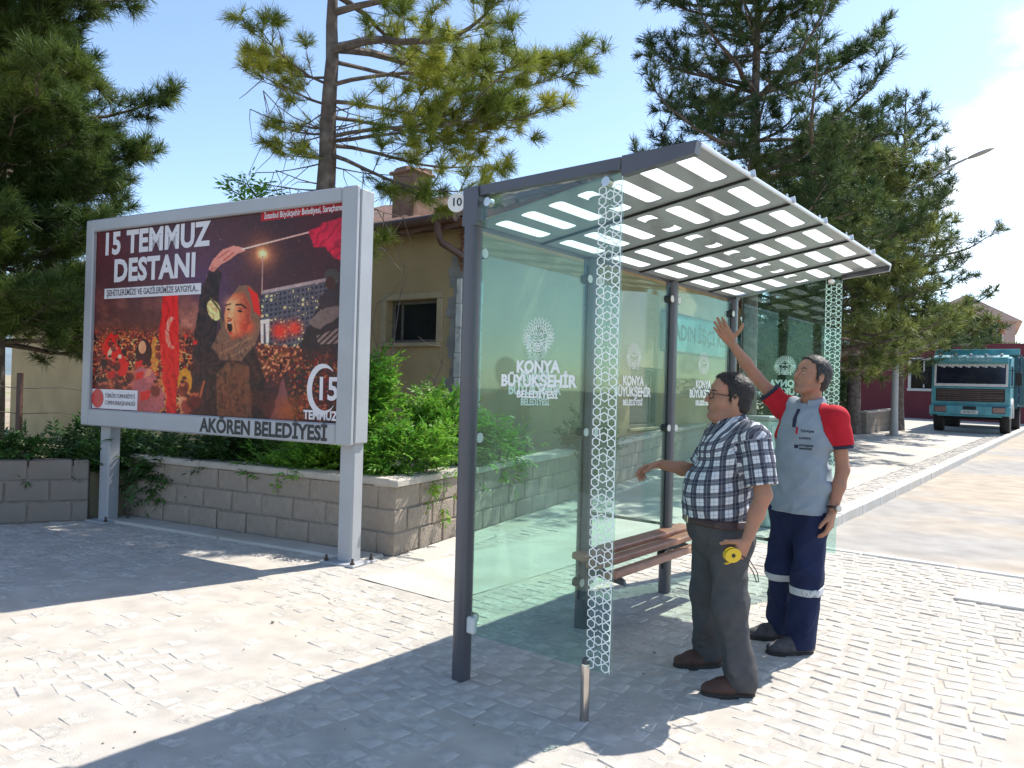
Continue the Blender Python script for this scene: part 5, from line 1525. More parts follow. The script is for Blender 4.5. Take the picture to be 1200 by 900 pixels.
# street lamp
M_pole = mat('galvanised_lamp_pole', (0.36, 0.36, 0.35), 0.6, 0.08, 4, 0.1, 30, metal=.2)
LX, LY = 12.35, 24.4
lp = thing('street_lamp', 'tall grey street lamp with one long arm reaching over the road', 'street lamp', (LX, LY, gz(LX, LY)))
pm_ = MB(); pm_.tube([(0, 0, 0), (0, 0, .9), (.0, 0, 7.6)], [.135, .11, .065], 14); pl = pm_.obj('pole', M_pole, lp, smooth=True)
pm_ = MB(); pm_.tube([(0, 0, 7.3), (.04, -.02, 7.75), (.35, -.20, 8.1), (1.6, -.9, 8.72)], [.055, .048, .042, .036], 10); ar_ = pm_.obj('arm', M_pole, lp, smooth=True)
pm_ = MB(); pm_.sphere((0, 0, 0), (.40, .13, .065), 14, 8); pm_.obj('lamp_head', M_pole, lp, (1.92, -1.08, 8.84), (0, R(-19), math.atan2(-.85, 1.55)), smooth=True)
pm_ = MB(); pm_.cyl((0, 0, 0), (0, 0, .03), .26, 14); pm_.obj('base', M_pole, lp)

# far buildings
M_mar = mat('maroon_render', (0.165, 0.038, 0.048), 0.9, 0.15, .8, 0.2, 10)
M_pinkw = mat('pale_pink_render', (0.50, 0.37, 0.32), 0.92, 0.08, .6, 0.2, 10)
M_bwhite = mat('white_plaster', (0.62, 0.60, 0.56), 0.9, 0.06, 1)
M_red = mat('red_cloth', (0.50, 0.02, 0.03), 0.8, 0.1, 4)
def far_building(name, label, cat, pos, rz, w, d, h, m, wins, roof=True):
    b = thing(name, label, cat, (pos[0], pos[1], gz(*pos) - .2), rz)
    wb = MB(); wb.prism([(-w / 2, 0), (w / 2, 0), (w / 2, h), (-w / 2, h)], 0, .3, holes=[[(x - ww / 2, z - hh / 2), (x + ww / 2, z - hh / 2), (x + ww / 2, z + hh / 2), (x - ww / 2, z + hh / 2)] for (x, z, ww, hh) in wins], frame=lambda a, c, e: (a, e, c))
    for s_ in (-1, 1): wb.box((s_ * (w / 2 - .15), d / 2 + .16, h / 2), (.3, d - .3, h))
    wb.box((0, d, h / 2), (w, .3, h)); wb.box((0, d / 2 + .15, h - .12), (w - .62, d - .32, .2))
    link('wall', recalc(wb.mesh('wall', m)), b)
    for (x, z, ww, hh) in wins:
        f = MB(); t = .09
        for (cx, cz, sx, sz) in ((x, z + hh / 2, ww + .2, t * 1.4), (x, z - hh / 2, ww + .2, t * 1.4), (x - ww / 2, z, t * 1.4, hh - t * 1.4), (x + ww / 2, z, t * 1.4, hh - t * 1.4), (x, z, .05, hh - .2)):
            f.box((cx, .0, cz), (sx, .14, sz), bev=.01)
        fo = f.obj('window', M_bwhite, b)
        MB().box((x, .12, z), (ww, .02, hh)).obj('pane', M_dark, fo)
    if roof:
        rb_ = MB(); rb_.box((0, d / 2, h + .09), (w + .5, d + .5, .18), bev=.03); rb_.obj('roof_slab', M_bwhite, b)
    return b
mbld = far_building('house', 'dark maroon low building with a white framed window left of the truck', 'house', (20.2, 36.5), R(53 - 90), 10.5, 9, 3.8, M_mar, [(-.3, 2.35, 1.25, 1.5), (3.4, 2.35, 1.25, 1.5)], roof=False)
apt = far_building('apartment_building', 'pale pink three-storey apartment block with balconies rising behind the truck', 'building', (31.0, 52.5), R(58 - 90), 6.4, 12, 6.2, M_pinkw, [(-1.9, 4.9, .9, 1.5), (0.9, 4.9, .6, 1.6), (2.2, 4.9, .6, 1.6), (-1.9, 2.0, .9, 1.4), (1.5, 2.0, .9, 1.4)], roof=False)
gb_ = MB(); gb_.prism([(-3.6, 6.2), (3.6, 6.2), (.3, 8.1)], -.3, 12.3, frame=lambda a, c, e: (a, e, c)); link('roof', recalc(gb_.mesh('roof', M_pinkw)), apt)
for z in (3.4,):
    q = MB(); q.box((4.0, 4.0, z), (1.6, 6.0, .18)); q.box((4.78, 4.0, z + .55), (.08, 6.0, .92)); q.box((4.0, 1.04, z + .55), (1.5, .08, .92)); q.obj('balcony', M_bwhite, apt)
fl = thing('flag', 'small red flag hanging from the balcony side of the pale apartment block', 'flag', (31.7, 49.6, 5.6))
MB().tube([(0, 0, 0), (0, 0, 1.4)], .03, 6).obj('staff', M_wht, fl)
fm_ = MB(); vs_ = []
for k in range(7):
    for j in range(2): vs_.append((.03 + k * .08, .05 * math.sin(k * 1.3), 1.35 - j * .75 - .05 * k))
fm_.add(vs_, [(k * 2, k * 2 + 2, k * 2 + 3, k * 2 + 1) for k in range(6)]); cl_ = fm_.obj('cloth', M_red, fl)
md = cl_.modifiers.new('thickness', 'SOLIDIFY'); md.thickness = .01
thx = far_building('house', 'white low shed at the far right edge of the street behind the truck', 'house', (27.5, 34.6), R(53 - 90), 6, 6, 3.0, M_bwhite, [(-1, 1.6, 1.1, 1.2)], roof=True)
# distant wooded ridge
hx = np.linspace(-900, 900, 120); rid = []
for k, x in enumerate(hx):
    y = 900 - abs(x) * .25
    h = 52 + 26 * math.sin(x * .006 + 1) + 14 * math.sin(x * .021) + 6 * math.sin(x * .07)
    rid += [(x, y - 240, 1.0), (x, y - 90, h * .75), (x, y, h), (x, y + 200, h * .6)]
hm = MB(); hm.v = rid
for k in range(119):
    for j in range(3): hm.f.append((k * 4 + j, k * 4 + 4 + j, k * 4 + 5 + j, k * 4 + 1 + j)); hm.mi.append(0)
structure(hm.obj('hills', mat('far_hillside', (0.13, 0.17, 0.19), 1.0, .15, .02), smooth=True))
# wire fence with iron posts at the left behind the short wall
wf = thing('wire_fence', 'rusty wire fence with thin iron posts in front of the ochre wall at the left', 'fence', (-7.0, 8.9, .4))
for k in range(4): MB().box((0, 0, 0), (.05, .05, 1.15)).obj('post', M_brown, wf, (k * 1.15, .1 * k, .55))
wr = MB()
for z in (.35, .65, .95): wr.tube([(k * .23, .02 * k, z + .015 * math.sin(k * 2.1)) for k in range(16)], .005, 4)
wr.obj('wire', M_twig, wf)
# pale service cabinet seen through the glass between the two men
cbn = thing('service_cabinet', 'pale green metal service cabinet standing behind the glass between the two men', 'cabinet', (2.98, 8.7, 0), R(25))
MB().box((0, 0, .62), (.32, .30, 1.20), bev=.012).obj('body', mat('pale_green_enamel', (.42, .52, .47), .5, .08), cbn)
MB().box((0, 0, 1.245), (.38, .36, .045), bev=.01).obj('lid', M_pole, cbn)
MB().box((0, -.156, .64), (.26, .012, 1.05), bev=.004).obj('door', mat('pale_green_door', (.46, .56, .50), .5, .08), cbn)
# ================================================================== the two men
M_skin = mat('tanned_skin', (0.36, 0.185, 0.118), 0.55, 0.10, 14, 0.25, 160, col2=(0.40, 0.175, 0.115), mixscale=9, spec=.35)
_t = M_skin.node_tree; _p = _t.nodes['Principled BSDF']; _l = _p.inputs['Base Color'].links[0].from_socket
_a = _t.nodes.new('ShaderNodeAttribute'); _a.attribute_name = 'beard'; _x = _t.nodes.new('ShaderNodeMix'); _x.data_type = 'RGBA'
_t.links.new(_a.outputs['Fac'], _x.inputs['Factor']); _t.links.new(_l, _x.inputs['A']); _x.inputs['B'].default_value = (0.13, 0.085, 0.068, 1); _t.links.new(_x.outputs['Result'], _p.inputs['Base Color'])
def beard(c, M, s):
    def f(v):
        q = (v - c) @ M / s
        m = np.clip((-.038 - q[:, 2]) / .02, 0, 1) * np.clip((q[:, 0] + .012) / .02, 0, 1) * np.clip((q[:, 2] + .135) / .02, 0, 1) * (np.linalg.norm(q, axis=1) < .17)
        return {'beard': m * (.30 + .16 * vnoise(v, 160))}
    return f
M_hair1 = mat('dark_greying_hair', (0.038, 0.034, 0.033), 0.5, 0.3, 40, island=.95, spec=.4)
M_hair2 = mat('grizzled_hair', (0.055, 0.052, 0.051), 0.5, 0.3, 40, island=.95, spec=.4)
M_lips = mat('lips', (0.26, 0.095, 0.075), 0.5, 0.1)
M_eyew = mat('eye_white', (0.62, 0.58, 0.54), 0.25, 0.03)
M_iris = mat('dark_iris', (0.02, 0.012, 0.008), 0.15, 0.0)
M_tr1 = mat('grey_wool_trousers', (0.078, 0.078, 0.081), 0.85, 0.12, 16, 0.35, 240, spec=.15)
M_tr2 = mat('navy_work_trousers', (0.020, 0.028, 0.072), 0.85, 0.15, 12, 0.35, 240, spec=.15)
M_belt = mat('brown_leather_belt', (0.045, 0.018, 0.013), 0.45, 0.2, 20)
M_shoe1 = mat('brown_suede_shoe', (0.075, 0.035, 0.024), 0.7, 0.25, 18, 0.4, 120)
M_shoe2 = mat('dusty_work_shoe', (0.085, 0.080, 0.085), 0.75, 0.3, 14, 0.4, 120, col2=(0.045, 0.042, 0.045), mixscale=12)
M_sole = mat('shoe_sole', (0.025, 0.022, 0.02), 0.8, 0.2, 20)
M_refl = mat('reflective_band', (0.50, 0.53, 0.56), 0.4, 0.05, 20)
M_polo = mat('grey_polo_cotton', (0.265, 0.315, 0.365), 0.85, 0.07, 9, 0.3, 260, spec=.15)
M_pred2 = mat('red_polo_sleeve', (0.46, 0.018, 0.030), 0.8, 0.08, 9, 0.3, 260, spec=.15)
M_navy = mat('navy_rib_knit', (0.018, 0.020, 0.045), 0.85, 0.1, 20)
M_black2 = mat('black_plastic', (0.012, 0.012, 0.013), 0.3, 0.05)
M_yel = mat('yellow_tape_case', (0.72, 0.47, 0.015), 0.35, 0.05, 20, coat=.3)
M_btn = mat('shirt_button', (0.5, 0.5, 0.5), 0.4, 0.0)
# plaid: woven from two directions of cloth coordinates stored on the shirt
def plaid_mat():
    m = bpy.data.materials.new('plaid_cotton'); m.use_nodes = True
    t = m.node_tree; N = t.nodes.new; L = t.links.new; p = t.nodes['Principled BSDF']
    p.inputs['Roughness'].default_value = .85; p.inputs['Specular IOR Level'].default_value = .15
    def band(attr, per, lo, hi, off=0.0):
        a = N('ShaderNodeAttribute'); a.attribute_name = attr
        m1 = N('ShaderNodeMath'); m1.operation = 'MULTIPLY_ADD'; m1.inputs[1].default_value = 1 / per; m1.inputs[2].default_value = 50 + off
        L(a.outputs['Fac'], m1.inputs[0])
        m2 = N('ShaderNodeMath'); m2.operation = 'FRACT'; L(m1.outputs[0], m2.inputs[0])
        m3 = N('ShaderNodeMath'); m3.operation = 'GREATER_THAN'; m3.inputs[1].default_value = lo; L(m2.outputs[0], m3.inputs[0])
        m4 = N('ShaderNodeMath'); m4.operation = 'LESS_THAN'; m4.inputs[1].default_value = hi; L(m2.outputs[0], m4.inputs[0])
        m5 = N('ShaderNodeMath'); m5.operation = 'MULTIPLY'; L(m3.outputs[0], m5.inputs[0]); L(m4.outputs[0], m5.inputs[1])
        return m5.outputs[0]
    src = None
    rgb = N('ShaderNodeRGB'); rgb.outputs[0].default_value = (0.60, 0.62, 0.66, 1); src = rgb.outputs[0]
    for at, per, lo, hi, fac, col in (('cloth_u', .064, .0, .48, .88, (.018, .020, .040)), ('cloth_v', .066, .0, .45, .78, (.020, .023, .045)),
                                      ('cloth_u', .064, .69, .73, .5, (.05, .06, .09)), ('cloth_v', .066, .68, .72, .5, (.05, .06, .09)), ('cloth_u', .064, .17, .24, .35, (.30, .32, .36)), ('cloth_v', .066, .17, .23, .35, (.30, .32, .36))):
        b = band(at, per, lo, hi)
        mm = N('ShaderNodeMath'); mm.operation = 'MULTIPLY'; mm.inputs[1].default_value = fac; L(b, mm.inputs[0])
        mx = N('ShaderNodeMix'); mx.data_type = 'RGBA'; L(mm.outputs[0], mx.inputs['Factor']); L(src, mx.inputs['A']); mx.inputs['B'].default_value = (*col, 1)
        src = mx.outputs['Result']
    L(src, p.inputs['Base Color'])
    nz = N('ShaderNodeTexNoise'); nz.inputs['Scale'].default_value = 300; bp = N('ShaderNodeBump'); bp.inputs['Strength'].default_value = .2; bp.inputs['Distance'].default_value = .002
    tcn = N('ShaderNodeTexCoord'); L(tcn.outputs['Object'], nz.inputs['Vector']); L(nz.outputs['Fac'], bp.inputs['Height']); L(bp.outputs[0], p.inputs['Normal'])
    return m
M_plaid = plaid_mat()

class Vol:
    """signed-distance volume, smooth unions of tapered limbs and ellipsoids, meshed with surface nets."""
    def __init__(s, lo, hi, h):
        s.lo = np.array(lo, float); s.h = h
        s.n = np.ceil((np.array(hi) - s.lo) / h).astype(int) + 1
        s.f = np.full(s.n, .12, np.float32)
    def _win(s, lo, hi, m):
        a = np.clip(np.floor((np.array(lo) - m - s.lo) / s.h).astype(int), 0, s.n - 1)
        b = np.clip(np.ceil((np.array(hi) + m - s.lo) / s.h).astype(int) + 1, 1, s.n)
        if (b <= a).any(): return None
        ax = [s.lo[i] + s.h * np.arange(a[i], b[i]) for i in range(3)]
        return tuple(slice(a[i], b[i]) for i in range(3)), ax[0][:, None, None], ax[1][None, :, None], ax[2][None, None, :]
    def _mix(s, sl, d, k, op):
        f = s.f[sl]
        if op == 'sub':
            d = -d; 
            if k > 0: hh = np.clip(.5 - .5 * (f - d) / k, 0, 1); s.f[sl] = f * (1 - hh) + d * hh + k * hh * (1 - hh)
            else: s.f[sl] = np.maximum(f, d)
        else:
            if k > 0: hh = np.clip(.5 + .5 * (f - d) / k, 0, 1); s.f[sl] = f * (1 - hh) + d * hh - k * hh * (1 - hh)
            else: s.f[sl] = np.minimum(f, d)
    def rc(s, a, b, ra, rb, k=.02, op='add', sq=None):
        """tapered limb from a to b; sq=(axis vector, factor) flattens its section along that axis."""
        a = np.array(a, float); b = np.array(b, float); R_ = max(ra, rb) * (1.0 if sq is None else max(1, 1 / sq[1]))
        w = s._win(np.minimum(a, b) - R_, np.maximum(a, b) + R_, k + .03)
        if w is None: return s
        sl, X, Y, Z = w; ba = b - a; L2 = ba @ ba + 1e-12
        px, py, pz = X - a[0], Y - a[1], Z - a[2]
        t = np.clip((px * ba[0] + py * ba[1] + pz * ba[2]) / L2, 0, 1)
        qx, qy, qz = px - t * ba[0], py - t * ba[1], pz - t * ba[2]
        d2 = qx * qx + qy * qy + qz * qz
        if sq is not None:
            n_ = np.array(sq[0], float); n_ /= np.linalg.norm(n_)
            dn = qx * n_[0] + qy * n_[1] + qz * n_[2]
            d2 = d2 + dn * dn * (1 / sq[1] ** 2 - 1)
            dist = np.sqrt(d2) - (ra + (rb - ra) * t); dist = dist * (sq[1] if sq[1] < 1 else 1)
        else: dist = np.sqrt(d2) - (ra + (rb - ra) * t)
        s._mix(sl, dist.astype(np.float32), k, op); return s
    def ell(s, c, r, k=.02, op='add', M=None):
        c = np.array(c, float); r = np.array(r, float); Rm = r.max()
        w = s._win(c - Rm, c + Rm, k + .03)
        if w is None: return s
        sl, X, Y, Z = w; x, y, z = X - c[0], Y - c[1], Z - c[2]
        if M is not None:
            M = np.array(M); x, y, z = M[0, 0] * x + M[1, 0] * y + M[2, 0] * z, M[0, 1] * x + M[1, 1] * y + M[2, 1] * z, M[0, 2] * x + M[1, 2] * y + M[2, 2] * z
        k0 = np.sqrt((x / r[0]) ** 2 + (y / r[1]) ** 2 + (z / r[2]) ** 2) + 1e-6
        k1 = np.sqrt((x / r[0] ** 2) ** 2 + (y / r[1] ** 2) ** 2 + (z / r[2] ** 2) ** 2) + 1e-6
        s._mix(sl, (k0 * (k0 - 1) / k1).astype(np.float32), k, op); return s
    def axes(s): return [s.lo[i] + s.h * np.arange(s.n[i]) for i in range(3)]
    def grid(s):
        a = s.axes(); return a[0][:, None, None], a[1][None, :, None], a[2][None, None, :]
    def noise(s, amp, sc, off=0.0, ridge=False):
        """cloth folds: value noise stretched along chosen axes, only near the surface."""
        idx = np.argwhere(np.abs(s.f) < .03)
        p = s.lo + idx * s.h
        sc = np.array(sc, float)
        q = vnoise((p * sc if sc.ndim == 1 else p @ sc) + off)
        if ridge: q = 2 * np.abs(q) ** .8 - .8
        s.f[idx[:, 0], idx[:, 1], idx[:, 2]] += (amp * q).astype(np.float32)
        return s
def nets(f, lo, h):
    s = f < 0
    c = [(i, j, k) for i in (0, 1) for j in (0, 1) for k in (0, 1)]
    n = f.shape
    cnt = np.zeros((n[0] - 1, n[1] - 1, n[2] - 1), np.int8)
    for (i, j, k) in c: cnt += s[i:n[0] - 1 + i, j:n[1] - 1 + j, k:n[2] - 1 + k]
    act = (cnt > 0) & (cnt < 8)
    ids = np.argwhere(act); idx = np.full(act.shape, -1, np.int64); idx[act] = np.arange(len(ids))
    acc = np.zeros((len(ids), 3)); num = np.zeros(len(ids))
    for a in c:
        for ax in range(3):
            if a[ax]: continue
            b = list(a); b[ax] = 1
            fa = f[ids[:, 0] + a[0], ids[:, 1] + a[1], ids[:, 2] + a[2]]; fb = f[ids[:, 0] + b[0], ids[:, 1] + b[1], ids[:, 2] + b[2]]
            m = (fa < 0) != (fb < 0)
            t = np.where(m, fa / np.where(m, fa - fb, 1), 0)
            p = np.array(a, float)[None] + t[:, None] * (np.array(b) - np.array(a))[None]
            acc[m] += p[m]; num[m] += 1
    v = lo + (ids + acc / num[:, None]) * h
    F = []
    for ax in range(3):
        o1, o2 = [(1, 2), (2, 0), (0, 1)][ax]
        sa = [slice(None)] * 3; sb = [slice(None)] * 3
        sa[ax] = slice(0, -1); sb[ax] = slice(1, None)
        d = s[tuple(sa)] != s[tuple(sb)]
        e = np.argwhere(d)
        ok = (e[:, o1] > 0) & (e[:, o2] > 0) & (e[:, o1] < n[o1] - 1) & (e[:, o2] < n[o2] - 1)
        e = e[ok]
        def cell(d1, d2):
            q = e.copy(); q[:, o1] += d1; q[:, o2] += d2
            return idx[q[:, 0], q[:, 1], q[:, 2]]
        q = np.stack([cell(-1, -1), cell(0, -1), cell(0, 0), cell(-1, 0)], 1)
        ins = s[e[:, 0], e[:, 1], e[:, 2]]
        q[~ins] = q[~ins][:, ::-1]
        F.append(q)
    return v, np.concatenate(F)
def vol_obj(name, f, vol, m, parent, attrs=None):
    v, q = nets(f, vol.lo, vol.h)
    at = attrs(v) if attrs else None
    return link(name, np_mesh(name, v, q, m, True, at), parent)

def V3(*a): return np.array(a, float)
def unit(v): v = np.array(v, float); return v / np.linalg.norm(v)
def hand(vol, wrist, fwd, palm, thumb_side, curls, thumb=(.55, .35), sc=1.0, spread=.12):
    """palm plus five separate fingers; palm = direction the palm faces, thumb_side = direction of the thumb."""
    f = unit(fwd); n = np.array(palm, float); n = unit(n - f * (n @ f)); s_ = np.cross(n, f); 
    if s_ @ np.array(thumb_side) < 0: s_ = -s_
    w = np.array(wrist, float)
    mcp = [(.086, .030), (.091, .0095), (.086, -.0105), (.077, -.0285)]
    lens = [.072, .080, .074, .058]
    for (a, b) in mcp:
        vol.rc(w + f * .012 * sc + s_ * b * .55 * sc, w + (f * a + s_ * b) * sc, .0145 * sc, .0118 * sc, .010, sq=(n, .92))
    vol.rc(w + (f * .03 + s_ * .022 + n * .006) * sc, w + (f * .045 + s_ * .026 + n * .006) * sc, .016 * sc, .013 * sc, .012)   # ball of the thumb
    for i, ((a, b), L_) in enumerate(zip(mcp, lens)):
        p = w + (f * a + s_ * b) * sc
        ang = 0.0; d0 = unit(f + s_ * spread * (1.2 - .8 * i))
        r_ = (.0098, .0100, .0096, .0084)[i] * sc
        cu = curls[i]
        for j, part in enumerate((.46, .30, .24)):
            ang += cu[j] if hasattr(cu, '__len__') else cu
            d = d0 * math.cos(ang) + n * math.sin(ang)
            q = p + d * L_ * part * sc
            vol.rc(p, q, r_ * (1 - .08 * j), r_ * (1 - .08 * (j + 1)), .0035)
            p = q
    t0 = w + (f * .022 + s_ * .026 + n * .004) * sc
    out, close = thumb
    d1 = unit(f * (1 - out) + s_ * out + n * close * .5); d2 = unit(f * (1.1 - out) + s_ * out * .8 + n * close)
    p1 = t0 + d1 * .040 * sc; p2 = p1 + d2 * .032 * sc; p3 = p2 + unit(d2 + f * .3) * .024 * sc
    vol.rc(t0, p1, .0145 * sc, .0115 * sc, .008); vol.rc(p1, p2, .0112 * sc, .0102 * sc, .004); vol.rc(p2, p3, .0102 * sc, .0082 * sc, .004)
    return f, n, s_
def head(vol, c, M, s=1.0, fat=0.0, nose=1.0):
    """skull, brow, nose, lips, chin and ears; c = point between the ears, M = 3x3 of head axes (columns forward, left, up)."""
    T = lambda x, y, z: np.array(c) + M @ (np.array([x, y, z]) * s)
    e = lambda p, r, k=.015, op='add': vol.ell(T(*p), np.array(r) * s, k * s, op, M)
    r = lambda a, b, ra, rb, k=.012, op='add': vol.rc(T(*a), T(*b), ra * s, rb * s, k * s, op)
    e((-.014, 0, .040), (.098, .076, .086)); e((.026, 0, .035), (.066, .066, .075)); e((.034, 0, -.030), (.060, .060 + fat * .4, .082), .02)
    for y in (-1, 1):
        r((-.012, y * (.054 + fat * .5), -.045), (.058, y * .020, -.098), .020 + fat * .5, .019, .02)
        e((.052, y * .040, -.026), (.030, .026 + fat * .4, .028), .02)
        r((.082, y * .012, .026), (.070, y * .048, .024), .011, .010, .012)                     # brow
        e((.092, y * .031, .006), (.017, .019, .012), .010, 'sub')                               # eye socket
        e((.076, y * .031, .006), (.0135, .0165, .0135), .004)                                   # lid over the eye
        r((.094, y * .0105, -.027), (.090, y * .014, -.027), .0070, .0070, .006)                 # nostril wing
        r((.040, y * .050, -.005), (.066, y * .042, -.008), .014, .012, .016)                    # cheek bone
        # ear: rim, lobe, hollow
        e((-.010, y * .079, .000), (.019, .0085, .033), .006); e((-.004, y * .088, .004), (.0105, .006, .019), .005, 'sub'); e((-.004, y * .078, -.028), (.010, .007, .010), .006)
    r((.087, 0, .022), (.108, 0, -.012), .0078, .0088 * nose, .009); r((.106, 0, -.016), (.1135, 0, -.024), .0085 * nose, .0085 * nose, .006)
    e((.074, 0, -.098), (.022, .026, .020), .014)
    r((.089, -.015, -.055), (.089, .015, -.055), .0068, .0068, .006); r((.093, -.006, -.0545), (.093, .006, -.0545), .0062, .0062, .006)
    r((.088, -.013, -.0660), (.088, .013, -.0660), .0075, .0075, .006)
    r((.101, -.020, -.0605), (.101, .020, -.0605), .0034, .0034, .003, 'sub')
    if fat:
        e((.022, 0, -.104), (.050, .048, .026), .03); e((-.01, 0, -.09), (.06, .060, .04), .03)
    return T
def head_bits(parent, T, M, s, skin_hair, glasses=False, gaze=0.0):
    for y in (-1, 1):
        eb = MB(); o = T(.0788, y * .031, .006)
        eb.sphere(tuple(o), .0112 * s, 12, 8)
        e_ = eb.obj('eye', M_eyew, parent, smooth=True)
        ib = MB(); ib.sphere(tuple(T(.0850, y * .0300, .007 + gaze)), .0062 * s, 10, 6); ib.obj('iris', M_iris, e_, smooth=True)
        br_ = MB(); br_.tube([tuple(T(.0925, y * .014, .027)), tuple(T(.0905, y * .030, .0335)), tuple(T(.077, y * .050, .029))], [.0038 * s, .0044 * s, .0022 * s], 6)
        br_.obj('eyebrow', skin_hair, parent)
    lp_ = MB()
    lp_.tube([tuple(T(.0865, -.019, -.060)), tuple(T(.0938, -.008, -.0570)), tuple(T(.0945, 0, -.0578)), tuple(T(.0938, .008, -.0570)), tuple(T(.0865, .019, -.060))], [.0020 * s, .0038 * s, .0038 * s, .0038 * s, .0020 * s], 6)
    lp_.tube([tuple(T(.0855, -.017, -.0625)), tuple(T(.0925, -.007, -.0660)), tuple(T(.0928, .007, -.0660)), tuple(T(.0855, .017, -.0625))], [.002 * s, .0042 * s, .0042 * s, .002 * s], 6)
    lp_.obj('lips', M_lips, parent, smooth=True)
    if glasses:
        gb2 = MB()
        for y in (-1, 1):
            ring = [(.1035 - .004 * abs(math.cos(a)) - (.004 if y * math.cos(a) > 0 else 0), y * .031 + .0235 * math.copysign(abs(math.cos(a)) ** .7, math.cos(a)), .004 + .0155 * math.copysign(abs(math.sin(a)) ** .7, math.sin(a))) for a in np.linspace(0, 2 * math.pi, 25)]
            gb2.tube([tuple(T(*p)) for p in ring], .0021 * s, 6, caps=False)
            gb2.tube([tuple(T(.097, y * .0545, .012)), tuple(T(.085, y * .072, .013)), tuple(T(.02, y * .0815, .013)), tuple(T(-.008, y * .083, .012)), tuple(T(-.022, y * .081, -.004))], .0026 * s, 6)
        gb2.tube([tuple(T(.1045, -.0085, .007)), tuple(T(.107, 0, .0105)), tuple(T(.1045, .0085, .007))], .002 * s, 6)
        g = gb2.obj('glasses', M_black2, parent)
def hair(vol, parent, c, M, s, m, seed, thick=.014, n_str=5200, length=.020, front=.060):
    """short hair: a textured cap over the skull above the hairline, plus fine strands along it."""
    lo = np.array(c) - .15 * s; hi = np.array(c) + .17 * s
    hv = Vol(lo, hi, .0034)
    T = lambda x, y, z: np.array(c) + M @ (np.array([x, y, z]) * s)
    hv.ell(T(-.016, 0, .043), np.array((.098 + thick, .076 + thick * .8, .086 + thick)) * s, .01, M=M)
    hv.ell(T(.022, 0, .045), np.array((.064 + thick * .7, .066 + thick * .6, .074 + thick * .8)) * s, .01, M=M)
    hv.ell(T(-.05, 0, -.02), np.array((.058 + thick * .6, .066 + thick * .6, .060)) * s, .02, M=M)
    X, Y, Z = hv.grid()
    dx, dy, dz = X - c[0], Y - c[1], Z - c[2]
    hx = (M[0, 0] * dx + M[1, 0] * dy + M[2, 0] * dz) / s; hy = (M[0, 1] * dx + M[1, 1] * dy + M[2, 1] * dz) / s; hz = (M[0, 2] * dx + M[1, 2] * dy + M[2, 2] * dz) / s
    # hairline: forehead edge, temple recess, in front of the ear, nape
    fl = np.minimum(front - hx + .35 * np.clip(hz - .085, -.2, .2), hz - (.070 - .25 * np.clip(.045 - np.abs(hy), -.03, .05)))      # crown region
    tmp = np.minimum(.026 - hx + .25 * np.clip(hz - .03, -.1, .1), hz - .012)
    side = np.minimum(.012 - hx, hz + .012 + .0 * hx)
    back = np.minimum(-.026 - hx, hz + .072)
    reg = np.maximum(np.maximum(fl, tmp), np.maximum(side, back))
    hv.f = np.maximum(hv.f, (-reg * s).astype(np.float32))
    hv.noise(.0030, (34, 34, 34), seed); hv.noise(.0016, (110, 110, 110), seed + 9)
    v, q = nets(hv.f, hv.lo, hv.h)
    g = np.random.default_rng(seed)
    e1 = v[q[:, 1]] - v[q[:, 0]]; e2 = v[q[:, 3]] - v[q[:, 0]]
    nrm = np.cross(e1, e2); nrm /= np.linalg.norm(nrm, axis=1, keepdims=True) + 1e-12
    cen = v[q].mean(1)
    outw = cen - T(-.01, 0, .02); outw /= np.linalg.norm(outw, axis=1, keepdims=True)
    ok = np.flatnonzero((nrm * outw).sum(1) > .35)
    pick = g.choice(ok, n_str)
    P = cen[pick]; Nn = nrm[pick]
    flow = (M @ np.array([-.55, 0, -.45]))[None] + outw[pick] * .0 + g.normal(size=P.shape) * .45
    flow -= Nn * (flow * Nn).sum(1, keepdims=True); flow /= np.linalg.norm(flow, axis=1, keepdims=True) + 1e-9
    d = flow * .9 + Nn * g.uniform(.08, .6, (n_str, 1))
    L_ = length * s * g.uniform(.6, 1.2, (n_str, 1)); side_ = np.cross(d, Nn); side_ /= np.linalg.norm(side_, axis=1, keepdims=True) + 1e-9
    w = .00075 * s
    b0, b1, mid0, mid1, tip = P - side_ * w, P + side_ * w, P + d * L_ * .6 - side_ * w * .8, P + d * L_ * .6 + side_ * w * .8, P + d * L_ - Nn * L_ * .18
    sv = np.stack([b0, b1, mid1, mid0, tip - side_ * w * .2, tip + side_ * w * .2], 1).reshape(-1, 3)
    i = np.arange(n_str) * 6 + len(v)
    sq_ = np.concatenate([np.stack([i, i + 1, i + 2, i + 3], 1), np.stack([i + 3, i + 2, i + 5, i + 4], 1)])
    return link('hair', np_mesh('hair', np.concatenate([v, sv]), np.concatenate([q, sq_]), m, True), parent)
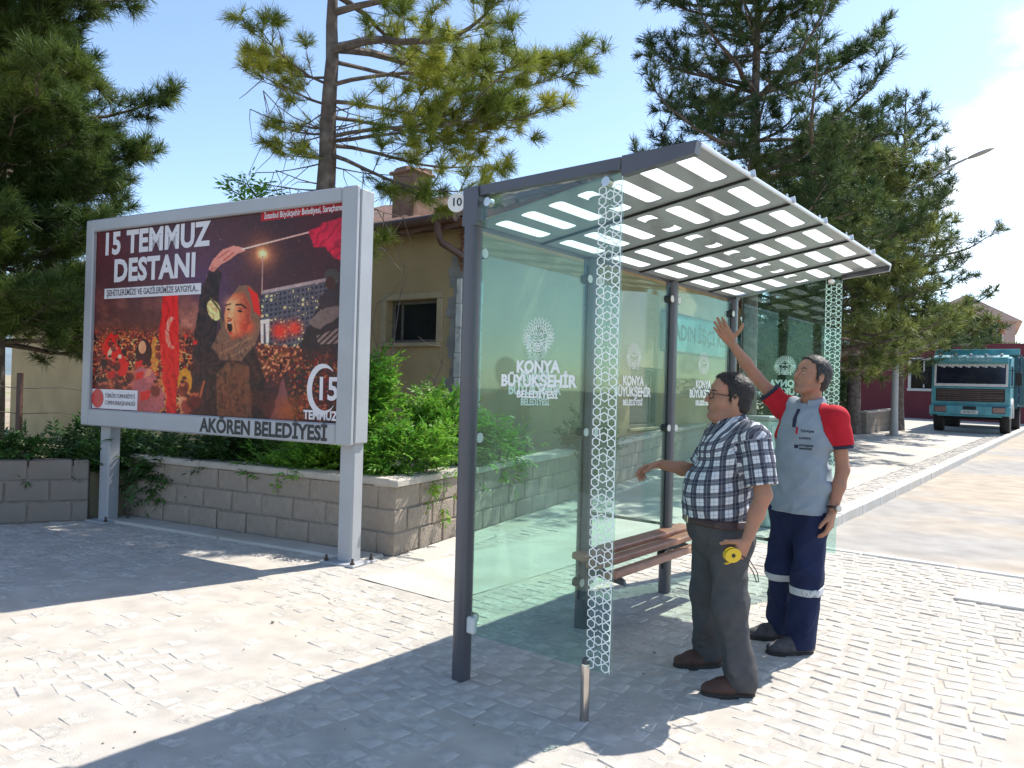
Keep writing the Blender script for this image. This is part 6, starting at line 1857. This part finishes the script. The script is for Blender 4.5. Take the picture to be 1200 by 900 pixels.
def shoe(parent, ankle, direction, L_, w, m, toe_up=.0, h=.085):
    """leather upper and welted sole; direction in the ground plane."""
    d = unit((*direction, 0)); s_ = np.array([-d[1], d[0], 0]); a = np.array([ankle[0], ankle[1], 0.0])
    heel = a - d * .055; toe = heel + d * L_
    v = Vol(np.minimum(heel, toe) - .10, np.maximum(heel, toe) + np.array([.10, .10, .22]), .0042)
    v.rc(heel + d * .035 + V3(0, 0, .052), heel + d * .04 + V3(0, 0, h), w * .46, w * .42, .02)
    v.rc(heel + d * .04 + V3(0, 0, .045), heel + d * L_ * .62 + V3(0, 0, .042), w * .47, w * .52, .02, sq=((0, 0, 1), .85))
    v.rc(heel + d * L_ * .58 + V3(0, 0, .038), toe - d * w * .46 + V3(0, 0, .034), w * .53, w * .42, .02, sq=((0, 0, 1), .72))
    v.rc(heel + d * L_ * .38 + V3(0, 0, h * .92), heel + d * L_ * .62 + V3(0, 0, .058), w * .30, w * .26, .02)
    v.rc(heel + d * .045 + V3(0, 0, h + .035), heel + d * .045 + V3(0, 0, h + .06), w * .30, w * .30, .0, 'sub')
    # instep crease and lacing
    for k in range(4):
        c = heel + d * L_ * (.42 + .055 * k) + V3(0, 0, h * .98 - .010 * k)
        v.rc(c - s_ * w * .22, c + s_ * w * .22, .004, .004, .003)
    v.noise(.0016, (40, 40, 40), L_ * 31)
    X, Y, Z = v.grid()
    v.f = np.maximum(v.f, np.broadcast_to((.016 - Z), v.f.shape).astype(np.float32))
    up = vol_obj('shoe', v.f, v, m, parent)
    sv = Vol(np.minimum(heel, toe) - .10, np.maximum(heel, toe) + np.array([.10, .10, .10]), .0042)
    sv.rc(heel + d * .042, heel + d * L_ * .66, w * .49, w * .56, .02); sv.rc(heel + d * L_ * .6, toe - d * w * .46, w * .56, w * .46, .02)
    X, Y, Z = sv.grid()
    f2 = np.maximum(sv.f, np.maximum(-Z + .0005, Z - .024) + 0 * sv.f)
    arch = np.hypot((X - heel[0] - d[0] * L_ * .40), (Y - heel[1] - d[1] * L_ * .40)) * 0 + 0
    vol_obj('sole', f2.astype(np.float32), sv, M_sole, up)
    return up
def head_axes(yaw, pitch, rollr=0.0):
    f = V3(math.cos(yaw) * math.cos(pitch), math.sin(yaw) * math.cos(pitch), math.sin(pitch))
    l = V3(-math.sin(yaw), math.cos(yaw), 0); u_ = np.cross(f, l)
    if rollr: l, u_ = l * math.cos(rollr) + u_ * math.sin(rollr), u_ * math.cos(rollr) - l * math.sin(rollr)
    return np.stack([f, l, u_], 1)

# ------------------------------------------------------------------ man with glasses, plaid shirt
P1 = thing('person', 'stout grey haired man with glasses, plaid shirt and grey trousers holding a yellow tape', 'person', (1.14, 3.99, 0), math.pi + .10)
hc = V3(.000, 0.0, 1.478); HM = head_axes(-.04, R(7)); HS = 1.02
shL, elL, wrL = V3(-.065, .200, 1.285), V3(-.090, .262, 1.010), V3(-.012, .272, .800)
shR, elR, wrR = V3(-.045, -.200, 1.285), V3(.040, -.285, 1.060), V3(.262, -.280, 1.098)
anL, anR = V3(-.024, .205, .085), V3(-.008, -.195, .085)
hipL, hipR = V3(.010, .095, .770), V3(.010, -.095, .770)
knL, knR = V3(.020, .150, .430), V3(.030, -.145, .430)
b = Vol((-.30, -.42, 0.02), (.52, .42, 1.70), .0044)
head(b, hc, HM, HS, fat=.009, nose=1.12)
b.rc((-.030, 0, 1.30), (-.014, 0, 1.43), .066, .064, .03); b.rc((.000, 0, 1.325), (.020, 0, 1.385), .052, .050, .03)
b.ell((-.02, 0, 1.16), (.115, .165, .19), .03); b.ell((.045, 0, .96), (.145, .165, .16), .04); b.ell((.02, 0, .82), (.13, .165, .11), .04)
b.rc((-.05, .07, 1.305), shL, .06, .062, .04); b.rc((-.04, -.07, 1.305), shR, .06, .062, .04)
for (s_, e_, w_) in ((shL, elL, wrL), (shR, elR, wrR)):
    m_ = e_ * .55 + w_ * .45
    b.rc(s_, e_, .053, .041, .03); b.rc(e_, m_, .041, .0385, .02); b.rc(m_, w_, .0385, .0275, .02)
for (h_, k_, a_) in ((hipL, knL, anL), (hipR, knR, anR)):
    b.rc(h_, k_, .085, .060, .04); b.rc(k_, a_, .058, .042, .03); b.rc(a_, a_ + V3(.03, 0, -.035), .026, .020, .02)
# left hand closed round the tape measure, thumb on top; right hand pointing, half curled
hand(b, wrL + V3(.002, 0, -.012), (.42, .04, -.75), (.30, -.90, .2), (.85, .1, .5), [(.75, .75, .5), (.80, .8, .5), (.85, .8, .5), (.9, .8, .5)], (.62, .55), 1.04, .03)
hand(b, wrR + V3(.012, 0, .004), (.93, -.05, -.26), (-.20, .35, -.9), (.1, .95, .15), [(.30, .35, .3), (.55, .65, .4), (.7, .75, .5), (.8, .8, .5)], (.35, .35), 1.04, .05)
body1 = vol_obj('body', b.f, b, M_skin, P1, beard(hc, HM, HS))
T1 = lambda x, y, z: hc + HM @ (V3(x, y, z) * HS)
head_bits(body1, T1, HM, HS, M_hair1, True, .002)
hair(b, P1, hc, HM, HS, M_hair1, 3, .012, 12000, .019, .056)
# shirt
s1 = Vol((-.30, -.42, .80), (.40, .42, 1.42), .0050)
s1.ell((-.012, 0, 1.165), (.145, .185, .20), .03); s1.ell((.055, 0, .985), (.168, .188, .175), .05); s1.ell((.040, 0, .865), (.158, .180, .12), .05)
s1.ell((-.055, 0, 1.22), (.105, .165, .14), .03)
s1.rc((-.05, .055, 1.318), shL + V3(0, .002, .0), .064, .078, .035); s1.rc((-.035, -.055, 1.318), shR, .064, .076, .035)
s1.rc((-.032, 0, 1.30), (-.022, 0, 1.345), .078, .070, .03)
cL, cR = shL + (elL - shL) * .84, shR + (elR - shR) * .84
s1.noise(.008, (7, 7, 14), 3); s1.noise(.0045, (16, 16, 24), 8); s1.noise(.008, (3, 12, 5), 15); s1.noise(.0075, [[6, 2, 4], [2, 5, 7], [1, 3, 11]], 97, True); s1.noise(.005, [[8, -3, 4], [2, 9, -8], [1, -3, 14]], 27, True)
X, Y, Z = s1.grid()
def smin(a, b_, k):
    h_ = np.clip(.5 + .5 * (b_ - a) / k, 0, 1); return (b_ * (1 - h_) + a * h_ - k * h_ * (1 - h_)).astype(np.float32)
def sleeves(vol, specs, r0, r1, r2, ri, seed):
    w = Vol(vol.lo, vol.lo + vol.h * (vol.n - 1), vol.h); w.n = vol.n.copy(); w.f = np.full(vol.f.shape, .12, np.float32)
    for (s_, e_, c_) in specs: w.rc(s_, c_ + (e_ - s_) * .25, r0, r1, .01)
    w.noise(.0055, (9, 9, 14), seed); w.noise(.0045, (20, 20, 16), seed + 4)
    planes = []
    for (s_, e_, c_) in specs:
        d = unit(e_ - s_); pl = (X - c_[0]) * d[0] + (Y - c_[1]) * d[1] + (Z - c_[2]) * d[2]
        near = (Y * np.sign(s_[1]) > 0) & (pl > -.25) & (pl < .25) | (Y * np.sign(s_[1]) > 0)
        w.f = np.where(near, np.maximum(w.f, pl), w.f).astype(np.float32)
        w.rc(c_ - d * .05, c_ + d * .10, ri, ri + .005, .004, 'sub'); planes.append(pl)
    vol.f = smin(vol.f, w.f, .022)
    return planes
sleeves(s1, ((shL, elL, cL), (shR, elR, cR)), .080, .082, 0, .067, 5)
s1.f = np.maximum(s1.f, (.838 - Z) + .010 * np.sin(Y * 30) + 0 * s1.f).astype(np.float32)
s1.rc((.01, 0, 1.335), (.035, 0, 1.46), .058, .075, .006, 'sub')
def cloth1(v):
    ang = np.arctan2(v[:, 1], v[:, 0] - .03); wz = np.clip((v[:, 2] - 1.12) / .2, 0, 1); wz = wz * wz * (3 - 2 * wz); u_ = (1 - wz) * ang * .165 + wz * v[:, 1] * 1.3; w = v[:, 2] + .03 * np.cos(ang) * (1 - wz) + wz * 1.0 * v[:, 0]
    for (s_, e_) in ((shL, elL), (shR, elR)):
        d = unit(e_ - s_); q = v - s_; t = q @ d; rad = q - t[:, None] * d; r_ = np.linalg.norm(rad, axis=1)
        sl_ = (t > .015) & (r_ < .105) & (np.sign(v[:, 1]) == np.sign(s_[1])) & (np.abs(v[:, 1]) > .17)
        a1 = unit(np.cross(d, (1, 0, 0))); a2 = np.cross(d, a1)
        u_ = np.where(sl_, np.arctan2(rad @ a2, rad @ a1) * .08, u_); w = np.where(sl_, t, w)
    return {'cloth_u': u_, 'cloth_v': w}
shirt1 = vol_obj('shirt', s1.f, s1, M_plaid, P1, cloth1)
def collar(parent, c, axis_tilt, r0, r1, h, m, open_deg, front=0.0, attrs=None, ry=1.0):
    vs = []; fs = []; n = 30
    for k in range(n + 1):
        a = R(open_deg + (360 - 2 * open_deg) * k / n)
        f_ = math.cos(a)
        for (rr, z) in ((r0, 0), (r0 * .97, h), (r1, h * .94), (r1 + .012, -.006 - .022 * max(0, f_) ** 2), (r1 + .008, -.010 - .022 * max(0, f_) ** 2)):
            vs.append((c[0] + rr * f_, c[1] + rr * math.sin(a) * ry, c[2] + z - axis_tilt * (f_ * .5 + .5)))
    for k in range(n):
        for j in range(4):
            o = k * 5 + j; fs.append((o, o + 5, o + 6, o + 1))
        fs.append((k * 5 + 4, k * 5 + 9, k * 5 + 5, k * 5))
    fs += [(0, 1, 2, 3, 4), tuple(n * 5 + j for j in (4, 3, 2, 1, 0))]
    mb = MB(); mb.add(vs, fs); me = recalc(mb.mesh('collar', m, True))
    if attrs:
        co = np.array([v.co[:] for v in me.vertices])
        for an, arr in attrs(co).items():
            a_ = me.attributes.new(an, 'FLOAT', 'POINT'); a_.data.foreach_set('value', arr.astype(np.float32))
    return link('collar', me, parent)
collar(shirt1, (-.012, 0, 1.362), .030, .070, .083, .040, M_plaid, 22, attrs=cloth1)
bt = MB()
for k in range(3): bt.sphere((.205 + .012 * math.sin(k), -.012, .92 + .095 * k), (.004, .007, .007), 8, 5)
# trousers, belt
t1 = Vol((-.30, -.36, .0), (.36, .36, .90), .0050)
t1.ell((.040, 0, .835), (.158, .180, .12), .04); t1.ell((.010, 0, .755), (.150, .188, .13), .05)
for (h_, k_, a_) in ((hipL, knL, anL), (hipR, knR, anR)):
    t1.rc(h_ + V3(.008, .004 * np.sign(h_[1]), -.02), k_, .108, .083, .045); t1.rc(k_, a_ + V3(-.008, 0, -.010), .083, .072, .04)
    t1.rc(a_ + V3(.012, 0, .03), a_ + V3(.038, 0, -.028), .062, .050, .03)                # break over the shoe
for (h_, k_, a_, sd_) in ((hipL, knL, anL, 4), (hipR, knR, anR, 9)):
    for j in range(4):                                                                     # gathered folds above the hem
        z = .10 + .045 * j; c = a_ + (k_ - a_) * ((z - .06) / .36)
        t1.rc(c + V3(.045, -.05, .004 * j), c + V3(.06, .05, .016), .022, .014, .022)
t1.noise(.009, (9, 9, 5), 21); t1.noise(.006, (15, 15, 11), 33); t1.noise(.008, [[8, 2, 2], [2, 8, 3], [1, 2, 4.5]], 93, True); t1.noise(.005, [[9, -3, 4], [3, 9, -5], [1, -3, 8]], 37, True)
X, Y, Z = t1.grid()
crease = .004 * np.exp(-((np.abs(Y) - .15) / .02) ** 2) * (X > 0.03) * (Z < .7)
t1.f = (t1.f - crease).astype(np.float32)
tf = np.maximum(t1.f, np.maximum(Z - .848, .034 - Z)).astype(np.float32)
trou1 = vol_obj('trousers', tf, t1, M_tr1, P1)
bf = np.maximum(np.abs(t1.f - .005) - .006, np.abs(Z - (.842 + .02 * X)) - .019).astype(np.float32)
belt1 = vol_obj('belt', bf, t1, M_belt, P1)
MB().box((.206, 0, .846), (.012, .052, .042), bev=.004).obj('buckle', M_chrome, belt1)
shoe(P1, anL + V3(-.012, 0, 0), (.99, -.05), .272, .100, M_shoe1); shoe(P1, anR + V3(-.012, 0, 0), (.99, .05), .272, .100, M_shoe1)
# yellow tape measure held in the left hand, with its wrist loop
wp = wrL + V3(.082, .012, -.082)
wpw = Vector((1.14, 3.99, 0)) + Matrix.Rotation(math.pi + .10, 3, 'Z') @ Vector(wp)
tp = thing('tape_measure', 'yellow tape measure held in the hand of the man in the plaid shirt', 'tape measure', wpw, math.pi + .10)
mb = MB(); mb.prism([(math.cos(a) * .040 * (1.0 if math.cos(a) < 0 else 1.05), math.sin(a) * .034) for a in np.linspace(0, 2 * math.pi, 28, endpoint=False)], -.017, .017, frame=lambda a, b_, c: (a, c, b_))
cs = link('case', recalc(mb.mesh('case', M_yel, True)), tp, (0, 0, 0), (0, R(18), 0))
mb = MB(); mb.cyl((0, -.0185, 0), (0, .0185, 0), .010, 14); mb.obj('hub', M_black2, cs)
mb = MB(); mb.box((.034, 0, -.030), (.030, .020, .006), bev=.001); mb.obj('blade_end', M_yel, cs)
mb = MB(); lp2 = [(-.035, 0, -.01), (-.075, .004, -.05), (-.095, .006, -.12), (-.088, .006, -.165), (-.078, .004, -.165), (-.076, .004, -.11), (-.05, 0, -.03)]
mb.tube(lp2, .0028, 6); mb.obj('wrist_loop', M_black2, cs)

# ------------------------------------------------------------------ man with raised arm, red and grey polo
RZ2 = math.pi + .60
P2 = thing('person', 'tall man in grey polo with red sleeves and navy trousers raising an open hand', 'person', (1.75, 4.56, 0), RZ2)
hc2 = V3(-.040, .030, 1.618); HM2 = head_axes(-.28, R(15)); HS2 = 0.99
shL, elL, wrL = V3(-.060, .195, 1.385), V3(-.082, .225, 1.080), V3(.000, .222, .850)
shR, elR, wrR = V3(-.050, -.165, 1.430), V3(.070, -.290, 1.622), V3(.222, -.350, 1.815)
anL, anR = V3(.084, .100, .085), V3(-.050, -.125, .085)
hipL, hipR = V3(-.005, .090, .84), V3(-.015, -.090, .84)
knL, knR = V3(.050, .100, .46), V3(.000, -.110, .46)
b = Vol((-.28, -.52, .02), (.46, .40, 2.06), .0046)
head(b, hc2, HM2, HS2, fat=0.0, nose=1.05)
b.rc((-.070, .018, 1.40), (-.055, .026, 1.57), .060, .057, .03)
b.ell((-.035, .008, 1.26), (.105, .160, .19), .03); b.ell((-.015, 0, 1.03), (.105, .145, .16), .04); b.ell((-.015, 0, .88), (.11, .155, .12), .04)
b.rc((-.06, .07, 1.42), shL, .052, .058, .04); b.rc((-.06, -.05, 1.43), shR, .052, .056, .04)
for (s_, e_, w_) in ((shL, elL, wrL), (shR, elR, wrR)):
    m_ = e_ * .6 + w_ * .4
    b.rc(s_, e_, .046, .037, .03); b.rc(e_, m_, .037, .0365, .02); b.rc(m_, w_, .0365, .0255, .02)
for (h_, k_, a_) in ((hipL, knL, anL), (hipR, knR, anR)):
    b.rc(h_, k_, .08, .055, .04); b.rc(k_, a_, .054, .040, .03); b.rc(a_, a_ + V3(.03, 0, -.035), .026, .020, .02)
# raised right hand: open, palm towards the shelter and camera, thumb apart; left hand relaxed
hand(b, wrR + V3(.008, -.004, .010), (.56, -.24, .80), (.62, .62, -.25), (-.45, .55, .55), [(.05, .12, .1), (.0, .1, .08), (.04, .12, .1), (.10, .16, .12)], (.80, .12), 1.06, .07)
hand(b, wrL + V3(.004, 0, -.012), (.26, .0, -.96), (.25, -.95, .05), (.95, .2, .2), [(.30, .40, .3), (.36, .45, .3), (.42, .5, .35), (.48, .5, .35)], (.42, .30), 1.04, .02)
body2 = vol_obj('body', b.f, b, M_skin, P2, beard(hc2, HM2, HS2))
T2 = lambda x, y, z: hc2 + HM2 @ (V3(x, y, z) * HS2)
head_bits(body2, T2, HM2, HS2, M_hair2, False, .003)
hair(b, P2, hc2, HM2, HS2, M_hair2, 6, .010, 12000, .014, .060)
# polo
s2 = Vol((-.30, -.42, .78), (.34, .40, 1.66), .0050)
s2.ell((-.030, .006, 1.265), (.122, .182, .20), .03); s2.ell((-.012, 0, 1.06), (.126, .172, .20), .05); s2.ell((-.012, 0, .90), (.128, .176, .14), .05)
s2.rc((-.015, 0, .95), (-.010, 0, .80), .136, .152, .03, sq=((1, 0, 0), .92)); s2.rc((-.015, .05, .95), (-.010, .05, .80), .134, .150, .03, sq=((1, 0, 0), .92)); s2.rc((-.015, -.05, .95), (-.010, -.05, .80), .134, .150, .03, sq=((1, 0, 0), .92))
s2.rc((-.065, .05, 1.425), shL + V3(0, -.004, 0), .060, .068, .035); s2.rc((-.062, -.04, 1.430), shR, .060, .068, .035)
s2.rc((-.072, .018, 1.41), (-.062, .022, 1.465), .072, .066, .03)
cL, cR = shL + (elL - shL) * .60, shR + (elR - shR) * .52
s2.noise(.008, (6, 6, 13), 44); s2.noise(.005, (14, 14, 26), 51); s2.noise(.009, (4, 10, 4), 60); s2.noise(.0085, [[6, 2, 4], [2, 5, 7], [1, 3, 11]], 91, True); s2.noise(.006, [[8, -3, 4], [2, 9, -8], [1, -3, 14]], 17, True)
X, Y, Z = s2.grid()
pls = sleeves(s2, ((shL, elL, cL), (shR, elR, cR)), .070, .074, 0, .056, 15)
cut_info = [(shL, 0, cL, 1, pls[0]), (shR, 0, cR, -1, pls[1])]
s2.f = np.maximum(s2.f, (.812 - Z) + 0 * s2.f).astype(np.float32)
s2.rc((-.055, .012, 1.435), (-.02, .02, 1.58), .055, .072, .006, 'sub')
s2.rc((-.02, .0, .70), (-.02, .0, .815), .12, .12, .004, 'sub')
# raglan seams divide grey body and red sleeves
def rag(side, sh_): 
    n_ = unit((.0, side * 1.0, .42 if side > 0 else .10)); p = sh_ + V3(0, -side * .062, .0)
    return -((X - p[0]) * n_[0] + (Y - p[1]) * n_[1] + (Z - p[2]) * n_[2])
rL = np.maximum(rag(1, shL), 1.16 - Z + 0 * X); rR = rag(-1, shR); rR = np.maximum(rR, 1.24 - Z)
f_body = np.maximum(s2.f, np.maximum(-rL, -rR)).astype(np.float32)
polo = vol_obj('shirt', f_body, s2, M_polo, P2)
for (rr, (s_, d, c_, side, pl)) in ((rL, cut_info[0]), (rR, cut_info[1])):
    fs_ = np.maximum(s2.f, rr)
    sl2 = vol_obj('sleeve', np.maximum(fs_, pl + .020).astype(np.float32), s2, M_pred2, polo)
    cf = np.maximum(np.maximum(s2.f - .0012, rr), np.maximum(-(pl + .0195), pl - .0)).astype(np.float32)
    vol_obj('cuff', cf, s2, M_navy, sl2)
collar(polo, (-.060, .018, 1.470), .030, .069, .081, .038, M_polo, 24)
# printed badges on the chest, laid on the cloth
from mathutils.bvhtree import BVHTree
pme = polo.data
bvh = BVHTree.FromPolygons([v.co for v in pme.vertices], [p.vertices for p in pme.polygons])
def lay_on(o, offset=.0025):
    for v in o.data.vertices:
        w = o.matrix_local @ v.co
        h_ = bvh.ray_cast(Vector((.6, w.y, w.z)), Vector((-1, 0, 0)))
        if h_[0] is not None: w = Vector((h_[0].x + offset, w.y, w.z))
        v.co = o.matrix_local.inverted() @ w
def chest_text(s, size, y, z, m, bold=.0005):
    o = text('print', s, size, m, polo, (.2, y, z), (R(90), 0, R(90)), bold=bold); bpy.context.view_layer.update(); lay_on(o); return o
def chest_box(y, z, w, h, m):
    mb = MB(); n = 4; m_ = max(2, int(h / .012))
    mb.add([(.2, y - w / 2 + w * k / n, z - h / 2 + h * j / m_) for j in range(m_ + 1) for k in range(n + 1)], [(j * (n + 1) + k, j * (n + 1) + k + 1, (j + 1) * (n + 1) + k + 1, (j + 1) * (n + 1) + k) for j in range(m_) for k in range(n)])
    o = mb.obj('print', m, polo); bpy.context.view_layer.update(); lay_on(o); return o
chest_box(.012, 1.372, .022, .11, M_navy); chest_box(.035, 1.300, .012, .040, M_pred2); chest_text('Türkiye', .022, .090, 1.298, M_navy)
chest_text('KONYA', .018, .080, 1.255, M_navy)
chest_box(.030, 1.205, .022, .020, M_navy); chest_text('BÜYÜKŞEHİR', .014, .088, 1.212, M_navy); chest_text('BELEDİYESİ', .014, .085, 1.194, M_navy)
# trousers with reflective bands
t2 = Vol((-.30, -.36, .0), (.36, .34, .95), .0050)
t2.ell((-.012, 0, .88), (.110, .150, .08), .04); t2.ell((-.02, 0, .80), (.124, .166, .12), .05)
for (h_, k_, a_) in ((hipL, knL, anL), (hipR, knR, anR)):
    t2.rc(h_ + V3(0, 0, -.02), k_, .105, .084, .04); t2.rc(k_, a_ + V3(-.006, 0, -.010), .084, .074, .04); t2.rc(a_ + V3(.012, 0, .03), a_ + V3(.036, -.008, -.026), .060, .048, .03)
    for j in range(4):
        z = .10 + .05 * j; c = a_ + (k_ - a_) * ((z - .06) / .40)
        t2.rc(c + V3(.04, -.05, .012), c + V3(.05, .05, -.004), .022, .014, .022)
t2.noise(.009, (9, 9, 6), 71); t2.noise(.006, (15, 15, 12), 83); t2.noise(.009, [[8, 2, 2], [2, 8, 3], [1, 2, 5.5]], 95, True); t2.noise(.006, [[9, -3, 4], [3, 9, -5], [1, -3, 9]], 47, True)
X, Y, Z = t2.grid()
tf = np.maximum(t2.f, np.maximum(Z - .835, .034 - Z)).astype(np.float32)
trou2 = vol_obj('trousers', tf, t2, M_tr2, P2)
for side, z0 in ((1, .375), (-1, .405)):
    cy_ = .0
    f_ = np.maximum(np.maximum(np.abs(t2.f - .001) - .0035, np.abs(Z - z0 + .10 * (X - .03)) - .022), -side * (Y + .004) + 0 * Z).astype(np.float32)
    vol_obj('reflective_band', f_, t2, M_refl, trou2)
shoe(P2, anL + V3(-.010, 0, 0), (.90, -.43), .285, .102, M_shoe2); shoe(P2, anR + V3(-.010, 0, 0), (.84, -.54), .285, .102, M_shoe2)
# wristwatch
wd = unit(wrL - elL); wc = wrL - wd * .012
mb = MB(); a1 = unit(np.cross(wd, (1, 0, 0))); a2 = np.cross(wd, a1)
mb.tube([tuple(wc + a1 * .0335 * math.cos(a) + a2 * .0335 * math.sin(a)) for a in np.linspace(0, 2 * math.pi, 29)], .0065, 6, caps=False)
wt_ = mb.obj('wristwatch', M_black2, P2, smooth=True)
fd = unit(V3(.25, .95, 0) - wd * (V3(.25, .95, 0) @ wd)); fc = wc + fd * .036
mb = MB(); mb.cyl(tuple(fc - fd * .004), tuple(fc + fd * .006), .020, 20); mb.obj('watch_case', M_chrome, wt_)
mb = MB(); mb.cyl(tuple(fc + fd * .0055), tuple(fc + fd * .0072), .016, 20); mb.obj('watch_dial', M_eyew, wt_)
